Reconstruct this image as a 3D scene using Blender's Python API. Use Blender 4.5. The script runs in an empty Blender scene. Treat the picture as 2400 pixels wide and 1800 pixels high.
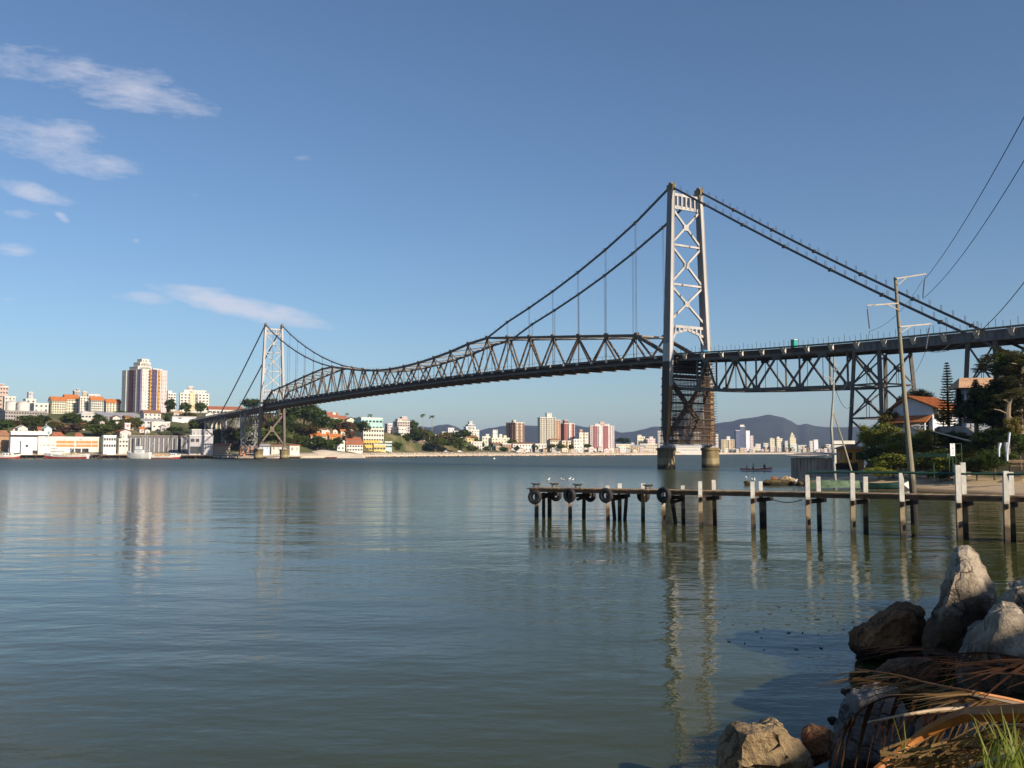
# Steel suspension bridge over a strait, seen from a boulder shore; everything built in mesh code.
SUNP, SUNE, SUNS = 47.0, 25.0, 5.0
SKYS, SKYD = .082, (0.55, 4.6)
HAZE = .7e-4
EXPO = .46
WAVE = (.10, .034, .30)
WATERC = (.045, .051, .015)
CLOUDC = (.56, .55, .61)
# thin clouds: picture centre x, y, half sizes, tilt, strength
CLOUDS = [(150, 160, 190, 75, 8, .75), (350, 225, 260, 80, 15, .95), (60, 150, 130, 60, 5, .6), (90, 330, 200, 80, 10, .75), (200, 375, 170, 50, 8, .7), (90, 455, 130, 28, 16, .95), (145, 508, 32, 14, 35, .9), (25, 585, 90, 24, 4, .8), (40, 500, 90, 20, 5, .5), (530, 712, 285, 34, 13, 1.1), (340, 698, 120, 24, 4, .95), (430, 675, 150, 16, 6, .9), (455, 458, 40, 10, 15, .55), (318, 564, 14, 9, 0, .8), (708, 370, 50, 16, -4, .45), (165, 660, 40, 9, 8, .6), (820, 838, 150, 32, 6, .35), (20, 702, 40, 8, 2, .5), (500, 632, 40, 5, 2, .4), (420, 625, 60, 5, 2, .3)]
import bpy, bmesh, math, random
from mathutils import Vector, Matrix, noise as mnoise
rnd = random.Random(11)
sc = bpy.context.scene
COL = sc.collection
# ---------------------------------------------------------------- camera model (photo is 2400 x 1800)
F = 2200.0; CX, CY = 1200.0, 900.0; HZ = 1058.5; CAMH = 4.0
TH = math.atan((HZ - CY) / F)
def ray(px, py):
    u = (px - CX) / F; v = (CY - py) / F
    yy = math.cos(TH) - v * math.sin(TH)
    return u / yy, (math.sin(TH) + v * math.cos(TH)) / yy
def W(px, py, D):
    u, z = ray(px, py); return Vector((u * D, D, CAMH + z * D))
def GD(px, py, z=0.0):
    u, s = ray(px, py); return (z - CAMH) / s
def G(px, py, z=0.0):
    return W(px, py, GD(px, py, z))
def PX(p):
    # screen x (2400 wide) of a world point
    d = Vector(p) - Vector((0, 0, CAMH))
    return CX + F * d.x / (d.y * math.cos(TH) + d.z * math.sin(TH))

# ---------------------------------------------------------------- materials
MATS = {}
def newmat(name):
    m = bpy.data.materials.new(name); m.use_nodes = True
    nt = m.node_tree; b = nt.nodes['Principled BSDF']
    return m, nt, b
def N(nt, t, **kw):
    n = nt.nodes.new(t)
    for k, v in kw.items():
        if k.startswith('i_'):
            n.inputs[k[2:].replace('_', ' ')].default_value = v
        else: setattr(n, k, v)
    return n
def L(nt, a, b): nt.links.new(a, b)
def pos(nt): return N(nt, 'ShaderNodeNewGeometry').outputs['Position']
def c4(c): return (c[0], c[1], c[2], 1.0)
def noise_node(nt, vec, scale, detail=4.0, rough=.55):
    n = N(nt, 'ShaderNodeTexNoise'); n.inputs['Scale'].default_value = scale
    n.inputs['Detail'].default_value = detail; n.inputs['Roughness'].default_value = rough
    if vec is not None: L(nt, vec, n.inputs['Vector'])
    return n.outputs['Fac']
def ramp(nt, fac, stops):
    r = N(nt, 'ShaderNodeValToRGB'); e = r.color_ramp.elements
    while len(e) < len(stops): e.new(.5)
    for i, (p, c) in enumerate(stops):
        e[i].position = p; e[i].color = c4(c) if not isinstance(c, (int, float)) else (c, c, c, 1)
    L(nt, fac, r.inputs['Fac']); return r.outputs['Color']
def mth(nt, op, a, b=None, c=None):
    n = N(nt, 'ShaderNodeMath', operation=op)
    for i, x in enumerate((a, b, c)):
        if x is None: continue
        if isinstance(x, (int, float)): n.inputs[i].default_value = x
        else: L(nt, x, n.inputs[i])
    return n.outputs[0]
def mixc(nt, fac, a, b, blend='MIX'):
    n = N(nt, 'ShaderNodeMix', data_type='RGBA', blend_type=blend)
    for s, x in ((n.inputs[0], fac), (n.inputs[6], a), (n.inputs[7], b)):
        if isinstance(x, (int, float)): s.default_value = x
        elif isinstance(x, tuple): s.default_value = c4(x)
        else: L(nt, x, s)
    return n.outputs[2]
def sc3(c, k): return tuple(min(1, x * k) for x in c)
def mat(name, col, rough=.7, scale=1.0, var=.25, metal=0.0, bump=0.0, bscale=None, col2=None, stretch=None, thr=None):
    if name in MATS: return MATS[name]
    m, nt, b = newmat(name); p = pos(nt)
    if stretch:
        mp = N(nt, 'ShaderNodeMapping'); mp.inputs['Scale'].default_value = stretch; L(nt, p, mp.inputs['Vector']); p = mp.outputs[0]
    f = noise_node(nt, p, scale, 5.0, .6)
    lo, hi = thr or (.3, .7)
    c = ramp(nt, f, [(lo, sc3(col, 1 - var)), (hi, col2 if col2 else sc3(col, 1 + var * .6))])
    L(nt, c, b.inputs['Base Color']); b.inputs['Roughness'].default_value = rough; b.inputs['Metallic'].default_value = metal
    if bump:
        f2 = noise_node(nt, p, bscale or scale * 4, 6.0, .65)
        bn = N(nt, 'ShaderNodeBump'); bn.inputs['Strength'].default_value = bump; bn.inputs['Distance'].default_value = .1
        L(nt, f2, bn.inputs['Height']); L(nt, bn.outputs[0], b.inputs['Normal'])
    MATS[name] = m; return m
def mat_bands(name, bands, rough=.8, scale=2.0, var=.3, wob=.12, bump=.3, bscale=8.0, streak=False):
    # bands: [(z_top, colour)] from below upwards: real wet stain / paint lines at a height on the thing
    if name in MATS: return MATS[name]
    m, nt, b = newmat(name); p = pos(nt)
    sx = N(nt, 'ShaderNodeSeparateXYZ'); L(nt, p, sx.inputs[0])
    mp = N(nt, 'ShaderNodeMapping'); mp.inputs['Scale'].default_value = (1, 1, .25 if streak else 1); L(nt, p, mp.inputs['Vector'])
    f = noise_node(nt, mp.outputs[0], scale, 5.0, .65)
    z = mth(nt, 'ADD', sx.outputs[2], mth(nt, 'MULTIPLY', mth(nt, 'SUBTRACT', f, .5), wob * 2))
    col = c4(bands[0][1])
    prev = None
    for i in range(1, len(bands)):
        zt = bands[i - 1][0]
        k = N(nt, 'ShaderNodeMapRange'); k.inputs[1].default_value = zt - .06 * (1 + wob * 4); k.inputs[2].default_value = zt + .06 * (1 + wob * 4)
        L(nt, z, k.inputs[0])
        prev = mixc(nt, k.outputs[0], prev if prev is not None else bands[0][1], bands[i][1])
    f3 = ramp(nt, f, [(.3, 1 - var), (.7, 1.0)])
    c = mixc(nt, 1.0, prev, f3, 'MULTIPLY')
    L(nt, c, b.inputs['Base Color']); b.inputs['Roughness'].default_value = rough
    if bump:
        bn = N(nt, 'ShaderNodeBump'); bn.inputs['Strength'].default_value = bump; bn.inputs['Distance'].default_value = .05
        L(nt, noise_node(nt, p, bscale, 6), bn.inputs['Height']); L(nt, bn.outputs[0], b.inputs['Normal'])
    MATS[name] = m; return m
def leafmat(name, c1, c2, c3=None, rough=.6, scale=.35):
    if name in MATS: return MATS[name]
    m, nt, b = newmat(name)
    g = N(nt, 'ShaderNodeNewGeometry')
    oi = N(nt, 'ShaderNodeObjectInfo')
    f = noise_node(nt, g.outputs['Position'], scale, 3.0)
    a = mixc(nt, ramp(nt, f, [(.35, 0.0), (.65, 1.0)]), c1, c2)
    a = mixc(nt, ramp(nt, g.outputs['Random Per Island'], [(.0, 0.0), (1, .75)]), a, c3 or sc3(c2, 1.35))
    k = N(nt, 'ShaderNodeMapRange'); k.inputs[3].default_value = .68; k.inputs[4].default_value = 1.4; L(nt, oi.outputs['Random'], k.inputs[0])
    hs = N(nt, 'ShaderNodeHueSaturation'); L(nt, k.outputs[0], hs.inputs['Value']); L(nt, a, hs.inputs['Color'])
    L(nt, hs.outputs[0], b.inputs['Base Color']); b.inputs['Roughness'].default_value = rough
    b.inputs['Specular IOR Level'].default_value = .25
    tl = N(nt, 'ShaderNodeBsdfTranslucent'); tc_ = mixc(nt, 1.0, hs.outputs[0], (1.0, 1.0, .55), 'MULTIPLY'); L(nt, tc_, tl.inputs['Color']); ms = N(nt, 'ShaderNodeMixShader'); ms.inputs[0].default_value = .48; L(nt, b.outputs[0], ms.inputs[1]); L(nt, tl.outputs[0], ms.inputs[2]); L(nt, ms.outputs[0], nt.nodes['Material Output'].inputs['Surface'])
    try:
        b.inputs['Subsurface Weight'].default_value = 0
    except Exception: pass
    MATS[name] = m; return m
def facade(wall, win, su, sv, fw, fh, off=0.0, name=None, dirt=.32, rough=.8, band=None):
    key = ('fac', wall, win, su, sv, fw, fh, off, band)
    if key in MATS: return MATS[key]
    m, nt, b = newmat('painted_facade')
    uv = N(nt, 'ShaderNodeUVMap'); s = N(nt, 'ShaderNodeSeparateXYZ'); L(nt, uv.outputs[0], s.inputs[0])
    p = pos(nt); mpf = N(nt, 'ShaderNodeMapping'); mpf.inputs['Scale'].default_value = (1, 1, .3); L(nt, p, mpf.inputs['Vector']); f = noise_node(nt, mpf.outputs[0], .5, 6.0, .7)
    wc = ramp(nt, f, [(.3, sc3(wall, 1 - dirt)), (.7, wall)])
    def cell(x, step, frac, o):
        q = mth(nt, 'FRACT', mth(nt, 'ADD', mth(nt, 'DIVIDE', x, step), o))
        return mth(nt, 'COMPARE', q, .5, frac / 2)
    iu = cell(s.outputs[0], su, fw, off) if fw < 1 else None
    iv = cell(s.outputs[1], sv, fh, 0.0)
    w = mth(nt, 'MULTIPLY', iu, iv) if iu is not None else iv
    # wall faces only (roofs and undersides carry v < -50)
    w = mth(nt, 'MULTIPLY', w, mth(nt, 'GREATER_THAN', s.outputs[1], 0.6))
    # every window its own darkness
    wn = N(nt, 'ShaderNodeTexWhiteNoise', noise_dimensions='2D')
    cmb = N(nt, 'ShaderNodeCombineXYZ')
    L(nt, mth(nt, 'FLOOR', mth(nt, 'ADD', mth(nt, 'DIVIDE', s.outputs[0], su), off)), cmb.inputs[0]); L(nt, mth(nt, 'FLOOR', mth(nt, 'DIVIDE', s.outputs[1], sv)), cmb.inputs[1])
    L(nt, cmb.outputs[0], wn.inputs['Vector'])
    wcol = ramp(nt, wn.outputs['Value'], [(0.0, sc3(win, .5)), (.7, sc3(win, 1.2)), (1.0, sc3(wall, .55))])
    if band:
        vb = mth(nt, 'COMPARE', mth(nt, 'FRACT', mth(nt, 'DIVIDE', s.outputs[1], sv)), .04, .06)
        wc = mixc(nt, vb, wc, band)
    c = mixc(nt, w, wc, wcol)
    L(nt, c, b.inputs['Base Color'])
    r = N(nt, 'ShaderNodeMapRange'); r.inputs[3].default_value = rough; r.inputs[4].default_value = .25; L(nt, w, r.inputs[0]); L(nt, r.outputs[0], b.inputs['Roughness'])
    MATS[key] = m; return m

# ---------------------------------------------------------------- mesh builder
ORG = {}
class MB:
    def __init__(s): s.v = []; s.f = []; s.m = []; s.uv = []; s.hasuv = False
    def add(s, vs, fs, mi=0, uvs=None):
        o = len(s.v); s.v += [Vector(x) for x in vs]
        for i, f in enumerate(fs):
            s.f.append(tuple(o + j for j in f)); s.m.append(mi)
            s.uv.append(uvs[i] if uvs else None)
        if uvs: s.hasuv = True
        return s
    def obox(s, c, X, Y, Z, mi=0):
        c = Vector(c); vs = [c + X * a + Y * b + Z * d for d in (-1, 1) for (a, b) in ((-1, -1), (1, -1), (1, 1), (-1, 1))]
        return s.add(vs, [(3, 2, 1, 0), (4, 5, 6, 7), (0, 1, 5, 4), (1, 2, 6, 5), (2, 3, 7, 6), (3, 0, 4, 7)], mi)
    def box(s, c, sx, sy, sz, yaw=0.0, mi=0):
        X = Vector((math.cos(yaw), math.sin(yaw), 0)); Y = Vector((-X.y, X.x, 0))
        return s.obox(c, X * sx / 2, Y * sy / 2, Vector((0, 0, sz / 2)), mi)
    def beam(s, p, q, w, h, mi=0, up=Vector((0, 0, 1))):
        p = Vector(p); q = Vector(q); d = q - p
        if d.length < 1e-6: return s
        dn = d.normalized()
        if abs(dn.dot(up)) > .98: up = Vector((1, 0, 0)) if abs(dn.x) < .9 else Vector((0, 1, 0))
        sd = dn.cross(up).normalized(); u2 = sd.cross(dn)
        return s.obox((p + q) / 2, d / 2, sd * w / 2, u2 * h / 2, mi)
    def tube(s, pts, rs, n=6, mi=0, cap=True):
        pts = [Vector(p) for p in pts]
        if isinstance(rs, (int, float)): rs = [rs] * len(pts)
        rings = []; vs = []
        ref = None
        for i, p in enumerate(pts):
            d = (pts[min(i + 1, len(pts) - 1)] - pts[max(i - 1, 0)]).normalized()
            if ref is None:
                ref = Vector((0, 0, 1)) if abs(d.z) < .9 else Vector((1, 0, 0))
            a = d.cross(ref).normalized(); bb = a.cross(d).normalized(); ref = bb if abs(bb.dot(d)) < .9 else ref
            for k in range(n):
                t = 2 * math.pi * k / n
                vs.append(p + (a * math.cos(t) + bb * math.sin(t)) * rs[i])
        fs = []
        for i in range(len(pts) - 1):
            for k in range(n):
                fs.append((i * n + k, i * n + (k + 1) % n, (i + 1) * n + (k + 1) % n, (i + 1) * n + k))
        if cap:
            fs.append(tuple(range(n - 1, -1, -1))); fs.append(tuple((len(pts) - 1) * n + k for k in range(n)))
        return s.add(vs, fs, mi)
    def quad(s, a, b, c, d, mi=0): return s.add([a, b, c, d], [(0, 1, 2, 3)], mi)
    def lathe(s, c, prof, n=24, mi=0):
        c = Vector(c); vs = []; fs = []
        for (r, z) in prof:
            for k in range(n):
                t = 2 * math.pi * k / n; vs.append(c + Vector((r * math.cos(t), r * math.sin(t), z)))
        for i in range(len(prof) - 1):
            for k in range(n): fs.append((i * n + k, i * n + (k + 1) % n, (i + 1) * n + (k + 1) % n, (i + 1) * n + k))
        fs.append(tuple(range(n - 1, -1, -1))); fs.append(tuple((len(prof) - 1) * n + k for k in range(n)))
        return s.add(vs, fs, mi)
    def mesh(s, name, mats, org=Vector((0, 0, 0)), smooth=False):
        me = bpy.data.meshes.new(name)
        me.from_pydata([tuple(v - org) for v in s.v], [], s.f)
        for m in (mats if isinstance(mats, (list, tuple)) else [mats]): me.materials.append(m)
        me.polygons.foreach_set('material_index', s.m)
        if s.hasuv:
            ul = me.uv_layers.new(name='UVMap'); k = 0
            for fi, f in enumerate(s.f):
                u = s.uv[fi]
                for j in range(len(f)):
                    ul.data[k].uv = u[j] if u else (0, -99); k += 1
        if smooth: me.polygons.foreach_set('use_smooth', [True] * len(me.polygons))
        me.update(); return me
    def build(s, name, mats, parent=None, org=None, smooth=False):
        if org is None: org = ORG[parent.name] if parent is not None else Vector((0, 0, 0))
        o = bpy.data.objects.new(name, s.mesh(name, mats, org, smooth)); COL.objects.link(o)
        if parent is not None: o.parent = parent; o.location = (org - ORG[parent.name])
        else: o.location = org
        ORG[o.name] = org.copy(); return o
LABELLED = []
def tag(o, label, cat, group=None, kind=None):
    o['label'] = label; o['category'] = cat
    if group: o['group'] = group
    if kind: o['kind'] = kind
    LABELLED.append(o); return o
def thing(name, label, cat, loc, group=None, rot=0.0, scale=None):
    o = bpy.data.objects.new(name, None); COL.objects.link(o); o.empty_display_size = .2
    o.location = loc; o.rotation_euler = (0, 0, rot)
    if scale is not None: o.scale = scale
    ORG[o.name] = Vector(loc); return tag(o, label, cat, group)
def pempty(name, parent):
    o = bpy.data.objects.new(name, None); COL.objects.link(o); o.parent = parent; o.empty_display_size = .2
    ORG[o.name] = ORG[parent.name].copy(); return o
def inst(name, me, parent, loc, rot=0.0, scale=None):
    # a part that shares mesh data; loc in world coordinates
    o = bpy.data.objects.new(name, me); COL.objects.link(o)
    if parent is not None: o.parent = parent; o.location = Vector(loc) - ORG[parent.name]
    else: o.location = loc
    o.rotation_euler = (0, 0, rot)
    if scale is not None: o.scale = scale
    ORG[o.name] = Vector(loc); return o
def struct(mb_or_mesh, name, mats, smooth=False, kind='structure'):
    o = mb_or_mesh.build(name, mats, smooth=smooth); o['kind'] = kind; return o

# ---------------------------------------------------------------- palette
STEEL = mat('dark_steel', (.095, .075, .055), .6, .5, .45, bump=.1, col2=(.17, .11, .065))
STEELB = mat('grey_steel', (.085, .072, .06), .5, .5, .35)
WHITE_ST = mat('pale_paint_steel', (.40, .38, .37), .55, .35, .34, stretch=(1, 1, .12))
OCHRE = mat('rust_primer', (.36, .19, .055), .7, .7, .3, stretch=(1, 1, .3))
DECKM = mat('dark_deck', (.06, .042, .03), .8, .5, .4)
CABLE = mat('cable_steel', (.06, .055, .05), .5, .8, .3)
SCAF = mat('scaffold_steel', (.14, .09, .06), .6, .8, .4)
SCAFP = mat('scaffold_board', (.07, .05, .04), .8, .8, .4)
CONC = mat('grey_concrete', (.30, .28, .26), .85, .6, .3, bump=.15)
BRACK = mat('pale_bracket', (.66, .60, .52), .7, 1.0, .3)
GLASS = mat('window_glass', (.03, .035, .045), .15, .5, .4)
WOOD = mat('weathered_wood', (.20, .13, .075), .85, 3.0, .45, bump=.3, stretch=(1, 1, 1))
WOODD = mat('dark_wood', (.05, .035, .025), .85, 3.0, .4, bump=.3)
def tilemat(name, c, c2=None):
    if name in MATS: return MATS[name]
    m, nt, b = newmat(name); p = pos(nt)
    f = noise_node(nt, p, .9, 5.0, .7)
    w = N(nt, 'ShaderNodeTexNoise'); w.inputs['Scale'].default_value = 6.0; L(nt, p, w.inputs['Vector'])
    cc = ramp(nt, mth(nt, 'ADD', mth(nt, 'MULTIPLY', f, .7), mth(nt, 'MULTIPLY', w.outputs['Fac'], .3)), [(.35, sc3(c, .55)), (.6, c2 or c)])
    L(nt, cc, b.inputs['Base Color']); b.inputs['Roughness'].default_value = .85
    MATS[name] = m; return m
TILE_O = tilemat('orange_tile', (.52, .17, .045))
TILE_R = tilemat('red_tile', (.36, .12, .06))
TILE_B = tilemat('brown_tile', (.30, .15, .08))
TILE_P = tilemat('pale_tile', (.55, .33, .19))
GREYROOF = mat('grey_sheet_roof', (.36, .35, .36), .6, .4, .2)
# ================================================================ THE BRIDGE
def gxy(px, py, D):
    u, _ = ray(px, py); return Vector((u * D, D, 0))
BN = gxy(1614.5, 1096, 232.0); BF = gxy(636, 1075, 520.0)
AX = (BF - BN).normalized(); SPAN = (BF - BN).length
PR = Vector((AX.y, -AX.x, 0))          # towards the right / away side
OFF = 4.7
def B(s, off, z): return BN + AX * s + PR * off + Vector((0, 0, z))
def bs(px, py, off=-OFF):
    u, z = ray(px, py); C = BN + PR * off
    s = (u * C.y - C.x) / (AX.x - u * AX.y); Y = C.y + AX.y * s
    return s, CAMH + z * Y
def prof(pts, off=-OFF): return sorted(bs(x, y, off) for (x, y) in pts)
def interp(P, s):
    if s <= P[0][0]:
        a, b = P[0], P[1]
    elif s >= P[-1][0]:
        a, b = P[-2], P[-1]
    else:
        for a, b in zip(P, P[1:]):
            if a[0] <= s <= b[0]: break
    return a[1] + (b[1] - a[1]) * (s - a[0]) / (b[0] - a[0])
def smoothP(P, deg_pts=40):
    # quadratic/cubic least squares through the measured points
    import itertools
    n = 4; A = [[0.0] * n for _ in range(n)]; R = [0.0] * n
    s0, s1 = P[0][0], P[-1][0]
    for s, z in P:
        t = (s - s0) / (s1 - s0); v = [t ** k for k in range(n)]
        for i in range(n):
            R[i] += v[i] * z
            for j in range(n): A[i][j] += v[i] * v[j]
    for i in range(n):
        A[i][i] += 1e-9
        for j in range(i + 1, n):
            k = A[j][i] / A[i][i]
            for q in range(n): A[j][q] -= k * A[i][q]
            R[j] -= k * R[i]
    x = [0] * n
    for i in range(n - 1, -1, -1): x[i] = (R[i] - sum(A[i][j] * x[j] for j in range(i + 1, n))) / A[i][i]
    def f(s):
        t = (s - s0) / (s1 - s0); return sum(x[k] * t ** k for k in range(n))
    return f
topP = prof([(1554, 833.6), (1350, 851), (1200, 862.5), (1000, 889.6), (880, 905), (680, 933), (600, 946)])
botP = prof([(1554, 855), (1350, 871.5), (1200, 882), (1000, 905), (880, 921), (680, 949), (600, 962)])
dtop = smoothP(topP); dbot = smoothP(botP)
bridge = thing('suspension_bridge', 'long steel suspension bridge with two pale towers crossing the strait', 'bridge', BN)

# ---- main span deck
def ribbon(prof_t, prof_b, s0, s1, n, w, mb, mi=0):
    vs = []; fs = []
    for i in range(n + 1):
        s = s0 + (s1 - s0) * i / n
        vs += [B(s, -w, prof_t(s)), B(s, w, prof_t(s)), B(s, w, prof_b(s)), B(s, -w, prof_b(s))]
    for i in range(n):
        a = i * 4; b = a + 4
        for k in range(4): fs.append((a + k, a + (k + 1) % 4, b + (k + 1) % 4, b + k))
    fs.append((0, 3, 2, 1)); e = n * 4; fs.append((e, e + 1, e + 2, e + 3))
    mb.add(vs, fs, mi)
md = MB()
ribbon(lambda s: dtop(s) - .35, lambda s: dbot(s) + .55, 1.2, SPAN - 1.2, 60, OFF - .35, md)
deck = md.build('deck', DECKM, bridge)
mb = MB()
for k in range(int(SPAN / 6.45)):
    s = 3 + k * 6.45
    zt, zb = dtop(s), dbot(s)
    mb.beam(B(s, -OFF - .55, zb + .25), B(s, OFF + .55, zb + .25), .35, .5)
mb.build('floor_beam', STEEL, deck)
for sd in (-1, 1):
    mb = MB()
    for i in range(52):
        s0 = 1.2 + (SPAN - 2.4) * i / 52; s1 = 1.2 + (SPAN - 2.4) * (i + 1) / 52
        mb.beam(B(s0, sd * OFF, dtop(s0) - .25), B(s1, sd * OFF, dtop(s1) - .25), .55, .55)
        mb.beam(B(s0, sd * OFF, dbot(s0) + .8), B(s1, sd * OFF, dbot(s1) + .8), .4, .5)
    mb.build('edge_girder', STEEL, deck)
brm = MB(); brm.obox((0, 0, 0), AX * .3, PR * .28, Vector((0, 0, .33)))
brme = brm.mesh('bracket', BRACK)
for k in range(48):
    s = 6 + k * 6.45 * 1.05
    if s < SPAN - 4: inst('bracket', brme, deck, B(s, -OFF - .4, dtop(s) - .5))
POSTM = {}
def post(parent, p, h, name='railing_post', mt=None):
    k = (round(h, 2), (mt or STEEL).name)
    if k not in POSTM:
        q = MB(); q.tube([(0, 0, 0), (0, 0, h)], .045, 4); POSTM[k] = q.mesh(name, mt or STEEL)
    return inst(name, POSTM[k], parent, p)
for k in range(98):
    s = 2 + k * 3.42; post(deck, B(s, -(OFF - .6), dtop(s)), 1.1 if k % 3 else 1.9)
for sd in (-1, 1):
    mb = MB(); mb.tube([B(2 + i * 6.7, sd * (OFF - .6), dtop(2 + i * 6.7) + 1.0) for i in range(50)], .035, 4); mb.build('handrail', STEEL, deck)

# ---- stiffening truss and cable
P0 = SPAN - 14.2; PN = (P0 - 14.0) / 24.0
node_s = [14.0 + PN * k for k in range(25)]
chordP = prof([(1503, 786), (1378, 788), (1128, 792.5), (1085, 812), (1043.5, 830), (1006, 842.6), (971, 853.5), (939, 861), (907, 866.7), (877, 868.8), (849, 868.5), (823, 866), (798, 862.5), (774, 859), (752, 866), (710, 884), (669, 903.5), (636, 917)])
cableN = prof([(1503, 510), (1441, 567.5), (1378, 619), (1321, 663), (1240, 722), (1180, 762), (1128, 792.5)])
cableF = prof([(774, 859), (753, 853), (731, 844), (711, 834), (691, 821), (672, 808.5), (651, 790.6), (620, 762)])
LSEP0, LSEP1 = 7.2, 4.6                # half distance of the tower legs at base / top
def towz(tw, y):
    x, s = (1573, 0) if tw == 0 else (612, SPAN)
    p = B(s, -6, 0); return CAMH + ray(x, y)[1] * p.y
ZT = [towz(0, 443), towz(1, 764)]
kN = min(range(25), key=lambda k: abs(node_s[k] - bs(1128, 792)[0])); kF = min(range(25), key=lambda k: abs(node_s[k] - bs(774, 859)[0]))
def chz(k): return interp(chordP, node_s[k])
# cable height at panel nodes: parabola fitted to the measured points, meeting tower tops and chord
fN = smoothP(sorted([(0.0, ZT[0] + .6)] + cableN)); fF = smoothP(sorted(cableF[:-1] + [(SPAN, ZT[1] + .6)]))
def cabz(k):
    if k < kN: return fN(node_s[k])
    if k > kF: return fF(node_s[k])
    return chz(k)
def bottom_s(k): return node_s[k] + PN / 2
for sd in (-1, 1):
    o = OFF * sd
    truss = MB()
    # top chord
    for k in range(24):
        heavy = not (kN <= k < kF)
        truss.beam(B(node_s[k], o, chz(k)), B(node_s[k + 1], o, chz(k + 1)), .6, .68 if heavy else .76)
    # end posts
    truss.beam(B(node_s[0], o, chz(0)), B(2.0, o, dtop(2) + .2), .7, .85)
    truss.beam(B(node_s[24], o, chz(24)), B(SPAN - 2, o, dtop(SPAN - 2) + .2), .7, .85)
    for k in range(25):
        truss.obox(B(node_s[k], o, chz(k) + .1), AX * .6, PR * .38, Vector((0, 0, .62)))
    tr = truss.build('stiffening_truss', STEEL, bridge)
    for k in range(25):
        top = B(node_s[k], o, chz(k) - .3)
        for q in (-1, 1):
            s2 = node_s[k] + q * (PN / 2 - .35)
            m = MB(); m.beam(top, B(s2, o, dtop(s2) - .1), .4, .42); m.build('diagonal', STEEL, tr)
        m = MB(); m.beam(top, B(node_s[k], o, dtop(node_s[k])), .2, .2); m.build('vertical_post', STEELB, tr)
    # eyebar cable
    nodes = [(0.0, ZT[0] + .9)] + [(node_s[k], cabz(k)) for k in range(0, kN + 1)]
    nodesF = [(node_s[k], cabz(k)) for k in range(kF, 25)] + [(SPAN, ZT[1] + .9)]
    segs = []
    for NN in (nodes, nodesF):
        cab = MB()
        for a, b in zip(NN, NN[1:]):
            segs.append((a, b)); cab.beam(B(a[0], o, a[1]), B(b[0], o, b[1]), .3, .55)
        for (s, z) in NN[1:-1]: cab.obox(B(s, o, z), AX * .42, PR * .25, Vector((0, 0, .4)))
        cb = cab.build('main_cable', CABLE, bridge)
    nP = 0
    allseg = segs + [((node_s[k], chz(k)), (node_s[k + 1], chz(k + 1))) for k in range(kN, kF)]
    for (s0, z0), (s1, z1) in allseg:
        for q in range(4):
            t = (q + .5) / 4; s = s0 + (s1 - s0) * t; z = z0 + (z1 - z0) * t
            if nP < 99: post(cb, B(s, o + .2, z + .25), 1.0, 'catwalk_post', STEELB); nP += 1
    for k in list(range(0, kN)) + list(range(kF + 1, 25)):
        m = MB()
        for q in (-.22, .22): m.tube([B(node_s[k] + q, o, cabz(k) - .3), B(node_s[k] + q, o, chz(k) + .5)], .04, 4)
        m.build('hanger', STEELB, cb)
mb = MB()
for k in range(25):
    za = chz(k)
    mb.beam(B(node_s[k], -OFF, za), B(node_s[k], OFF, za), .3, .35)
    if k < 24:
        zb = chz(k + 1)
        mb.beam(B(node_s[k], -OFF, za - .1), B(node_s[k + 1], OFF, zb - .1), .22, .22); mb.beam(B(node_s[k], OFF, za - .13), B(node_s[k + 1], -OFF, zb - .13), .22, .22)
        zm = (za + zb) / 2; sm = (node_s[k] + node_s[k + 1]) / 2
        mb.beam(B(sm, -OFF, zm - .05), B(sm, OFF, zm - .05), .22, .25)
mb.build('lateral_bracing', mat('lateral_steel', (.22, .2, .18), .5, .5, .3), bridge)

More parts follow.
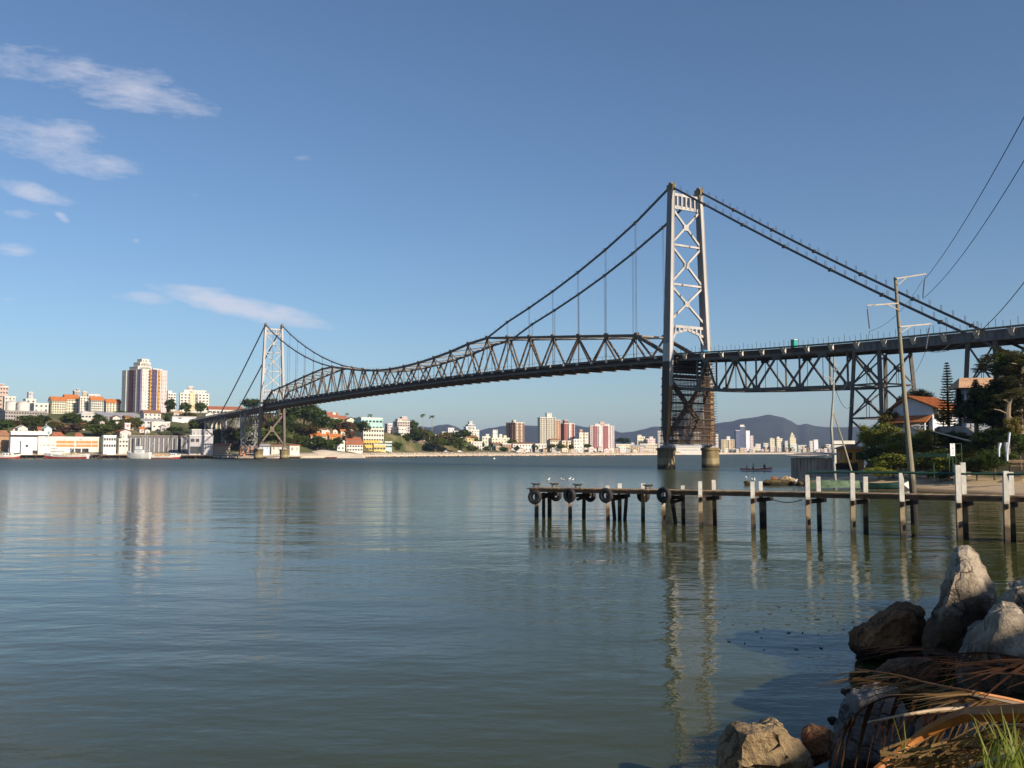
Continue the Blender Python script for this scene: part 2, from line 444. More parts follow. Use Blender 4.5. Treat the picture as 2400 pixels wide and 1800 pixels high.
# ---- towers
def tower(tw):
    s0 = 0.0 if tw == 0 else SPAN
    k = 1.0 if tw == 0 else 1.0
    zt = ZT[tw]
    ys = [448, 482, 571, 664, 752, 760, 783, 905, 1036] if tw == 0 else [768, 781, 825, 869, 911, 913, 925, 985, 1047]
    Z = [towz(tw, y) for y in ys]; zp = Z[8] - 1.0
    def hw(z): return (LSEP0 + (LSEP1 - LSEP0) * max(0, (z - zp)) / (zt - zp)) * k
    td = 1.0 if tw == 0 else -1.0       # lit face side
    t = pempty('bridge_tower', bridge)
    sections = [(zp + .2, .8, .75), (zp + 4, 1.9, 1.15), (Z[7], 2.75, 1.25), (towz(tw, 847 if tw == 0 else 953), 2.6, 1.2), (towz(tw, 805 if tw == 0 else 936), 2.45, 1.2), (zt - 1.5, 1.7, 1.05), (zt - .2, 1.7, 1.05)]
    for sd in (-1, 1):
        m = MB(); vs = []; mi = []
        for (z, a, b) in sections:
            for (p, q) in ((-1, -1), (1, -1), (1, 1), (-1, 1)): vs.append(B(s0 + p * a / 2 * 1.0, sd * hw(z) + q * b / 2, z))
        for i in range(len(sections) - 1):
            a = i * 4
            m.add([], [])
        fs = []
        for i in range(len(sections) - 1):
            a = i * 4
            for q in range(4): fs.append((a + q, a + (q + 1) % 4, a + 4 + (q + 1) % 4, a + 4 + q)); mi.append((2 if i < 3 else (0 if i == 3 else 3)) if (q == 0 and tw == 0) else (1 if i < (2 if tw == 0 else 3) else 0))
        n = len(sections) - 1
        fs += [(3, 2, 1, 0), tuple(n * 4 + q for q in range(4))]; mi += [1, 0]
        m.add(vs, fs); m.m = mi
        leg = m.build('leg', [WHITE_ST, OCHRE if tw == 0 else mat('faded_leg_paint', (.14, .105, .085), .7, .6, .3), mat('shaded_rust_paint', (.075, .055, .04), .8, .6, .35, stretch=(1, 1, .2)), mat('grimy_leg_paint', (.24, .22, .21), .7, .5, .3, stretch=(1, 1, .15))], t)  # left faces below deck: dark rust with shade mixed into its colour
        # riveted edge strips along the lit face and the saddle on top
        e = MB()
        for q in (-1, 1):
            for (z0, a0, b0), (z1, a1, b1) in zip(sections[2:], sections[3:]):
                e.beam(B(s0 - td * (a0 / 2 + .03), sd * hw(z0) + q * b0 * .42, z0), B(s0 - td * (a1 / 2 + .03), sd * hw(z1) + q * b1 * .42, z1), .14, .14)
        e.build('edge_strip', WHITE_ST, leg)
        h = MB(); h.obox(B(s0, sd * hw(zt), zt + .55), AX * 1.15, PR * .5, Vector((0, 0, .75)))
        h.obox(B(s0, sd * hw(zt), zt + 1.5), AX * .55, PR * .4, Vector((0, 0, .25)))
        for q in (-1, 1): h.tube([B(s0 + q, sd * hw(zt) + .4, zt + .4), B(s0 + q, sd * hw(zt) + .4, zt + 2.4)], .05, 4)
        h.build('cable_saddle', mat('saddle_steel', (.20, .15, .07), .7, .8, .4), leg)
    inn = lambda z: hw(z) - .5
    # top portal (a slotted plate) and lower arched portal
    def portal(za, zb, n, arch):
        m = MB(); wa, wb = inn(za), inn(zb); th = .45
        m.beam(B(s0, -wa, za - .35), B(s0, wa, za - .35), th, .7)
        for i in range(n + 1):
            o = -wb + 2 * wb * i / n
            zz = zb if not arch else zb + 1.4 * (1 - abs(o) / wb)
            m.beam(B(s0, o, za - .6), B(s0, o, zz), th * .9, .75, up=AX)
        if not arch:
            m.beam(B(s0, -wb, zb), B(s0, wb, zb), th, .8)
        else:
            for q in (-1, 1):
                m.beam(B(s0, 0, zb + 1.5), B(s0, q * wb * .5, zb + .75), th, .6); m.beam(B(s0, q * wb * .5, zb + .75), B(s0, q * wb, zb - .1), th, .6)
                m.beam(B(s0, q * wb * .7, zb + .2), B(s0, q * (inn(zb - 3) + .05), zb - 2.6), th * .8, .5)
        m.build('portal', WHITE_ST, t)
    portal(Z[0] - .1, Z[1], 6, False); portal(Z[5], Z[6], 8, True)
    for (za, zb) in ((Z[1] - .6, Z[2] + .4), (Z[2] - .4, Z[3] + .4), (Z[3] - .4, Z[4] + .2)):
        for q in (-1, 1):
            m = MB(); m.beam(B(s0, -q * inn(za), za), B(s0, q * inn(zb), zb), .5, .5); m.build('brace', WHITE_ST, t)
        m = MB(); m.obox(B(s0, 0, (za + zb) / 2), PR * .75, AX * .3, Vector((0, 0, .75))); m.build('gusset', WHITE_ST, t)
    for z in (Z[2], Z[3]):
        m = MB(); m.beam(B(s0, -inn(z), z), B(s0, inn(z), z), .5, .5); m.build('strut', WHITE_ST, t)
    # legs below the deck: dark X bracing, struts
    zl0, zl1 = zp + .9, towz(tw, 886 if tw == 0 else 972)
    DK = STEEL
    for q in (-1, 1):
        m = MB(); m.beam(B(s0 + .02 * q, -q * inn(zl1), zl1), B(s0 + .02 * q, q * inn(zl0), zl0 + 1.5), .9, .95, up=AX); m.build('lower_brace', DK, t)
    m = MB(); m.obox(B(s0, 0, (zl0 + zl1) / 2 + .8), PR * 1.1, AX * .5, Vector((0, 0, 1.3))); m.build('lower_gusset', DK, t)
    for z in (zl1 + .6, zl0 + .3):
        m = MB(); m.beam(B(s0, -inn(z), z), B(s0, inn(z), z), .8, .8); m.build('lower_strut', DK, t)
    # piers
    for sd in (-1, 1):
        m = MB(); hw0 = hw(zp)
        r = 2.25 if tw == 0 else 2.6
        m.lathe(B(s0, sd * hw0, 0), [(r * .97, -2.5), (r * .97, .0), (r * .97, zp - 1.1), (r * 1.07, zp - 1.0), (r * 1.07, zp - .5), (r, zp - .45), (r * .9, zp - .35)], 32)
        pm = mat_bands('pier_concrete', [(.55, (.035, .028, .02)), (.95, (.16, .11, .05)), (2.4, (.42, .34, .2)), (20, (.27, .20, .10))], .9, .6, .75, .5, .4, 3.0, True)
        pier = m.build('pier', pm, bridge, smooth=False)
        h = MB()
        h.obox(B(s0, sd * hw0, zp - .1), AX * 1.1, PR * 1.0, Vector((0, 0, .3)))
        for q in (-1, 1):
            h.beam(B(s0 + q * .9, sd * hw0, zp), B(s0 + q * .15, sd * hw0, zp + 1.2), .5, .4); h.beam(B(s0, sd * hw0 + q * .8, zp), B(s0, sd * hw0 + q * .15, zp + 1.1), .3, .3)
        h.build('hinge_shoe', mat('shoe_steel', (.3, .28, .26), .6, .8, .3), pier)
    return Z, zp, hw
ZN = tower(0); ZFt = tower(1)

# ---- island approach: deck truss, two trestles, girders, backstays
apT = prof([(1560, 832), (1627, 827), (1813, 819), (1996, 803), (2150, 789), (2400, 765)]); apf = smoothP(apT)
S_A1, S_A2 = bs(2002, 812)[0], bs(2048, 814)[0] - 1.2
S_B1, S_B2 = bs(2268, 797)[0], bs(2312, 794)[0] - 1.5
S_C1 = S_B2 - 20
DEPTH = 1.8
ap = MB(); ribbon(lambda s: apf(s) - .05, lambda s: apf(s) - 1.15, S_C1 - 12, 1.0, 40, OFF - .1, ap)
apd = ap.build('approach_deck', DECKM, bridge)
for sd in (-1, 1):
    g = MB(); n = 44
    for i in range(n):
        s0 = S_A1 + (S_C1 - 12 - S_A1) * i / n; s1 = S_A1 + (S_C1 - 12 - S_A1) * (i + 1) / n
        g.beam(B(s0, sd * (OFF + .25), apf(s0) - DEPTH / 2 - .1), B(s1, sd * (OFF + .25), apf(s1) - DEPTH / 2 - .1), .3, DEPTH)
        g.obox(B(s0, sd * (OFF + .42), apf(s0) - DEPTH / 2 - .1), AX * .06, PR * .09, Vector((0, 0, DEPTH / 2 - .1)))
    g.build('plate_girder', mat('girder_steel', (.15, .14, .135), .6, .5, .35, stretch=(1, 1, .2)), apd)
    e = MB()
    for i in range(60):
        s0 = 0.5 + (S_C1 - 12.5) * i / 60; s1 = .5 + (S_C1 - 12.5) * (i + 1) / 60
        e.beam(B(s0, sd * (OFF + .75), apf(s0) + .12), B(s1, sd * (OFF + .75), apf(s1) + .12), .5, .3)
    e.build('kerb_beam', mat('kerb_timber', (.16, .14, .09), .8, .6, .4), apd)
for i in range(90):
    s = -1 - i * 1.3
    if s > S_C1 - 10: post(apd, B(s, -OFF - .7, apf(s) + .2), 1.1 if i % 3 else 1.5, 'railing_post', STEELB)
for i in range(22):
    s = -5 - i * 6.2
    if s > S_C1 - 10:
        sg = MB(); o = -OFF - .42; zt = apf(s) - .1
        sg.add([B(s - .42, o, zt), B(s + .42, o, zt), B(s + .42, o - 1.0, zt), B(s - .42, o - 1.0, zt), B(s - .42, o, zt - 1.3), B(s + .42, o, zt - 1.3)], [(0, 1, 2, 3), (3, 2, 5, 4), (0, 3, 4), (1, 5, 2), (0, 4, 5, 1)])
        sg.build('bracket', BRACK, apd)
# deck truss
abP = prof([(1634, 913), (1773, 912.5), (1875, 909), (1988, 905)]); abf = smoothP(abP)
bnod = [bs(x, 910)[0] for x in (1634, 1680, 1773, 1875, 1988)]
for sd in (-1, 1):
    m = MB(); o = sd * OFF
    pts = [1.0] + bnod
    for a, b in zip(pts, pts[1:]): m.beam(B(a, o, abf(a)), B(b, o, abf(b)), .55, .6)
    for a in bnod: m.obox(B(a, o, abf(a) + .35), AX * .85, PR * .3, Vector((0, 0, .55)))
    tops = [(a + b) / 2 for a, b in zip(bnod, bnod[1:])]
    for i in range(10):
        a = S_A1 * i / 10; b = S_A1 * (i + 1) / 10
        m.beam(B(a, o, apf(a) - 1.35), B(b, o, apf(b) - 1.35), .5, .55)
    for a in tops: m.obox(B(a, o, apf(a) - 1.7), AX * 1.1, PR * .26, Vector((0, 0, .45)))
    tr = m.build('approach_truss', STEELB, bridge)
    for i, t in enumerate(tops):
        for b in (bnod[i], bnod[i + 1]):
            if sd == 1: pass
            d = MB(); d.beam(B(t, o, apf(t) - 1.5), B(b, o, abf(b)), .34, .4); d.build('diagonal', STEELB, tr)
        d = MB(); d.tube([B(t, o, apf(t) - 1.4), B(t, o, abf(t))], .07, 4); d.build('sag_rod', STEELB, tr)
    for b in bnod:
        d = MB(); d.beam(B(b, o, apf(b) - 1.4), B(b, o, abf(b)), .32, .34); d.build('vertical_post', STEELB, tr)
m = MB()
for a, b in zip(bnod, bnod[1:]):
    m.beam(B(a, -OFF, abf(a) - .1), B(b, OFF, abf(b) - .1), .25, .25); m.beam(B(a, OFF, abf(a) - .13), B(b, -OFF, abf(b) - .13), .25, .25); m.beam(B(a, -OFF, abf(a)), B(a, OFF, abf(a)), .3, .3)
m.build('lateral_bracing', STEELB, bridge)
def trestle(s1, s2, zt1, zb, spread, tiers, mt=STEELB, half=OFF, lat=1.0):
    t = pempty('trestle_tower', bridge)
    def P(i, sd, z):
        k = (zt1 - z) / max(1, zt1 - zb)
        s = (s1 + spread * k) if i == 0 else (s2 - spread * k)
        return B(s, sd * (half + lat * k), z)
    for i in (0, 1):
        for sd in (-1, 1):
            m = MB(); m.beam(P(i, sd, zb), P(i, sd, zt1), .55, .62); m.build('leg', mt, t)
    zs = [zt1 - (zt1 - zb) * j / tiers for j in range(tiers + 1)]
    for j in range(tiers):
        za, zc = zs[j] - .3, zs[j + 1] + .2
        faces = [((0, -1), (1, -1)), ((0, 1), (1, 1)), ((0, -1), (0, 1)), ((1, -1), (1, 1))]
        for (a, b) in faces:
            m = MB(); m.beam(P(*a, za), P(*b, zc), .22, .26); m.beam(P(*b, za), P(*a, zc), .2, .24)
            m.beam(P(*a, zs[j + 1]), P(*b, zs[j + 1]), .26, .3)
            c = (P(*a, za) + P(*b, zc) + P(*b, za) + P(*a, zc)) / 4
            m.obox(c, AX * .35, PR * .35, Vector((0, 0, .4)))
            m.tube([c, Vector((c.x, c.y, zs[j + 1]))], .06, 4)
            m.build('brace', mt, t)
    return t
trestle(S_A1, S_A2, apf(S_A1) - 1.9, 4.0, 1.0, 3)
trestle(S_B1, S_B2, apf(S_B1) - 2.0, 6.0, .8, 2)
trestle(S_C1, S_C1 - 6, apf(S_C1) - 2.0, 7.0, .8, 2)
# backstays
for sd in (-1, 1):
    cab = MB(); pins = []
    sA, zA = bs(2273, 770) if sd < 0 else (bs(2273, 770)[0], bs(2273, 770)[1])
    sE = S_B2 - 26; zE = zA + (zA - ZT[0] - .9) / sA * (sE - sA) * 1.0
    n = 9
    P = []
    for i in range(n + 1):
        t = i / n; s = sE * t; z = ZT[0] + .9 + (zE - ZT[0] - .9) * t - 1.6 * math.sin(math.pi * t)
        P.append((s, z))
    for i, ((s0, z0), (s1, z1)) in enumerate(zip(P, P[1:])):
        cab.beam(B(s0, sd * (OFF + .0), z0), B(s1, sd * OFF, z1), .28, .46)
        if i: cab.obox(B(s0, sd * OFF, z0), AX * .42, PR * .24, Vector((0, 0, .34)))
        for q in range(5):
            t = (q + .5) / 5; s = s0 + (s1 - s0) * t; z = z0 + (z1 - z0) * t
            if z > apf(s) + 1:
                for w in (-.2, .2): pins.append(B(s, sd * OFF + w, z + .2))
    c = cab.build('backstay_cable', CABLE, bridge)
    for q_ in pins[:99]: post(c, q_, 1.15, 'catwalk_post', STEELB)
# ---- continental approach
faT = prof([(603, 953), (540, 966), (462, 981)]); 
def faf(s): return faT[0][1] + (faT[-1][1] - faT[0][1]) * (s - faT[0][0]) / (faT[-1][0] - faT[0][0])
S_F = faT[-1][0] + 25
m = MB(); ribbon(lambda s: faf(s), lambda s: faf(s) - 2.3, SPAN + 1, S_F, 20, OFF, m)
fad = m.build('approach_deck', DECKM, bridge)
m = MB()
for sd in (-1, 1):
    for i in range(40):
        s0 = SPAN + 1 + (S_F - SPAN - 1) * i / 40; s1 = SPAN + 1 + (S_F - SPAN - 1) * (i + 1) / 40
        m.beam(B(s0, sd * (OFF + .3), faf(s0) + .25), B(s1, sd * (OFF + .3), faf(s1) + .25), .4, .35)
        m.obox(B(s0, sd * (OFF + .35), faf(s0) - .4), AX * .35, PR * .3, Vector((0, 0, .4)))
m.build('kerb_beam', mat('pale_kerb', (.42, .38, .32), .8, .6, .3), fad)
for (s, n) in ((SPAN + 38, 3), (SPAN + 82, 3)):
    trestle(s, s + 9, faf(s) - 2.4, 3.0 if s < SPAN + 60 else 9, .5, n, mat('pale_trestle', (.3, .29, .3), .6, .6, .3), lat=-1.0)
for i in range(4):
    s = SPAN + 112 + i * 12
    m = MB()
    for sd in (-1, 1): m.box(B(s, sd * 3.6, (faf(s) - 2.3) / 2), 1.0, 1.2, faf(s) - 2.3, math.atan2(AX.y, AX.x))
    m.beam(B(s, -4.4, faf(s) - 2.8), B(s, 4.4, faf(s) - 2.8), 1.0, 1.0)
    m.build('viaduct_pier', mat('pale_concrete', (.5, .46, .42), .8, .6, .25), bridge)
# truss panel under the far approach next to the tower
for sd in (-1, 1):
    m = MB(); o = sd * OFF; n = 3; s0 = SPAN + 1; s1 = SPAN + 38; zb = faf(s0) - 9.5
    for i in range(n):
        a = s0 + (s1 - s0) * i / n; b = s0 + (s1 - s0) * (i + 1) / n; c = (a + b) / 2
        m.beam(B(a, o, zb), B(b, o, zb), .5, .5); m.beam(B(a, o, zb), B(c, o, faf(c) - 2.3), .4, .45); m.beam(B(b, o, zb), B(c, o, faf(c) - 2.3), .4, .45); m.beam(B(a, o, zb), B(a, o, faf(a) - 2.3), .4, .4)
    m.build('approach_truss', STEEL, bridge)
for sd in (-1, 1):
    cab = MB(); sE, zE = bs(502, 1006)
    n = 8; P = [(SPAN + (sE + 12 - SPAN) * i / n, ZT[1] + .9 + (zE - 3 - ZT[1] - .9) * i / n - 1.2 * math.sin(math.pi * i / n)) for i in range(n + 1)]
    for (a, za), (b, zb) in zip(P, P[1:]): cab.beam(B(a, sd * OFF, za), B(b, sd * OFF, zb), .4, .75)
    cab.build('backstay_cable', CABLE, bridge)

# ---- scaffolding inside the near tower
z0s, z1s = ZN[1] + .6, towz(0, 842); hw = ZN[2]
sca = thing('scaffold', 'rust brown tube scaffolding filling the near bridge tower below deck level', 'scaffold', B(0, 0, z0s))
tub = MB(); brd = MB(); lad = MB()
nz = 16; dz = (towz(0, 886) - z0s) / nz
for i in range(nz + 1):
    z = z0s + dz * i
    for so in (-2.1, 2.1):
        w = hw(z) - .1
        for q in range(3):
            if q == 0 and i % 2 == 0: brd.beam(B(so, -w, z), B(so, w, z), .8, .26)
            tub.tube([B(so, -w, z + q * dz / 3), B(so, w, z + q * dz / 3)], .075, 4)
for so in (-2.1, 2.1):
    for k in range(13):
        o = -1 + 2 * k / 12
        tub.tube([B(so, o * (hw(z0s) - .2), z0s), B(so, o * (hw(z1s) - .2), z1s if k in (0, 1, 2, 11, 12) else towz(0, 886))], .055, 4)
for sd in (-1, 1):
    for i in range(34):
        z = z0s + (z1s - z0s) * i / 33; w = hw(z)
        for o in ((w - .95, w + .95) if sd > 0 else (w - .95,)):
            tub.tube([B(-2.1, sd * o, z), B(2.1, sd * o, z)], .05, 4)
        if i % 2 == 0:
            for so in (-1.75, 1.75): brd.beam(B(so, sd * (w - .9), z), B(so, sd * (w + (.95 if sd > 0 else -.6)), z), .5, .1)
tub.build('tube_frame', SCAF, sca); brd.build('walkway_board', SCAFP, sca)
m = MB()
za, zb = towz(0, 886) + .5, towz(0, 840)
for i in range(5):
    z = za + (zb - za) * i / 4; m.obox(B(0, 0.3, z), AX * 2.4, PR * (hw(z) - .4), Vector((0, 0, .09)))
for k in range(12):
    o = -hw(za) + 1 + k * (2 * hw(za) - 2) / 11
    for so in (-2.2, 2.2): m.tube([B(so, o, za), B(so, o, zb)], .07, 4)
m.obox(B(2.2, .3, (za + zb) / 2 + .5), AX * .05, PR * (hw(za) - 1.2), Vector((0, 0, (zb - za) / 2 - .9)))
m.build('work_platform', SCAFP, sca)
# ---- things standing on the deck
p = B(-4.5, 1.5, apf(-4.5)); tk = thing('water_tank', 'light blue plastic water tank on the deck beside the near bridge tower', 'water tank', p)
m = MB(); m.lathe(p, [(.75, 0), (.95, 1.0), (.98, 1.02), (.98, 1.12), (.9, 1.14), (.2, 1.35)], 20); m.build('tank_body', mat('blue_plastic', (.08, .35, .6), .4, 1, .15), tk, smooth=False)
def cabin(p, label, col):
    c = thing('portable_toilet', label, 'portable toilet', p); yaw = math.atan2(AX.y, AX.x)
    m = MB(); m.box(p + Vector((0, 0, .85)), .95, .95, 1.7, yaw); m.build('cabin_wall', mat('plastic_' + label[:5], col, .4, 1, .1), c)
    m = MB(); m.box(p + Vector((0, 0, 1.77)), 1.05, 1.05, .12, yaw); m.build('roof', mat('plastic_white', (.7, .72, .72), .4, 1, .1), c)
    m = MB(); m.obox(p - PR * .5 + Vector((0, 0, .85)), AX * .35, PR * .03, Vector((0, 0, .75))); m.build('door', mat('plastic_dk_' + label[:5], sc3(col, .7), .4, 1, .1), c)
s = bs(1851, 812)[0]; cabin(B(s, -3.4, apf(s)), 'green portable toilet cabin on the approach deck right of the near tower', (.02, .30, .22))
cabin(B(SPAN + 14, -3.4, faf(SPAN + 14)), 'turquoise portable toilet cabin on the deck left of the far tower', (.08, .5, .48))
# ================================================================ FAR SHORE: terrain control, buildings, trees, boats
CTRL = []      # (x, y, z) ground control points
def ds(px):    # distance of the far shoreline seen in picture column px
    T = [(-400, 548), (450, 548), (560, 560), (660, 545), (720, 556), (790, 590), (860, 640), (1000, 760), (1350, 900), (1540, 1100), (1700, 1400), (2100, 1600), (2900, 1800)]
    for (a, b), (c, d) in zip(T, T[1:]):
        if px <= c: return b + (d - b) * max(0, (px - a)) / (c - a)
    return 1800
WIN_MESH = {}
def winmesh(w, h):
    k = (round(w, 1), round(h, 1))
    if k not in WIN_MESH:
        m = MB(); m.obox((0, 0, 0), Vector((w / 2, 0, 0)), Vector((0, .09, 0)), Vector((0, 0, h / 2))); WIN_MESH[k] = m.mesh('window', GLASS)
    return WIN_MESH[k]
def axes(x0, xm, x1, D, psi):
    um, _ = ray(xm, HZ); u1, _ = ray(x1, HZ); u0, _ = ray(x0, HZ)
    pw = psi - math.atan(um)
    fd = Vector((math.cos(pw), math.sin(pw), 0)); sd = Vector((-math.sin(pw), math.cos(pw), 0))
    C = Vector((um * D, D, 0))
    w = (u1 * C.y - C.x) / (math.cos(pw) - u1 * math.sin(pw))
    if xm - x0 > .5: d = (C.x - u0 * C.y) / (math.sin(pw) + u0 * math.cos(pw))
    else: d = max(6.0, .55 * w)
    return C, fd, sd, w, d, pw
def wallbox(m, C, fd, sd, w, d, z0, z1, mi=0):
    # four walls with metre UVs (u along the wall, v above the foot), a roof sheet without window UVs
    a, b, c, e = C, C + fd * w, C + fd * w + sd * d, C + sd * d
    def up(p, z): return Vector((p.x, p.y, z))
    for p, q, l in ((a, b, w), (b, c, d), (c, e, w), (e, a, d)):
        m.add([up(p, z0), up(q, z0), up(q, z1), up(p, z1)], [(0, 1, 2, 3)], mi, [[(0, 0), (l, 0), (l, z1 - z0), (0, z1 - z0)]])
    m.add([up(a, z1), up(b, z1), up(c, z1), up(e, z1)], [(0, 1, 2, 3)], mi, [[(0, -99)] * 4])
WHITE = (.66, .62, .565); CREAM = (.70, .62, .46); PALE = (.55, .53, .52); DKW = (.05, .05, .06)
PARAPET = mat('parapet_plaster', (.70, .66, .60), .8, .5, .25)
BGROUP = 'buildings on the far shore'
def bld(name, label, x0, xm, x1, yt, yb, D, wall=WHITE, su=3.2, sv=3.0, fw=.42, fh=.42, win=DKW, roof='flat', rc=None, rh=8, tops=(), psi=.45, below=6.0, cat='building', group=None, winobj=None, stripes=(), band=None, over=.5, sides=True, ctrl=True):
    C, fd, sd, w, d, pw = axes(x0, xm, x1, D, psi)
    z0 = W(xm, yb, D).z; z1 = W(xm, yt, D).z
    root = thing(name, label, cat, (C.x, C.y, z0), group)
    if ctrl:
        for q in (C, C + fd * w, C + sd * d, C + fd * w + sd * d): CTRL.append((q.x, q.y, z0))
    m = MB(); wallbox(m, C, fd, sd, w, d, z0 - below, z1)
    # move the UV foot up so that v=0 sits at the visible ground
    m.uv = [[(u, v - below if v > -50 else v) for (u, v) in f] if f else f for f in m.uv]
    n_f = max(1, round(w / su)); su_f = w / n_f
    n_v = max(1, round((z1 - z0) / sv)); sv_f = (z1 - z0) / n_v
    wm = facade(wall, win, round(su_f, 2), round(sv_f, 2), 0.0 if winobj else fw, fh, band=band)
    wo = m.build('wall', wm, root)
    up = Vector((0, 0, 1))
    if roof == 'flat':
        m = MB(); c = C + fd * w / 2 + sd * d / 2 + up * (z1 + .25)
        m.obox(c, fd * (w / 2 + .25), sd * (d / 2 + .25), up * .3); rf = m.build('roof', rc or PARAPET, root)
    elif roof == 'none': rf = wo
    else:
        hr = rh * D / F; ov = over; m = MB()
        A = C - fd * ov - sd * ov + up * z1; Bq = C + fd * (w + ov) - sd * ov + up * z1; Cq = C + fd * (w + ov) + sd * (d + ov) + up * z1; E = C - fd * ov + sd * (d + ov) + up * z1
        t = up * .25
        if roof == 'gable':   # ridge along the front
            R0 = (A + E) / 2 + up * hr; R1 = (Bq + Cq) / 2 + up * hr
            m.add([A, Bq, R1, R0, E, Cq], [(0, 1, 2, 3), (3, 2, 5, 4)]); m.add([A + t, Bq + t, R1 + t, R0 + t, E + t, Cq + t], [(0, 1, 2, 3), (3, 2, 5, 4)])
            m.add([A, Bq, Bq + t, A + t], [(0, 1, 2, 3)]); g = MB(); g.add([A + fd * ov, E + fd * ov, R0 + fd * ov, Bq - fd * ov, Cq - fd * ov, R1 - fd * ov], [(0, 2, 1), (3, 4, 5)], 0, [[(0, -99)] * 3] * 2); g.build('gable', wm, root)
        elif roof == 'gable_front':
            R0 = (A + Bq) / 2 + up * hr; R1 = (E + Cq) / 2 + up * hr
            m.add([A, Bq, R0, R1, E, Cq], [(0, 2, 3, 4), (2, 1, 5, 3)]); m.add([A + t, Bq + t, R0 + t, R1 + t, E + t, Cq + t], [(0, 2, 3, 4), (2, 1, 5, 3)])
            g = MB(); g.add([A + sd * ov, Bq + sd * ov, R0 + sd * ov], [(0, 1, 2)], 0, [[(0, -99)] * 3]); g.build('gable', wm, root)
        elif roof == 'hip':
            ins = min(w, d) * .42; R0 = (A + E) / 2 + fd * ins + up * hr; R1 = (Bq + Cq) / 2 - fd * ins + up * hr
            if d > w:
                R0 = (A + Bq) / 2 + sd * ins + up * hr; R1 = (E + Cq) / 2 - sd * ins + up * hr
                m.add([A, Bq, Cq, E, R0, R1], [(0, 1, 4), (1, 2, 5, 4), (2, 3, 5), (3, 0, 4, 5), (3, 2, 1, 0)])
            else: m.add([A, Bq, Cq, E, R0, R1], [(0, 1, 5, 4), (1, 2, 5), (2, 3, 4, 5), (3, 0, 4), (3, 2, 1, 0)])
        elif roof == 'shed':
            b2 = up * hr; m.add([A, Bq, Cq + b2, E + b2, A + t, Bq + t, Cq + t + b2, E + t + b2], [(0, 1, 2, 3), (4, 5, 6, 7), (0, 1, 5, 4), (1, 2, 6, 5), (3, 0, 4, 7)])
        rf = m.build('roof', rc or TILE_O, root)
    for (ta, tb, ty, *rest) in tops:      # roof-top boxes: fractions along the front, picture height of their top
        zt = W(xm, ty, D).z; m = MB(); cc = C + fd * (w * ta); ww = w * (tb - ta); dd = min(d * .6, max(3, ww))
        wallbox(m, cc + sd * d * .2, fd, sd, ww, dd, z1 + .1, zt)
        m.build('roof_house', facade(rest[0] if rest else wall, win, 2.5, 3.0, .3, .35), root)
        m = MB(); m.obox(cc + sd * d * .2 + fd * ww / 2 + sd * dd / 2 + up * (zt + .15), fd * (ww / 2 + .2), sd * (dd / 2 + .2), up * .2); m.build('roof_house_lid', PARAPET, root)
    if winobj:
        nf, ns, nv, ww, wh = winobj[:5]; y0 = winobj[5] if len(winobj) > 5 else 0.0
        me = winmesh(ww, wh)
        hh = (z1 - z0) * (1 - y0)
        for j in range(nv):
            z = z0 + (z1 - z0) * y0 + hh * (j + .5) / nv
            for i in range(nf):
                p = C + fd * (w * (i + .5) / nf); inst('window', me, root, (p.x, p.y, z), pw)
            for i in range(ns):
                p = C + sd * (d * (i + .5) / ns); inst('window', me, root, (p.x, p.y, z), pw - math.pi / 2)
    for (kind, a, b, col, depth) in stripes:    # coloured vertical bays standing proud: ('f'|'s', from, to, colour, depth)
        m = MB(); D1, Ln, Nn = (fd, w, -sd) if kind == 'f' else (sd, d, -fd)
        c = C + D1 * (Ln * (a + b) / 2) + Nn * (depth / 2 - .15) + up * ((z0 + z1) / 2)
        zt_ = z1 + rnd.uniform(.2, .8)
        if kind == 'f': wallbox(m, C + fd * w * a - sd * depth, fd, sd, w * (b - a), depth + .3, z0, zt_)
        else: wallbox(m, C + sd * d * a - fd * depth, fd, sd, depth + .3, d * (b - a), z0, zt_)
        wd_b = (w if kind == 'f' else d) * (b - a)
        m.build('facade_bay', facade(col, DKW, round(max(2.0, wd_b / max(1, round(wd_b / 2.6))), 2), round((z1 - z0) / n_v, 2), .38 if sum(col) < 1.5 or b - a < .14 else .16, .42), root)
    return root, C, fd, sd, w, d, z0, z1, pw
OR = (.60, .31, .07); PUR = (.09, .065, .14); PNK = (.66, .54, .53)
# --- left hill
r = bld('apartment_tower', 'tall apartment tower with white, orange and purple vertical stripes on the left hill', 281, 327, 386, 866, 965, 760, (.66, .62, .62), winobj=(5, 4, 15, 1.5, 1.5, 0.0), tops=((.0, .55, 858, WHITE), (.08, .5, 848, WHITE), (.15, .45, 840, WHITE), (.6, .98, 861, PNK)), psi=.55,
    stripes=(('f', .0, .2, WHITE, .9), ('f', .31, .37, OR, 1.3), ('f', .40, .60, PUR, .5), ('f', .64, .72, OR, 1.0), ('f', .78, 1.0, PNK, .8), ('s', .02, .1, (.3, .22, .42), .5), ('s', .24, .36, (.30, .28, .28), .8), ('s', .42, .6, (.20, .07, .07), .6), ('s', .74, .92, (.5, .52, .5), 1.0)), group=None)
LT = 'apartment block'
bld('apartment_block', 'long cream apartment block with orange hipped roof left of the striped tower', 109, 118, 152, 939, 968, 740, (.74, .70, .52), winobj=(6, 1, 5, 1.1, 1.2), roof='gable', rh=10, rc=TILE_O, psi=.35, cat=LT)
bld('apartment_block', 'cream apartment block with higher orange roof behind the long block', 141, 150, 181, 935, 968, 755, (.74, .70, .55), winobj=(5, 0, 5, 1.1, 1.2), roof='gable', rh=11, rc=TILE_O, psi=.35, cat=LT)
bld('apartment_block', 'cream apartment block with rounded stair tower between two orange roofs', 181, 184, 204, 931, 967, 750, (.78, .74, .64), winobj=(3, 0, 6, 1.1, 1.2), psi=.3, tops=((.3, .8, 918, (.5, .4, .3)),), cat=LT)
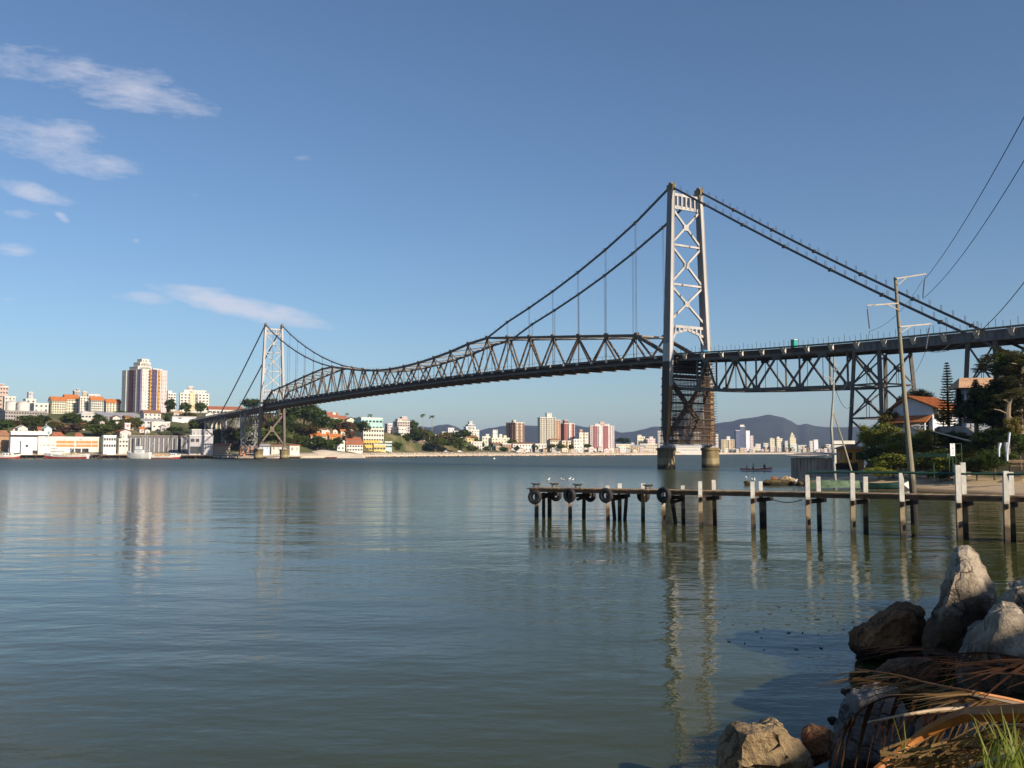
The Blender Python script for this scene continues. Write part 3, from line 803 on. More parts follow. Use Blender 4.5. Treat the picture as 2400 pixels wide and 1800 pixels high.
bld('apartment_block', 'cream apartment block with orange roof at right end of the orange roofed row', 204, 210, 239, 938, 966, 745, (.76, .73, .62), winobj=(6, 0, 5, 1.1, 1.2), roof='gable', rh=9, rc=TILE_O, psi=.35, cat=LT)
bld('apartment_block', 'small cream block with orange roof touching the striped tower on its left', 240, 246, 280, 944, 966, 775, (.74, .68, .55), winobj=(5, 1, 4, 1.1, 1.2), roof='gable', rh=9, rc=TILE_O, psi=.35, cat=LT)
bld('water_tower', 'grey boxy water tower above the orange apartment roofs', 166, 170, 182, 917, 940, 790, (.32, .30, .28), fw=.0, psi=.4, cat='water tower', tops=((.55, .95, 912, (.2, .2, .25)),), ctrl=False)
bld('apartment_block', 'white slab building with flat roof behind the right orange apartment roofs', 200, 203, 230, 925, 955, 810, WHITE, psi=.3, cat=LT, ctrl=False)
def drum(label, xa, xb, yt, yb, D):
    p = W((xa + xb) / 2, yb, D); R = (xb - xa) / 2 * D / F; zt = W(xa, yt, D).z
    t = thing('storage_tank', label, 'storage tank', p); CTRL.append((p.x, p.y, p.z))
    m = MB(); m.lathe((p.x, p.y, 0), [(R, p.z - 6), (R, zt), (R * 1.02, zt + .1), (R * 1.02, zt + .5)], 28); m.build('tank_wall', mat('tank_white', (.66, .60, .54), .7, .4, .2), t)
    m = MB(); m.lathe((p.x, p.y, 0), [(R * 1.0, zt + .5), (R * .7, zt + 1.3), (R * .2, zt + 1.8)], 28); m.build('roof', mat('tank_roof', (.45, .43, .45), .7, .4, .2), t)
drum('large white cylindrical tank at the far left hillside, left one of two', 14, 39, 944, 963, 720)
drum('large white cylindrical tank at the far left hillside, right one of two', 40, 68, 945, 964, 720)
bld('office_block', 'long grey two storey block with small square windows under the white tanks', -4, 9, 108, 963, 990, 690, (.36, .32, .30), winobj=(16, 2, 3, 1.1, 1.1, .1), psi=.25, rc=mat('grey_edge', (.3, .28, .27), .8, .5, .3))
bld('apartment_block', 'pink and brown topped block cut by the left picture edge', -14, -6, 14, 906, 962, 800, (.55, .42, .36), winobj=(3, 1, 6, 1.2, 1.2), psi=.3, cat=LT, tops=((.1, .6, 900, (.4, .22, .18)),))
bld('apartment_block', 'low white block beside the pink topped block at left edge', 2, 6, 32, 930, 962, 780, WHITE, psi=.3, cat=LT)
bld('apartment_block', 'white block with narrow grey roof tower right of the white tanks', 50, 56, 80, 936, 962, 770, WHITE, psi=.3, cat=LT, tops=((.3, .75, 919, (.5, .5, .5)),))
bld('apartment_block', 'low white block with brown roof just left of the orange roofed row', 66, 76, 110, 946, 966, 735, (.7, .66, .62), psi=.3, cat=LT)
bld('villa', 'white villa with pale hip roof below the orange roofed apartments', 177, 188, 220, 970, 994, 665, WHITE, winobj=(4, 1, 2, 1.5, 1.2), roof='hip', rh=7, rc=mat('pale_sheet', (.62, .58, .55), .7, .4, .2), psi=.35, cat='house')
bld('shed', 'long grey sheet roofed shed below the striped tower', 220, 236, 330, 975, 985, 690, (.34, .31, .32), fw=0, roof='shed', rh=11, rc=GREYROOF, psi=.25, cat='shed')
HS = 'house'
bld('house', 'white gabled house at the foot of the striped tower', 326, 335, 375, 968, 984, 680, WHITE, roof='gable', rh=7, rc=TILE_B, psi=.35, cat=HS)
bld('house', 'white house with flat grey roof below the white gabled house', 318, 330, 382, 986, 1004, 655, (.6, .58, .58), roof='gable', rh=5, rc=GREYROOF, psi=.3, cat=HS)
bld('house', 'plain white box house above the dark arcade warehouse', 352, 354, 389, 990, 1009, 625, WHITE, winobj=(3, 0, 1, 1.0, 1.0), psi=.3, cat=HS)
bld('house', 'tiny white and blue house among trees below the grey shed', 254, 262, 279, 979, 990, 660, WHITE, roof='gable_front', rh=5, rc=TILE_R, psi=.3, cat=HS)
bld('house', 'orange ochre house beside the trees below the grey shed', 284, 292, 306, 978, 990, 668, (.6, .38, .12), roof='gable', rh=4, rc=TILE_B, psi=.4, cat=HS)
bld('house', 'pink gabled house above the fishing boat', 268, 280, 306, 1012, 1026, 602, PNK, roof='gable_front', rh=6, rc=TILE_R, psi=.3, cat=HS)
bld('house', 'little white hut with round window left above the pink gabled house', 296, 300, 311, 999, 1008, 625, WHITE, roof='hip', rh=3, rc=PARAPET, psi=.3, cat=HS)
bld('house', 'turquoise white gabled house behind the long white harbour building', 96, 102, 120, 1006, 1022, 590, (.6, .75, .7), roof='gable_front', rh=8, rc=mat('pale_blue_roof', (.5, .62, .62), .6, .5, .2), psi=.3, cat=HS)
bld('house', 'white house with arched roof behind the left end of the harbour building', 33, 40, 63, 1004, 1018, 592, WHITE, roof='gable_front', rh=7, rc=PARAPET, psi=.3, cat=HS)
bld('house', 'house with terracotta roof behind the long white harbour building', 84, 88, 108, 1008, 1018, 600, (.6, .5, .45), roof='gable', rh=7, rc=TILE_R, psi=.3, cat=HS)
bld('house', 'small white house with red roof on the green slope above the market', 112, 118, 143, 997, 1006, 628, WHITE, roof='gable', rh=5, rc=TILE_R, psi=.3, cat=HS)
bld('house', 'small white cottage left of the red roofed cottage on the slope', 102, 105, 112, 994, 1004, 632, WHITE, roof='gable_front', rh=4, rc=TILE_B, psi=.3, cat=HS)
bld('house', 'house with brown pyramid roof peeping over the market hall, left one', 114, 120, 150, 1022, 1040, 582, (.45, .3, .22), fw=0, roof='hip', rh=10, rc=TILE_R, psi=.3, cat=HS)
bld('house', 'house with brown pyramid roof peeping over the market hall, right one', 170, 175, 194, 1022, 1040, 582, (.45, .3, .22), fw=0, roof='hip', rh=8, rc=TILE_R, psi=.3, cat=HS)
bld('house', 'brown thatched looking roof at the left picture edge near the water', -10, -4, 22, 1022, 1052, 578, (.4, .25, .14), fw=0, roof='hip', rh=14, rc=TILE_B, psi=.3, cat=HS)
# --- left waterfront
bld('harbour_building', 'long white harbour building with a strip of dark windows', 20, 24, 110, 1012, 1046, 568, (.82, .80, .82), winobj=(8, 1, 1, 3.2, 1.3, .45), psi=.2)
mk = bld('market_hall', 'white market hall with orange louvre bands behind the moored red keel boat', 87, 89, 231, 1025, 1062, 559, (.80, .72, .66), fw=0, psi=.15)
root, C, fd, sd, w, d, z0, z1, pw = mk; up = Vector((0, 0, 1)); hgt = z1 - z0
for (a, b, y0, y1, cm) in ((.29, .59, .62, .80, 'o'), (.61, .87, .62, .80, 'o'), (.88, .985, .62, .80, 'o'), (.29, .59, .40, .56, 'o'), (.61, .87, .40, .56, 'o'), (.88, .985, .40, .56, 'o'), (.52, .585, .03, .3, 'd'), (.6, .7, .03, .3, 'd'), (.72, .83, .03, .3, 'd')):
    m = MB(); m.obox(C + fd * w * (a + b) / 2 + up * (z0 + hgt * (y0 + y1) / 2), fd * w * (b - a) / 2, sd * .12, up * hgt * (y1 - y0) / 2)
    m.build('louvre_band' if cm == 'o' else 'doorway', mat('louvre_orange', (.52, .25, .10), .8, .5, .2) if cm == 'o' else GLASS, root)
# fascia and wall lettering: too small in the photo to read, kept as letter-sized marks
def marks(a, b, yc, hh, colr, name, gaps):
    m = MB(); n = 34; k = 0
    for i in range(n):
        if i in gaps: continue
        x = a + (b - a) * (i + .5) / n; wd = (b - a) / n * w * .32
        p = C + fd * w * x - sd * .1 + up * (z0 + hgt * yc)
        t = i % 4
        if t == 0: m.obox(p, fd * wd * .25, sd * .03, up * hh); m.obox(p + up * hh * .8 + fd * wd * .5, fd * wd * .5, sd * .03, up * hh * .2)
        elif t == 1: m.obox(p - fd * wd * .7, fd * wd * .25, sd * .03, up * hh); m.obox(p + fd * wd * .7, fd * wd * .25, sd * .03, up * hh); m.obox(p, fd * wd * .7, sd * .03, up * hh * .2)
        elif t == 2: m.obox(p + up * hh * .8, fd * wd, sd * .03, up * hh * .2); m.obox(p - up * hh * .8, fd * wd, sd * .03, up * hh * .2); m.obox(p - fd * wd * .7, fd * wd * .25, sd * .03, up * hh)
        else: m.obox(p, fd * wd * .25, sd * .03, up * hh); m.obox(p - up * hh * .8 + fd * wd * .5, fd * wd * .5, sd * .03, up * hh * .2)
    m.build(name, colr, root)
marks(.22, .84, .90, .32, mat('letter_blue', (.25, .33, .5), .7, 1, .1), 'lettering', (8, 9, 17, 18, 20, 21, 29))
marks(.03, .26, .50, .38, mat('letter_red', (.6, .12, .10), .7, 1, .1), 'lettering', (3, 4, 5, 13, 14, 15, 16, 25, 26))
bld('kiosk', 'white square kiosk on the quay left of the market hall', 46, 49, 76, 1036, 1054, 553, (.85, .84, .86), winobj=(1, 0, 1, 1.4, 1.3), psi=.15, cat='kiosk')
bld('house', 'white two storey waterside house with balconies on stilts right of the market', 238, 242, 271, 1022, 1052, 556, (.82, .80, .82), winobj=(5, 1, 2, 1.0, 1.5), psi=.25, cat=HS, rc=mat('bluewhite', (.6, .7, .75), .6, .5, .2))
bld('house', 'narrow white stacked terrace house between the stilt house and warehouse', 274, 278, 300, 1030, 1050, 562, WHITE, winobj=(3, 1, 2, 1.0, 1.0), psi=.3, cat=HS, tops=((.3, .95, 1017, WHITE),))
wr = bld('warehouse', 'dark grey arcade warehouse with pale columns on the waterfront', 297, 300, 441, 1022, 1062, 566, (.16, .15, .16), fw=0, psi=.15, rc=mat('ware_roof', (.22, .19, .17), .8, .4, .3), cat='warehouse')
root, C, fd, sd, w, d, z0, z1, pw = wr
for i in range(13):
    m = MB(); m.obox(C + fd * w * (i + .5) / 13 - sd * .25 + up * ((z0 + z1) / 2 - .5), fd * .32, sd * .3, up * ((z1 - z0) / 2 - .6)); m.build('column', mat('column_pale', (.42, .40, .40), .8, .5, .25), root)
for a in (.07, .12, .17, .75, .85): 
    m = MB(); m.obox(C + fd * w * a + up * (z0 + (z1 - z0) * .45), fd * w * .017, sd * .12, up * (z1 - z0) * .4); m.build('doorway', GLASS, root)
gb = bld('boat_hall', 'plain pale grey boat hall with a large dark opening near the far tower', 440, 444, 499, 1022, 1064, 556, (.48, .46, .48), fw=0, psi=.22, tops=((.1, .98, 1007, (.48, .46, .48)),))
root, C, fd, sd, w, d, z0, z1, pw = gb
for (a, b, y0, y1) in ((.02, .5, .02, .42), (.04, .2, .68, .85), (.26, .4, .68, .85)):
    m = MB(); m.obox(C + fd * w * (a + b) / 2 + up * (z0 + (z1 - z0) * (y0 + y1) / 2), fd * w * (b - a) / 2, sd * .14, up * (z1 - z0) * (y1 - y0) / 2); m.build('doorway' if y0 < .1 else 'window', GLASS, root)
bld('boathouse', 'low brown stone boathouse right of the pale grey boat hall', 497, 500, 540, 1046, 1064, 566, (.32, .26, .20), fw=0, roof='gable', rh=6, rc=TILE_B, psi=.2)
bld('boathouse', 'blue white boathouse behind the left pier of the far tower', 606, 609, 632, 1043, 1058, 556, (.55, .66, .78), fw=.3, roof='shed', rh=2, rc=GREYROOF, psi=.2)
bld('boathouse', 'orange brick boathouse left of the far tower pier', 560, 563, 606, 1047, 1058, 562, (.46, .22, .12), fw=.3, roof='shed', rh=2, rc=TILE_R, psi=.2)
bld('boathouse', 'white stained boathouse between the two far tower piers', 633, 636, 668, 1044, 1058, 560, WHITE, fw=.4, roof='shed', rh=2, rc=TILE_B, psi=.2)
bld('boathouse', 'white and red boathouse right of the far tower right pier', 676, 679, 702, 1044, 1060, 556, (.7, .62, .58), fw=.4, roof='shed', rh=2, rc=TILE_R, psi=.2)
# --- hill behind the far tower
bld('apartment_block', 'white apartment block with square roof tower left of the far bridge tower', 417, 419, 487, 922, 962, 830, (.76, .72, .66), winobj=(8, 0, 6, 1.6, 1.1, .0), tops=((.12, .9, 914), (.28, .44, 905, (.6, .5, .45))), psi=.2, cat=LT, stripes=(('f', .32, .5, (.74, .62, .40), .8), ('f', .5, .62, (.35, .28, .25), .3)))
bld('apartment_block', 'white apartment block half hidden by the right side of the striped tower', 380, 390, 409, 922, 960, 830, (.76, .72, .68), winobj=(3, 1, 6, 1.6, 1.1), tops=((.1, .6, 916),), psi=.3, cat=LT)
bld('row_house', 'long white row with dull red roof behind the cable of the far tower', 484, 487, 566, 959, 972, 800, WHITE, winobj=(9, 0, 1, 2.4, 1.5), roof='gable', rh=7, rc=TILE_R, psi=.15, cat='house')
bld('house', 'white gabled house with steep roof in front of the long red roofed row', 476, 480, 502, 972, 982, 740, WHITE, fw=.3, roof='gable_front', rh=7, rc=GREYROOF, psi=.25, cat=HS)
bld('retaining_building', 'long low white building on top of the bare grass slope', 398, 402, 458, 977, 988, 660, (.72, .70, .70), fw=0, roof='flat', psi=.2, rc=GREYROOF)
bld('house', 'small white house with pale pointed roof below the left white block', 400, 405, 430, 968, 978, 700, (.66, .6, .55), roof='hip', rh=6, rc=TILE_P, psi=.3, cat=HS)
bld('house', 'white house with pink red roof right of the big dark tree', 760, 768, 792, 978, 996, 760, WHITE, roof='gable', rh=12, rc=TILE_R, psi=.5, cat=HS, tops=((.5, .8, 967),))
bld('house', 'ochre house with terracotta roof left of the mint green building', 780, 788, 812, 982, 998, 770, (.62, .5, .35), roof='gable', rh=8, rc=TILE_R, psi=.5, cat=HS)
bld('house', 'cream house with arched gable touching the mint green building', 806, 812, 832, 985, 1002, 750, (.75, .68, .5), roof='gable_front', rh=7, rc=TILE_B, psi=.3, cat=HS, winobj=(3, 0, 2, .9, 1.0))
bld('school_building', 'mint green building standing above a cream one with a grid of windows', 829, 846, 896, 980, 1012, 735, (.42, .66, .60), winobj=(6, 0, 2, 2.2, 1.5, .1), psi=.5, tops=((.02, .9, 979.0, (.42, .66, .6)),))
bld('school_building', 'cream four row window block below the mint green building', 822, 851, 899, 1004, 1036, 715, (.74, .69, .56), winobj=(8, 0, 3, 1.5, 1.6), psi=.6, rc=mat('cream_lid', (.62, .55, .45), .8, .5, .2))
bld('restaurant', 'bright yellow restaurant with pillared porch below the cream window block', 848, 852, 890, 1034, 1058, 690, (.78, .52, .12), winobj=(6, 0, 2, 1.6, 1.5), psi=.3, rc=mat('yellow_lid', (.7, .42, .08), .8, .5, .2))
bld('restaurant', 'pale yellow low restaurant right of the pillared yellow one', 872, 876, 904, 1042, 1060, 692, (.68, .52, .2), winobj=(4, 0, 1, 1.8, 1.4), psi=.3)
bld('house', 'turquoise white flat house right of the yellow restaurants', 898, 902, 918, 1036, 1050, 715, (.55, .72, .70), winobj=(3, 0, 2, 1.6, 1.2), psi=.3, cat=HS)
bld('house', 'white waterside house with terracotta roof beside the sand bank', 785, 790, 808, 1033, 1056, 625, (.80, .76, .68), winobj=(2, 1, 2, 1.0, 1.2), roof='gable_front', rh=5, rc=TILE_R, psi=.5, cat=HS)
bld('house', 'long white house with stepped terracotta roofs right of the sand bank house', 808, 812, 850, 1042, 1058, 640, (.76, .7, .64), winobj=(6, 0, 2, 1.2, 1.2), roof='gable', rh=8, rc=TILE_R, psi=.3, cat=HS)
bld('house', 'house with terracotta roof just behind the stepped roofs', 806, 812, 846, 1032, 1046, 662, (.6, .5, .42), roof='gable', rh=7, rc=TILE_R, psi=.35, cat=HS)
bld('house', 'long orange roofed house above the round shore trees', 722, 728, 772, 1022, 1040, 640, (.62, .5, .38), winobj=(5, 0, 1, 1.4, 1.2), roof='gable', rh=9, rc=TILE_O, psi=.35, cat=HS, tops=((.6, .82, 1009, WHITE),))
bld('house', 'ochre orange house right of the long orange roofed one', 766, 772, 800, 1024, 1042, 645, (.62, .36, .14), winobj=(4, 0, 2, 1.0, 1.1), roof='gable', rh=7, rc=TILE_O, psi=.4, cat=HS)
bld('house', 'grey stone house left of the long orange roofed house', 690, 698, 724, 1014, 1042, 645, (.42, .38, .34), fw=.2, roof='gable_front', rh=6, rc=GREYROOF, psi=.35, cat=HS)
bld('house', 'white house with rounded turret behind the ochre orange house', 793, 797, 817, 1012, 1030, 690, (.72, .74, .78), roof='hip', rh=5, rc=mat('slate_blue', (.35, .42, .5), .6, .5, .2), psi=.3, cat=HS)
bld('apartment_block', 'stepped grey brown apartment block on the hilltop right of the mint building', 921, 931, 960, 988, 1012, 800, (.52, .44, .40), winobj=(5, 1, 4, 1.3, 1.1), tops=((.1, .9, 982, (.55, .45, .4)), (.45, .85, 977, (.5, .36, .3))), psi=.45, cat=LT)
bld('apartment_block', 'narrow pinkish block left of the stepped hilltop block', 901, 908, 918, 994, 1018, 770, PNK, winobj=(2, 1, 4, .9, .9), psi=.5, cat=LT)
bld('house', 'white flat building below the stepped hilltop block', 914, 934, 952, 1002, 1020, 765, WHITE, winobj=(3, 3, 2, 1.0, 1.0), psi=.6, cat=HS)
bld('house', 'brown wooden house with long flat roof among the shore trees', 946, 952, 998, 1036, 1048, 800, (.24, .17, .12), winobj=(6, 0, 1, 1.5, 1.2), roof='gable', rh=3, rc=mat('dry_roof', (.36, .28, .2), .8, .6, .3), psi=.25, cat=HS)
bld('house', 'white terrace house under the royal palms', 985, 990, 1008, 1017, 1030, 860, WHITE, psi=.3, cat=HS)
# --- middle city
MID = [
 ('brown framed open house below the long white block', 1012, 1016, 1040, 1033, 1052, 850, (.30, .2, .14), dict(winobj=(3, 0, 2, 2.2, 1.6))),
 ('long low white block right of the palms', 1012, 1016, 1047, 1020, 1036, 880, WHITE, {}),
 ('small white block with orange terrace behind the long low white block', 1030, 1036, 1052, 1013, 1030, 920, (.72, .62, .52), {}),
 ('tall white block with dark stair slot right of the palms', 1046, 1050, 1064, 1004, 1045, 890, (.70, .68, .70), dict(fw=.2)),
 ('blank pale grey block with blue white top left of the stepped white tower', 1061, 1064, 1088, 1011, 1048, 870, (.60, .58, .60), dict(fw=.15, su=5)),
 ('stepped white tower with blue grey roof crown', 1083, 1093, 1123, 1008, 1042, 960, (.78, .74, .68), dict(tops=((.05, .8, 1000, (.7, .7, .72)), (.2, .7, 995, (.35, .38, .45)), (.3, .55, 988, WHITE)))),
 ('ochre gabled house in front of the stepped white tower', 1084, 1090, 1118, 1026, 1050, 880, (.68, .52, .25), dict(roof='gable', rh=6, rc=TILE_B)),
 ('white low house at the end of the green bank', 1100, 1104, 1130, 1036, 1056, 860, WHITE, {}),
 ('pale sage block with curved roof right of the green bank', 1126, 1130, 1149, 1024, 1048, 930, (.60, .60, .50), dict(tops=((.5, .9, 1018, (.6, .6, .5)),))),
 ('cream slab block with narrow tall stair tower', 1148, 1153, 1194, 1027, 1046, 930, (.70, .66, .52), dict(band=(.5, .46, .3), tops=((.08, .34, 1008, (.72, .70, .62)), (.45, .6, 1018), (.7, .85, 1021)))),
 ('dark green fronted house below the cream slab block', 1150, 1156, 1176, 1041, 1056, 900, (.10, .20, .12), dict(roof='gable', rh=3, rc=TILE_R)),
 ('brown brick house right of the dark green fronted one', 1175, 1178, 1198, 1041, 1058, 900, (.42, .30, .22), {}),
 ('brown residential tower with cream balcony columns', 1186, 1207, 1229, 991, 1048, 980, (.32, .17, .11), dict(winobj=(4, 4, 12, 1.5, 1.2), stripes=(('f', .1, .3, (.62, .5, .36), .8), ('f', .55, .72, (.62, .5, .36), .8), ('s', .2, .4, (.5, .3, .2), .6), ('s', .7, .9, (.5, .3, .2), .6)), tops=((.05, .3, 985, (.6, .5, .35)),), psi=.7)),
 ('long white shed like house with brown roof near the shore', 1198, 1202, 1252, 1040, 1058, 905, (.76, .70, .66), dict(roof='gable', rh=2, rc=TILE_B)),
 ('white two storey house below the big cream tower', 1251, 1255, 1281, 1041, 1058, 910, WHITE, {}),
 ('big cream tower, tallest of the middle skyline', 1260, 1266, 1302, 979, 1050, 1000, (.66, .60, .48), dict(winobj=(6, 1, 15, 2.0, 1.0), tops=((.48, .8, 968, WHITE),), stripes=(('f', .44, .5, (.7, .64, .5), .8), ('f', .94, 1.0, (.75, .66, .5), .8)), psi=.3)),
 ('slim salmon tower attached to the big cream tower', 1302, 1304, 1314, 985, 1050, 1010, (.60, .36, .24), dict(winobj=(2, 0, 14, 1.2, 1.0), psi=.3)),
 ('maroon and white tower right of the salmon tower', 1314, 1323, 1347, 993, 1048, 1020, (.36, .13, .10), dict(winobj=(4, 2, 12, 1.2, 1.0), stripes=(('f', .4, .65, WHITE, .9), ('f', .92, 1.0, PNK, .7)), tops=((.1, .45, 985, (.3, .12, .1)),), psi=.5)),
 ('pale cream twin block left of the pink tower', 1353, 1358, 1379, 1015, 1052, 960, (.74, .66, .54), dict(stripes=(('f', .5, .62, (.5, .42, .32), .6),), tops=((.1, .4, 1008, (.45, .22, .16)),))),
 ('cream apartment house with brown roof below the big cream tower', 1282, 1290, 1314, 1032, 1057, 925, CREAM, dict(winobj=(4, 1, 4, 1.5, 1.2), roof='hip', rh=5, rc=TILE_B)),
 ('cream apartment house with brown stair column', 1313, 1318, 1338, 1034, 1057, 925, (.72, .62, .44), dict(winobj=(3, 0, 4, 1.4, 1.2), stripes=(('f', .45, .6, (.35, .18, .1), .8),))),
 ('white block with black downpipes below the twin block', 1340, 1345, 1365, 1030, 1060, 930, (.76, .72, .66), dict(band=(.4, .38, .36))),
 ('pink white tower with maroon balcony bands', 1381, 1384, 1440, 999, 1050, 1000, (.74, .62, .60), dict(winobj=(9, 0, 12, 1.2, 1.0), stripes=(('f', .12, .28, (.38, .14, .14), .6), ('f', .55, .74, (.38, .14, .14), .6), ('f', .34, .5, (.78, .68, .66), .9)), tops=((.2, .82, 994, (.76, .66, .62)), (.42, .6, 989, (.6, .4, .35))), psi=.25)),
 ('low cream strip block right of the pink tower', 1440, 1444, 1478, 1042, 1058, 1080, CREAM, dict(band=(.4, .3, .2))),
 ('low brown block with pale roof below the mountain dip', 1476, 1480, 1514, 1046, 1058, 1100, (.5, .4, .28), dict(roof='shed', rh=3, rc=GREYROOF)),
 ('turquoise small building near the beach left of the near tower', 1446, 1449, 1467, 1048, 1061, 1050, (.45, .70, .68), {}),
 ('stepped cream block left of the near tower', 1490, 1494, 1512, 1024, 1054, 1200, CREAM, dict(tops=((.1, .6, 1020),))),
 ('pinkish twin block left of the near tower', 1511, 1515, 1536, 1029, 1050, 1200, PNK, dict(tops=((.4, .8, 1024, PNK),))),
 ('beige ribbed low block touching the near tower', 1497, 1500, 1540, 1041, 1060, 1110, (.56, .50, .40), dict(band=(.35, .3, .25))),
 ('slim grey tower just left of the near tower leg', 1540, 1542, 1556, 1011, 1056, 1180, (.46, .42, .40), dict(winobj=(3, 0, 13, 1.2, 1.0))),
 ('cream tower seen through the scaffolding of the near tower, left one', 1577, 1580, 1592, 1011, 1056, 1250, (.7, .6, .46), dict(winobj=(3, 0, 11, 1.2, 1.0))),
 ('white tower seen through the scaffolding of the near tower, right one', 1622, 1626, 1642, 1014, 1056, 1250, WHITE, dict(winobj=(3, 0, 10, 1.2, 1.0))),
 ('low white hall seen between the near tower legs', 1580, 1584, 1645, 1045, 1058, 1220, WHITE, dict(roof='gable', rh=2, rc=GREYROOF)),
 ('slim white tower just right of the near tower', 1677, 1678, 1684, 1017, 1056, 1500, WHITE, {}),
 ('wide beige tower with brown ribs right of the near tower', 1686, 1691, 1722, 1031, 1060, 1500, (.50, .40, .26), dict(winobj=(7, 0, 9, 1.4, 1.2), stripes=(('f', .2, .28, (.7, .6, .4), .8), ('f', .55, .64, (.7, .6, .4), .8)), tops=((.45, .7, 1023, WHITE),))),
 ('dark blue glass tower, taller right half', 1733, 1735, 1747, 1000, 1056, 1520, (.10, .13, .22), dict(winobj=(4, 0, 18, 1.2, 1.0), tops=((.1, .9, 996, WHITE),), win=(.5, .5, .55))),
 ('dark blue glass tower, lower left half', 1722, 1725, 1735, 1009, 1056, 1515, (.12, .14, .24), dict(winobj=(3, 0, 16, 1.2, 1.0))),
 ('white tower attached to the dark blue glass tower', 1747, 1749, 1758, 1010, 1056, 1525, (.80, .80, .84), dict(fw=.25)),
 ('stepped pinkish annex right of the white tower', 1757, 1759, 1766, 1022, 1056, 1540, PNK, {}),
 ('low white pair of blocks left of the cream slim blocks', 1768, 1771, 1783, 1041, 1058, 1620, WHITE, {}),
 ('low white square block under the mountain flank', 1788, 1790, 1801, 1039, 1056, 1680, WHITE, {}),
 ('slim cream block with brown crown', 1803, 1805, 1816, 1029, 1057, 1650, CREAM, dict(tops=((.1, .7, 1027, (.5, .35, .25)),))),
 ('double cream block right of the brown crowned block', 1818, 1821, 1835, 1028, 1058, 1650, (.76, .68, .5), dict(tops=((.1, .5, 1024),))),
 ('slim white block left of the pointed cream tower', 1839, 1840, 1847, 1034, 1058, 1680, WHITE, {}),
 ('pointed cream tower standing alone right of the blue tower', 1849, 1852, 1866, 1027, 1058, 1640, (.78, .68, .46), dict(tops=((.15, .8, 1020, (.76, .66, .46)), (.28, .6, 1015, (.76, .66, .46))))),
 ('white and green podium block below the pointed cream tower', 1850, 1853, 1868, 1041, 1059, 1610, (.62, .7, .62), {}),
 ('wide white low block right of the pointed cream tower', 1868, 1871, 1890, 1044, 1059, 1640, WHITE, {}),
 ('twin white block with gap, left one', 1896, 1898, 1906, 1034, 1056, 1720, WHITE, {}),
 ('twin white block with blue slot, right one', 1906, 1908, 1918, 1031, 1056, 1720, (.76, .74, .78), dict(fw=.2)),
 ('long white block behind the thin leaning pole', 1933, 1936, 1955, 1042, 1058, 1750, WHITE, {}),
]
for (lab, x0, xm, x1, yt, yb, D, wall, kw) in MID:
    kw = dict(kw); kw.setdefault('group', 'city buildings on the far shore')
    nm = 'city_tower' if 'tower' in lab.split(',')[0].split(' of ')[0] and 'block' not in lab[:12] else 'city_building'
    if 'house' in lab.split(' below')[0].split(' in front')[0]: nm = 'city_house'
    bld(nm, lab, x0, xm, x1, yt, yb, D, wall, **kw)
# --- small houses in the strips between, each a thing; labels by colour, landmark and order from the left
FILL = []
def fill(x0, x1, n, ya, yb, D0, D1, where, cols, seed, roofp=.35, wmin=7, wmax=16):
    R = random.Random(seed)
    for i in range(n):
        x = x0 + (x1 - x0) * (i + R.uniform(.15, .85)) / n; wpx = R.uniform(wmin, wmax); D = max(R.uniform(D0, D1), ds(x) + (R.uniform(14, 40) if seed < 10 else R.uniform(58, 75))); yt = R.uniform(ya, yb)
        cn, c = R.choice(cols); g = R.random() < roofp
        yb0 = max(yt + 6, HZ + (CAMH - 2.0 - (D - D0) * .01) * F / D) if D > 850 and seed < 10 else yt + R.uniform(8, 12)
        FILL.append((where, cn, g, x, wpx, yt, min(yb0, 1061), D, c, R.choice([TILE_R, TILE_B, TILE_O, GREYROOF]), R.uniform(.2, .6)))
CW = [('white', WHITE), ('cream', CREAM), ('pale pink', PNK), ('grey', (.45, .43, .42)), ('tan', (.52, .40, .28))]
fill(1128, 1205, 5, 1046, 1052, 880, 900, 'on the shore below the cream slab block', CW, 1)
fill(1200, 1300, 6, 1048, 1053, 890, 905, 'on the shore below the big cream tower', CW, 2)
fill(1300, 1385, 6, 1049, 1054, 905, 915, 'on the shore between big cream and pink towers', CW, 3)
fill(1380, 1545, 12, 1049, 1055, 930, 1060, 'on the shore right of the pink tower', CW, 4)
fill(1440, 1545, 6, 1038, 1045, 1250, 1400, 'in the second row left of the near tower', CW, 5)
fill(1574, 1660, 6, 1050, 1055, 1180, 1300, 'on the shore between the near tower legs', CW, 6, wmin=6, wmax=12)
fill(1676, 1770, 10, 1050, 1056, 1450, 1500, 'on the shore below the dark blue tower', CW, 7, wmin=5, wmax=11)
fill(1765, 1935, 22, 1047, 1056, 1540, 1750, 'on the shore below the cream slim blocks', CW, 8, wmin=5, wmax=11)
fill(1900, 1990, 9, 1045, 1053, 1700, 1900, 'in the far strip behind the thin leaning pole', CW, 9, wmin=5, wmax=11)
fill(20, 250, 14, 996, 1010, 600, 640, 'on the green slope above the market', CW, 10, .8, 8, 16)
fill(225, 400, 10, 990, 1012, 605, 650, 'on the slope below the striped tower', CW, 12, .8, 8, 16)
fill(690, 830, 7, 1000, 1022, 640, 720, 'on the slope right of the far tower', CW, 13, .8, 8, 15)
fill(905, 1020, 6, 1012, 1042, 760, 850, 'among the trees left of the royal palms', CW, 14, .6, 8, 14)
groups = {}
for it in FILL: groups.setdefault((it[0], it[1], it[2]), []).append(it)
ORDN = ['first', 'second', 'third', 'fourth', 'fifth', 'sixth', 'seventh', 'eighth', 'ninth', 'tenth', 'eleventh', 'twelfth']
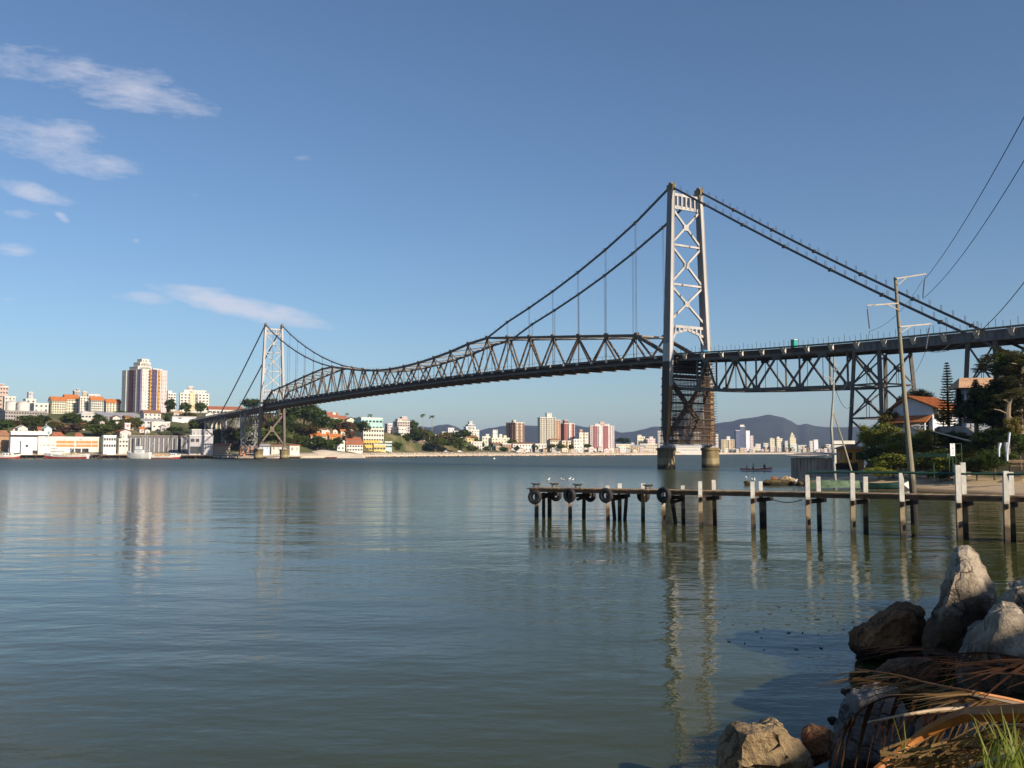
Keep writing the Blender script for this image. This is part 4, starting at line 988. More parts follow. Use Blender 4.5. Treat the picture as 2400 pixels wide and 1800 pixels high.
for key, its in groups.items():
    its.sort(key=lambda t: t[3])
    for i, (where, cn, g, x, wpx, yt, yb, D, c, rcm, psi) in enumerate(its):
        lab = 'small %s %s %s' % (cn, 'house with pitched roof' if g else 'flat roofed house', where)
        if len(its) > 1: lab += ', %s from left' % ORDN[i]
        lab = ' '.join(lab.split()[:16])
        bld('small_house', lab, x - wpx * .25, x - wpx * .1, x + wpx * .75, yt, yb, D, c, 2.6, 2.8, .4, .4, roof=('gable' if i % 2 else 'gable_front') if g else 'flat', rc=rcm if g else None, rh=3 if D > 850 else 4, psi=psi, cat='house', group='small houses ' + where, below=5)

# ---------------------------------------------------------------- terrain of the far shore
for (x, y, D) in ((390, 1012, 610), (440, 1000, 640), (400, 990, 650), (470, 1010, 600), (520, 1012, 620), (540, 1040, 580), (600, 1000, 640), (650, 985, 680), (700, 985, 700), (740, 990, 720), (640, 1040, 585), (700, 1040, 600), (740, 1048, 620), (600, 975, 760), (700, 965, 800), (1060, 1036, 850), (1090, 1034, 850), (1040, 1046, 830), (1120, 1050, 840), (930, 1042, 770), (980, 1042, 800), (900, 1040, 730), (960, 1020, 830), (1010, 1034, 860), (930, 1016, 850), (-100, 960, 800), (-100, 1030, 600), (150, 1015, 615), (250, 1005, 630), (320, 1012, 620), (60, 1000, 640), (330, 965, 720)):
    p = W(x, y, D); CTRL.append((p.x, p.y, p.z))
for x in range(-300, 2700, 60):
    if x > 880: 
        for D in ((ds(x) + 260), 2400 if x > 1500 else 1700, 4000, 6500): p = W(x, 1058, D); CTRL.append((p.x, p.y, 3.5 + (D > 1000) * 1.0))
    else:
        for D in (1150, 1700, 4000, 6500): p = W(x, 1058, D); CTRL.append((p.x, p.y, 30 - (D > 1500) * 20 if x < 700 else 12))
def zfar(X, Y):
    sw = sz = 0.0
    for (a, b, c) in CTRL:
        d2 = (a - X) ** 2 + (b - Y) ** 2
        if d2 < 250000 or Y > 1500:
            w = 1 / (d2 * d2 + 50.0); sw += w; sz += w * c
    z = sz / sw if sw else 4.0
    px = CX + F * X / Y; t = Y - ds(px)
    if t < 42: z = min(z, 1.2 + .10 * max(0, t))
    return min(z, -2.2 + max(0, t + 4) * .6 if t < 40 else 99), t
tv = []; tf = []; rows = [-6, -2, 1.5, 4, 7, 10, 14, 18, 22, 27, 32, 38, 45, 52, 60, 68, 77, 87, 98, 110, 124, 140, 160, 185, 215, 250, 300, 370, 480, 650, 900, 1400, 2400, 4000, 6200]
cols = list(range(-420, 2800, 10)); nC = len(cols)
for t in rows:
    for x in cols:
        D = ds(x) + t; X = D * (x - CX) / F
        z, tt = zfar(X, D)
        if tt > 8: z += mnoise.noise(Vector((X * .05, D * .05, 0))) * .7
        tv.append(Vector((X, D, z if t > -5 else -3.0)))
for j in range(len(rows) - 1):
    for i in range(nC - 1): tf.append((j * nC + i, j * nC + i + 1, (j + 1) * nC + i + 1, (j + 1) * nC + i))
m, nt, b = newmat('far_ground'); p = pos(nt); sx = N(nt, 'ShaderNodeSeparateXYZ'); L(nt, p, sx.inputs[0])
f = noise_node(nt, p, .045, 5, .65); f2 = noise_node(nt, p, .35, 5, .7)
grass = ramp(nt, f, [(.38, (.05, .07, .018)), (.5, (.12, .115, .035)), (.62, (.24, .17, .09))])
grass = mixc(nt, mth(nt, 'MULTIPLY', f2, .5), grass, (.055, .06, .02))
sand = ramp(nt, f2, [(.35, (.50, .40, .29)), (.65, (.66, .55, .42))])
k = N(nt, 'ShaderNodeMapRange'); k.inputs[1].default_value = 3.0; k.inputs[2].default_value = 4.2; L(nt, mth(nt, 'ADD', sx.outputs[2], mth(nt, 'MULTIPLY', f2, 1.2)), k.inputs[0])
c = mixc(nt, k.outputs[0], sand, grass)
k2 = N(nt, 'ShaderNodeMapRange'); k2.inputs[1].default_value = .25; k2.inputs[2].default_value = .7; L(nt, mth(nt, 'ADD', sx.outputs[2], mth(nt, 'MULTIPLY', f2, .4)), k2.inputs[0])
c = mixc(nt, k2.outputs[0], (.16, .09, .05), c)
L(nt, c, b.inputs['Base Color']); b.inputs['Roughness'].default_value = .95
MATS['far_ground'] = m
TER = MB().add(tv, tf); ter = struct(TER, 'ground', m, smooth=True)
# sand bank beside the far tower
def mound(name, x0, x1, yt, yb, D, col, seed):
    R = random.Random(seed); a = G(x0, yb + 0, .4); n = 40; vs = []; fs = []
    u0 = (x0 - CX) / F * D; u1 = (x1 - CX) / F * D; hz = W(x0, yt, D).z
    for j in range(13):
        v = j / 12
        for i in range(n + 1):
            u = i / n; h = (math.sin(math.pi * u ** .72) ** .7) * (math.sin(math.pi * (v * .85 + .0)) ** .8 if v > 0 else 0)
            h *= .86 + .2 * mnoise.noise(Vector((u * 6, v * 3, seed)))
            X = u0 + (u1 - u0) * u; Y = D - 10 + v * 26
            vs.append(Vector((X + (Y - D) * X / D, Y, -.3 + h * (hz + .3))))
    for j in range(12):
        for i in range(n): fs.append((j * (n + 1) + i, j * (n + 1) + i + 1, (j + 1) * (n + 1) + i + 1, (j + 1) * (n + 1) + i))
    o = struct(MB().add(vs, fs), name, col, smooth=True); return o
SANDP = mat('pale_sand', (.62, .52, .40), .95, .25, .22, bump=.2, bscale=2.0)
mound('sand_bank', 690, 862, 1052, 1071, 588, SANDP, 3)
# stone revetment along the landfill: one pile nobody could count
R = random.Random(5); mb = MB()
for i in range(1500):
    x = R.uniform(830, 1480); D = ds(x) + R.uniform(-3, 9); z = max(-.2, (D - ds(x)) * .30) + R.uniform(-.1, .35); r = R.uniform(.45, 1.1) * (1 if x < 1200 else 1.2)
    c0 = Vector(((x - CX) / F * D, D, z)); vs = []
    for (a, b_, c_) in ((1, 0, 0), (-1, 0, 0), (0, 1, 0), (0, -1, 0), (0, 0, 1), (0, 0, -1)):
        vs.append(c0 + Vector((a, b_, c_ * .7)) * r * R.uniform(.7, 1.25) + Vector((R.uniform(-.2, .2), R.uniform(-.2, .2), R.uniform(-.15, .15))) * r)
    mb.add(vs, [(0, 2, 4), (2, 1, 4), (1, 3, 4), (3, 0, 4), (2, 0, 5), (1, 2, 5), (3, 1, 5), (0, 3, 5)])
o = mb.build('rock_revetment', mat_bands('revetment_stone', [(.7, (.14, .075, .04)), (9, (.58, .48, .38))], .9, .7, .35, .35, 0)); tag(o, 'long pale stone revetment along the landfill shore', 'revetment', kind='stuff')

# ---------------------------------------------------------------- trees
def crown_mesh(name, n_cl, n_leaf, size, seed, mt, shape=(1, 1, 1), flat=1.0, spread=.34, core=True):
    R = random.Random(seed); m = MB()
    for i in range(n_cl):
        while True:
            p = Vector((R.uniform(-1, 1), R.uniform(-1, 1), R.uniform(-1, 1)))
            if .25 < p.length < 1: break
        p = p.normalized() * (p.length ** .5) * R.uniform(.6, .95)
        cr = R.uniform(.6, 1.15) * spread
        for j in range(n_leaf):
            q = Vector((R.gauss(0, .5), R.gauss(0, .5), R.gauss(0, .5 * flat))) * cr
            c = p + q; nn = (q.normalized() + Vector((R.uniform(-.9, .9), R.uniform(-.9, .9), R.uniform(-.3, 1.0)))).normalized()
            a = nn.cross(Vector((R.uniform(-1, 1), R.uniform(-1, 1), R.uniform(-1, 1)))).normalized(); b_ = nn.cross(a)
            s = size * R.uniform(.6, 1.3)
            vs = [c + a * s, c + b_ * s * .55, c - a * s, c - b_ * s * .55]
            m.add([Vector((v.x * shape[0], v.y * shape[1], v.z * shape[2])) for v in vs], [(0, 1, 2, 3)])
    return m.mesh(name, mt)
def trunk_mesh(h, r, seed, mt, limbs=6, top=.9):
    R = random.Random(seed); m = MB()
    m.tube([(0, 0, -.6), (R.uniform(-.05, .05), 0, h * .4), (R.uniform(-.1, .1), R.uniform(-.1, .1), h * top)], [r * 1.3, r, r * .45], 7)
    for i in range(limbs):
        a = R.uniform(0, 6.28); z = h * R.uniform(.35, .8); l = h * R.uniform(.25, .5)
        m.tube([(0, 0, z), (math.cos(a) * l * .5, math.sin(a) * l * .5, z + l * .35), (math.cos(a) * l, math.sin(a) * l, z + l * .7)], [r * .5, r * .35, r * .12], 5)
    return m.mesh('trunk', mt)
BARK = mat('bark', (.12, .09, .06), .9, 3, .4)
LF = [leafmat('leaf_dark', (.032, .058, .010), (.075, .105, .02)), leafmat('leaf_mid', (.055, .085, .014), (.11, .13, .025)), leafmat('leaf_olive', (.085, .085, .022), (.15, .125, .035), (.19, .14, .05)), leafmat('leaf_brown', (.10, .065, .035), (.16, .10, .055), (.20, .13, .08))]
CR = {}
for kd in range(4):
    for v in range(3): CR[(kd, v)] = crown_mesh('crown', 34, 60, .12, 40 + kd * 7 + v, LF[kd], (1, 1, .8))
TRUNK = [trunk_mesh(1.0, .05, 70 + i, BARK) for i in range(3)]
def tree(label, px, yb, wpx, hpx, D, kd=0, v=None, group=None, cat='tree', name='broadleaf_tree', trunkfrac=.12):
    p = W(px, yb, D); h = hpx * D / F; w = wpx * D / F
    t = thing(name, label, cat, p, group)
    v = rnd.randrange(3) if v is None else v
    ch = h * (1 - trunkfrac)
    inst('crown', CR[(kd, v)], t, p + Vector((0, 0, h - ch / 2)), rnd.uniform(0, 6.28), (w / 2 * 1.15, w / 2 * 1.15, ch / 2 * 1.35))
    inst('trunk', TRUNK[v], t, p, rnd.uniform(0, 6.28), (h * .7, h * .7, h * .6))
    return t
TG = 'trees on the left hillside'
TREES = [  # label, px, base y, width, height, D, kind
 ('dark bushy tree at the left edge above the harbour building', 6, 1012, 44, 30, 610, 0), ('round green tree below the grey two storey block', 84, 1008, 34, 34, 620, 1), ('round green tree in the middle of the slope above the market', 166, 994, 34, 26, 640, 0), ('brown leaved tree on the slope above the market', 178, 1012, 44, 22, 615, 3),
 ('wide green tree right of the brown leaved one', 230, 1020, 62, 28, 600, 1), ('dark green tree left of the tiny blue white house', 232, 988, 26, 16, 660, 0), ('leafy tree below the white gabled house', 318, 1000, 30, 22, 640, 1), ('olive tree between slope houses under the striped tower', 300, 1006, 36, 24, 625, 2), ('low olive bush at the left slope below the tanks', 40, 1004, 60, 18, 630, 2), ('brown bush above the market hall left', 140, 1018, 40, 18, 606, 3),
 ('dark tree right beside the striped tower foot', 397, 966, 24, 32, 750, 0), ('round tree left of the white block with roof tower', 434, 968, 26, 24, 760, 0), ('round dense tree in front of the white block with roof tower', 470, 968, 28, 26, 750, 0), ('yellow green bush above the bare grass slope', 420, 984, 24, 8, 665, 2), ('dark tree at the right end of the bare grass slope', 452, 1008, 24, 22, 610, 0),
 ('spreading tree crown behind the far tower deck, left', 590, 958, 50, 24, 780, 0), ('spreading tree crown between the far tower legs', 634, 962, 60, 26, 770, 0), ('huge dark round tree right of the far tower, upper left', 684, 985, 66, 40, 690, 0), ('huge dark round tree right of the far tower, topmost', 712, 986, 66, 42, 700, 0), ('huge dark round tree right of the far tower, right', 738, 994, 50, 38, 690, 0), ('dark tree filling below the huge round trees', 756, 1006, 44, 34, 680, 0),
 ('olive tree left of the mint building', 790, 1008, 46, 28, 690, 1), ('brown tree left of the cream window block', 808, 1016, 40, 30, 685, 3), ('yellowish shrub beside the cream window block', 826, 1020, 24, 26, 690, 2), ('green shrub belt below the huge round trees, left', 690, 1016, 50, 24, 640, 1), ('green shrub belt below the huge round trees, right', 722, 1018, 50, 22, 640, 2),
 ('dark tree under the far deck between tower legs, left', 612, 1040, 56, 34, 590, 0), ('dark tree under the far deck between tower legs, right', 650, 1040, 56, 40, 590, 0), ('green tree under the far approach left of the tower', 572, 1042, 50, 40, 585, 0), ('olive tree under the far approach trestle', 545, 1036, 40, 34, 590, 2), ('olive shrub under the far approach, leftmost', 520, 1030, 36, 24, 605, 2), ('reddish tree slope behind the far tower left leg', 600, 1010, 50, 26, 640, 2), ('green tree slope behind the far tower right leg', 660, 1012, 56, 28, 640, 0),
 ('round shore tree left of the sand bank, dark one', 712, 1052, 30, 28, 598, 0), ('round shore tree behind the sand bank, wide one', 744, 1052, 48, 28, 600, 0), ('low shore tree touching the sand bank house', 770, 1052, 30, 16, 610, 0), ('yellow shrub below the grey stone house', 692, 1044, 26, 14, 600, 2),
 ('dense tree right of the stepped hilltop block', 968, 1012, 22, 26, 820, 0), ('wide tree belt below the white hilltop building, left', 912, 1040, 40, 22, 760, 0), ('wide tree belt below the white hilltop building, middle', 940, 1038, 44, 22, 765, 0), ('wide tree belt below the white hilltop building, right', 976, 1036, 44, 24, 790, 0), ('dark tree left of the royal palm pair', 985, 1024, 26, 18, 840, 1), ('dark tree behind the brown wooden house', 1004, 1040, 30, 32, 820, 0), ('low tree right of the turquoise white house', 924, 1056, 34, 20, 740, 0), ('low shore trees below the brown wooden house, left', 956, 1056, 36, 16, 785, 1), ('low shore trees below the brown wooden house, right', 990, 1058, 40, 16, 800, 0),
 ('bushy tree on the green bank below the white block', 1044, 1058, 36, 26, 830, 0), ('green bank bush right of the bushy tree', 1068, 1058, 40, 22, 835, 1), ('green bank bush sloping to the landfill', 1098, 1058, 40, 14, 840, 1), ('lone tree right of the cream slab block', 1200, 1046, 22, 16, 915, 1), ('small palm like tree before the ochre gabled house', 1118, 1050, 14, 24, 870, 1), ('low dark bush before the white shed like house', 1186, 1062, 18, 10, 895, 1), ('dark trees below the mountain left of near tower', 1462, 1040, 34, 14, 1300, 0),
]
for (lab, *a) in TREES: tree(lab, *a, group=TG if a[0] < 900 else 'trees along the landfill shore')
def palm(label, px, yb, hpx, D, rpx, seed, group='palms on the far shore', nf=16):
    R = random.Random(seed); p = W(px, yb, D); h = hpx * D / F; r = rpx * D / F
    t = thing('palm_tree', label, 'palm', p, group)
    m = MB(); m.tube([p + Vector((0, 0, -1)), p + Vector((.2, 0, h * .5)), p + Vector((0, 0, h))], [.32, .26, .2], 6); m.build('trunk', mat('palm_bark', (.3, .27, .22), .9, 1, .3), t)
    m = MB(); top = p + Vector((0, 0, h))
    for i in range(nf):
        a = 6.283 * i / nf + R.uniform(-.2, .2); e = R.uniform(-.2, 1.1); L_ = r * R.uniform(.85, 1.1); d = Vector((math.cos(a), math.sin(a), 0)); prev = None
        for j in range(7):
            s = j / 6; c = top + d * (L_ * s * math.cos(e * .6)) + Vector((0, 0, L_ * (s * math.sin(e) - .75 * s * s)))
            if prev is not None:
                sd_ = Vector((-d.y, d.x, 0)); wv = L_ * .16 * (1 - .7 * abs(s - .45))
                for q in (-1, 1): m.add([prev, c, c + sd_ * q * wv + Vector((0, 0, -wv * .7)), prev + sd_ * q * wv + Vector((0, 0, -wv * .7))], [(0, 1, 2, 3)])
            prev = c
    m.build('crown', LF[1], t); return t
def scrub(n, x0, x1, ya, yb, D0, D1, where, seed, kinds=(0, 1, 2, 3), w=(22, 44), hh=(12, 24)):
    R = random.Random(seed); its = []
    for i in range(n):
        x = x0 + (x1 - x0) * (i + R.uniform(.1, .9)) / n; f = R.random(); y = ya + (yb - ya) * f; D = D1 + (D0 - D1) * f; D = max(D, ds(x) + 12)
        its.append((x, y, R.uniform(*w), R.uniform(*hh), D, R.choice(kinds)))
    cnt = {}
    for it in its: cnt.setdefault(it[5], []).append(it)
    for kd, L_ in cnt.items():
        for j, it in enumerate(sorted(L_)):
            lab = '%s tree %s' % (['dark green', 'bright green', 'olive', 'brown leaved'][kd], where) + (', %s from left' % ORDN[j] if len(L_) > 1 else '')
            tree(lab, *it, group='trees ' + where)
scrub(16, 10, 330, 990, 1010, 615, 680, 'on the slope above the harbour', 21)
scrub(12, 385, 560, 985, 1036, 600, 700, 'on the slope left of the far tower', 22)
scrub(9, 560, 690, 985, 1040, 595, 690, 'on the slope under the far deck', 23, (0, 1, 2))
scrub(9, 690, 850, 1000, 1046, 620, 730, 'on the slope behind the sand bank', 24)
scrub(18, 895, 1090, 1022, 1050, 770, 860, 'on the green slope by the royal palms', 25, (0, 1, 0, 2), (26, 48), (14, 26))
scrub(10, 1110, 1380, 1046, 1058, 890, 930, 'along the landfill among the houses', 26, (0, 1), (12, 24), (7, 13))
scrub(8, 1690, 1940, 1050, 1058, 1560, 1700, 'in the far right city strip', 27, (0, 1), (12, 20), (6, 10))
scrub(8, 10, 400, 958, 975, 760, 840, 'between the hilltop apartment blocks', 28, (0, 1), (18, 28), (10, 18))
palm('tall royal palm against the sky, left one of the pair', 991, 1016, 44, 840, 8, 1); palm('tall royal palm against the sky, right one of the pair', 1012, 1026, 50, 840, 9, 2)
palm('small palm above the red roofs left of the mint building', 813, 1000, 30, 780, 6, 3); palm('stocky palm rising behind the mint building roof', 868, 990, 18, 790, 8, 4); palm('low palm behind the mint building left corner', 842, 990, 12, 790, 6, 5); palm('short palm before the brown framed open house', 1006, 1050, 36, 810, 6, 6); palm('palm before the ochre gabled house', 1108, 1052, 28, 850, 7, 7)

# ---------------------------------------------------------------- boats, quay, buoy
def hull(m, L_, Bm, Hh, sheer=.5, n=14, tr=None, stern=.75, mi=0, mi2=None, red=.25):
    # lofted open hull along +x (bow at +L/2), keel at z=0
    vs = []; fs = []; mm = []; k = 7
    for i in range(n + 1):
        t = i / n; x = -L_ / 2 + L_ * t
        b = Bm / 2 * (stern + (1 - stern) * min(1, t * 2.5)) if t < .4 else Bm / 2 * max(.02, 1 - ((t - .4) / .6) ** 2.2)
        ztop = Hh * (1 + sheer * (abs(t - .4) / .6) ** 2); zk = Hh * .35 * max(0, (t - .75) / .25) ** 2
        for j in range(k):
            u = -1 + 2 * j / (k - 1); z = zk + (ztop - zk) * abs(u) ** 1.6; y = b * (1 if u > 0 else -1) * abs(u) ** .55
            vs.append(Vector((x + Hh * .35 * t * abs(u), y, z)))
    for i in range(n):
        for j in range(k - 1):
            fs.append((i * k + j, (i + 1) * k + j, (i + 1) * k + j + 1, i * k + j + 1)); mm.append(mi if j in (0, k - 2) or mi2 is None else mi2)
    fs.append(tuple(range(k))); mm.append(mi)
    # deck a little below the gunwale
    dv = len(vs)
    for i in range(n + 1):
        a = vs[i * k]; b_ = vs[i * k + k - 1]; z = a.z - Hh * .22
        vs += [Vector((a.x, a.y * .96, z)), Vector((b_.x, b_.y * .96, z))]
    for i in range(n): fs.append((dv + i * 2, dv + i * 2 + 1, dv + i * 2 + 3, dv + i * 2 + 2)); mm.append(mi)
    vs = [tr @ v for v in vs] if tr else vs
    o = len(m.f); m.add(vs, fs); m.m[o:] = mm
def boatxf(p, yaw, roll=0): return Matrix.Translation(p) @ Matrix.Rotation(yaw, 4, 'Z') @ Matrix.Rotation(roll, 4, 'X')
RED = mat('red_hull_paint', (.45, .06, .03), .5, 1, .25); HW = mat('white_hull_paint', (.78, .76, .72), .5, .6, .2); ORB = mat('orange_gear', (.7, .3, .04), .8, 1.2, .5, col2=(.8, .6, .35)); BLU = mat('blue_trim', (.10, .22, .42), .5, 1, .2)
def fishing_boat(label, x0, x1, yb, hp, D, yaw, cab, masts=(), red=True, gear=False, boom=None):
    Ln = (x1 - x0) * D / F / abs(math.cos(yaw)); p = W((x0 + x1) / 2, yb, D); p.z = -.55
    t = thing('fishing_boat', label, 'boat', p, None); X = boatxf(p, yaw)
    H_ = hp * D / F + .55
    m = MB(); hull(m, Ln, Ln * .26, H_, .45, tr=X, mi=0, mi2=1); m.build('hull', [HW, RED if red else HW], t)
    m = MB()
    for (cx, cl, ch, cb) in cab:
        c = X @ Vector((Ln * cx, 0, H_ * .75 + ch / 2)); m.box(c, cl, Ln * cb, ch, yaw)
    cb_ = m.build('cabin', HW, t)
    m = MB()
    for (cx, cl, ch, cb) in cab:
        c = X @ Vector((Ln * cx, 0, H_ * .75 + ch + .08)); m.box(c, cl + .5, Ln * cb + .4, .14, yaw)
        for q in range(3):
            c = X @ Vector((Ln * cx - cl * .35 + cl * .35 * q, -Ln * cb / 2, H_ * .75 + ch * .65)); w_ = MB(); w_.box(c, cl * .18, .12, ch * .3, yaw); w_.build('window', GLASS, t)
    m.build('roof', BLU, t)
    for (mx, mh) in masts:
        m = MB(); a = X @ Vector((Ln * mx, 0, H_ * .6)); m.tube([a, a + Vector((0, 0, mh))], .12, 5); m.build('mast', mat('mast_grey', (.4, .4, .42), .5, 1, .2), t)
    if boom:
        m = MB(); a = X @ Vector((Ln * boom[0], 0, H_)); b_ = X @ Vector((Ln * boom[1], 0, H_ + boom[2])); m.tube([a, b_], .16, 5); m.build('boom', mat('boom_blue', (.45, .6, .75), .5, 1, .2), t)
    if gear:
        R = random.Random(int(x0)); m = MB()
        for i in range(26): m.box(X @ Vector((Ln * R.uniform(-.35, .2), R.uniform(-.6, .6), H_ * .85 + R.uniform(0, 1.1))), R.uniform(.5, 1.4), R.uniform(.4, .9), R.uniform(.3, .8), R.uniform(0, 3))
        m.build('deck_gear', ORB, t)
    return t
fishing_boat('long low white boat moored at the left picture edge', -20, 45, 1066, 7, 542, 0.0, [(.1, 5, 2.2, .16)], [(.1, 5)], red=True)
fishing_boat('white fishing boat with red keel and orange gear moored before the market hall', 107, 206, 1066, 9, 538, math.pi, [(.22, 6.0, 2.6, .15), (.3, 2.4, 4.2, .11)], [(.1, 6), (-.2, 4)], red=True, gear=True, boom=(.0, -.35, 9))
fishing_boat('white fishing boat with high wheelhouse and dark bow before the warehouse', 298, 354, 1068, 12, 536, math.pi * .93, [(-.02, 5.0, 3.0, .18), (.0, 3, 5.2, .13)], [(-.25, 13), (-.35, 12), (-.15, 11)], red=False, boom=(-.3, -.75, 8))
fishing_boat('low boat heaped with orange nets right of the wheelhouse boat', 350, 420, 1068, 6, 538, .05, [(.3, 3, 2.2, .14)], [], red=True, gear=True)
QUAY = mat('quay_timber', (.16, .11, .07), .9, .6, .4)
def quay(label, x0, x1, D, h, dep):
    a = W(x0, 1060, D); b_ = W(x1, 1060, D); a.z = b_.z = 0; t = thing('quay', label, 'quay', a)
    m = MB(); m.beam(a + Vector((0, dep / 2, h)), b_ + Vector((0, dep / 2, h)), dep, .5); m.build('deck', QUAY, t)
    n = max(3, int((b_.x - a.x) / 4.5))
    for i in range(n + 1):
        q = a.lerp(b_, i / n); m = MB(); m.tube([q + Vector((0, .6, -2.5)), q + Vector((0, .6, h - .2))], .28, 6); m.build('pile', WOODD, t)
quay('timber quay on piles before the white kiosk', 38, 104, 546, 1.9, 9); quay('timber quay on dark piles at the end of the market hall', 206, 232, 546, 2.2, 12); quay('rickety timber quay under the stilt house', 234, 300, 546, 1.8, 10); quay('long timber quay before the pale grey boat hall', 418, 556, 543, 1.7, 12); quay('low stone landing below the far tower boathouses', 600, 700, 545, .9, 8)
def small_boat(label, px, D, ln, yaw, cols, name='rowing_boat', up=True, z=-.1):
    p = W(px, 1065, D); p.z = z; t = thing(name, label, 'boat', p); m = MB()
    hull(m, ln, ln * .28, .75, .4, tr=boatxf(p, yaw, 0), mi=0, mi2=1); m.build('hull', cols, t); return t
small_boat('small white boat lying under the far bridge tower', 640, 538, 9, .3, [HW, RED]); small_boat('small dark boat beside the sand bank', 776, 575, 7, .1, [WOODD, RED])
for i, (x, ln) in enumerate(((624, .8), (654, .7))):
    p = W(x, 1058, 548); p.z = .9; t = thing('boat_mast', ['slanting white mast on the landing left under the far tower', 'slanting white mast on the landing right under the far tower'][i], 'mast', p); m = MB(); m.tube([p, p + Vector((1.2, 0, 6.5))], .13, 5); m.build('spar', HW, t)
p = G(1158, 1076); p.z = 0; t = thing('mooring_buoy', 'white round mooring buoy floating far out left of the jetty', 'buoy', p); m = MB(); m.lathe(p, [(.1, -.4), (.5, -.2), (.65, .1), (.5, .5), (.15, .75)], 12); m.build('float_body', HW, t, smooth=True)
for i, x in enumerate((1078, 1046, 1215, 1262)):
    p = W(x, 1060, ds(x) + 12); p.z = 3.4
    t = thing('parked_car', ['white parked car on the landfill below the green bank', 'silver parked van on the landfill left of the green bank', 'white parked car on the landfill below the brick house', 'grey parked car on the landfill below the cream tower'][i], 'car', p, 'cars parked on the landfill')
    cm = mat('car_paint_%d' % i, [(.8, .8, .8), (.5, .5, .52), (.8, .78, .75), (.4, .42, .45)][i], .3, 1, .1)
    m = MB(); m.add([p + Vector(v) for v in ((-2.1, -.85, .3), (2.1, -.85, .3), (2.1, .85, .3), (-2.1, .85, .3), (-2.1, -.85, .85), (2.1, -.85, .8), (2.1, .85, .8), (-2.1, .85, .85))], [(0, 1, 5, 4), (1, 2, 6, 5), (2, 3, 7, 6), (3, 0, 4, 7), (4, 5, 6, 7)])
    m.add([p + Vector(v) for v in ((-1.7, -.8, .85), (1.0, -.8, .82), (1.0, .8, .82), (-1.7, .8, .85), (-1.2, -.65, 1.45), (.4, -.65, 1.45), (.4, .65, 1.45), (-1.2, .65, 1.45))], [(0, 1, 5, 4), (1, 2, 6, 5), (2, 3, 7, 6), (3, 0, 4, 7), (4, 5, 6, 7)])
    m.build('body', cm, t)
    for (wx, wy) in ((-1.3, -.8), (1.3, -.8), (-1.3, .8), (1.3, .8)):
        m = MB(); m.tube([p + Vector((wx, wy - .1, .32)), p + Vector((wx, wy + .1, .32))], .33, 10); m.build('wheel', GLASS, t)

# ---------------------------------------------------------------- mountains
def ridge(name, pts, D, seed, depth=2600, base=3.0):
    n = 240; vs = []; fs = []; x0, x1 = pts[0][0], pts[-1][0]
    prof_ = [0, .12, .3, .5, .72, .9, 1.0, .85, .5, 0]
    for j, q in enumerate(prof_):
        for i in range(n + 1):
            x = x0 + (x1 - x0) * i / n
            for (a, ya), (b_, yb_) in zip(pts, pts[1:]):
                if a <= x <= b_: break
            s = (x - a) / (b_ - a); s = s * s * (3 - 2 * s) * .5 + s * .5; y = ya + (yb_ - ya) * s
            Y = D + depth * (j / 6 - 1) * .5; zt = W(x, y, D).z
            X = (x - CX) / F * Y
            nz = mnoise.noise(Vector((X * .0035, Y * .0035, seed))) * .25 * math.sin(math.pi * min(1, q)) + mnoise.noise(Vector((X * .012, Y * .012, seed))) * .08 * (q * (1 - q) * 4 + .12)
            hh = base + (zt - base) * max(0, q + nz * (0 if j in (0, 9) else 1)) if j != 6 else zt + mnoise.noise(Vector((X * .01, 0, seed))) * 6
            vs.append(Vector((X, Y, min(hh, zt * .97) if j != 6 else hh)))
    for j in range(len(prof_) - 1):
        for i in range(n): fs.append((j * (n + 1) + i, j * (n + 1) + i + 1, (j + 1) * (n + 1) + i + 1, (j + 1) * (n + 1) + i))
    o = struct(MB().add(vs, fs), name, mat('forest_slope', (.014, .022, .018), .95, .004, .3, col2=(.035, .045, .03)), smooth=True); return o
ridge('mountain', [(930, 1040), (960, 1010), (985, 998), (1011, 1002), (1030, 997), (1050, 994), (1066, 998), (1085, 1008), (1120, 1010), (1150, 1003), (1180, 999), (1230, 997), (1290, 999), (1350, 997), (1375, 1001), (1400, 1004), (1430, 1006), (1457, 1013), (1480, 1012), (1505, 1006), (1531, 1001), (1560, 1000), (1620, 1000), (1660, 1010), (1700, 1040)], 5600, 2)
ridge('mountain', [(1560, 1020), (1610, 998), (1677, 992), (1710, 988), (1740, 981), (1775, 977), (1804, 973), (1820, 975), (1835, 978), (1849, 985), (1871, 996), (1887, 993), (1912, 998), (1940, 1001), (1994, 1001), (2040, 999), (2100, 1003), (2200, 995), (2330, 1000), (2500, 990), (2700, 1010)], 5000, 5)
# ================================================================ NEAR SHORE (island side): ground, right bank, jetty, foreground
SHORE = [(-40, 6.0), (-12, 9.0), (0, 10.2), (2.4, 9.9), (4.9, 12.3), (7.2, 16.4), (9.0, 16.8), (10.5, 15.6), (14, 15.5), (20, 18), (30, 30), (40, 52), (45, 74), (43.5, 90), (39.5, 103), (35.5, 112), (36, 124), (43, 140), (48, 160), (56, 176), (64, 200), (80, 230), (120, 280), (200, 320)]
def shore_d(X, Y):
    best = 1e9; sgn = 1
    for (ax, ay), (bx, by) in zip(SHORE, SHORE[1:]):
        dx, dy = bx - ax, by - ay; t = max(0, min(1, ((X - ax) * dx + (Y - ay) * dy) / (dx * dx + dy * dy)))
        qx, qy = ax + dx * t, ay + dy * t; d = math.hypot(X - qx, Y - qy)
        if d < best: best = d; sgn = 1 if (dx * (Y - ay) - dy * (X - ax)) < 0 else -1
    return best * sgn
def sstep(a, b_, x):
    t = max(0, min(1, (x - a) / (b_ - a))); return t * t * (3 - 2 * t)
PADS = []    # (x, y, radius, z): house platforms
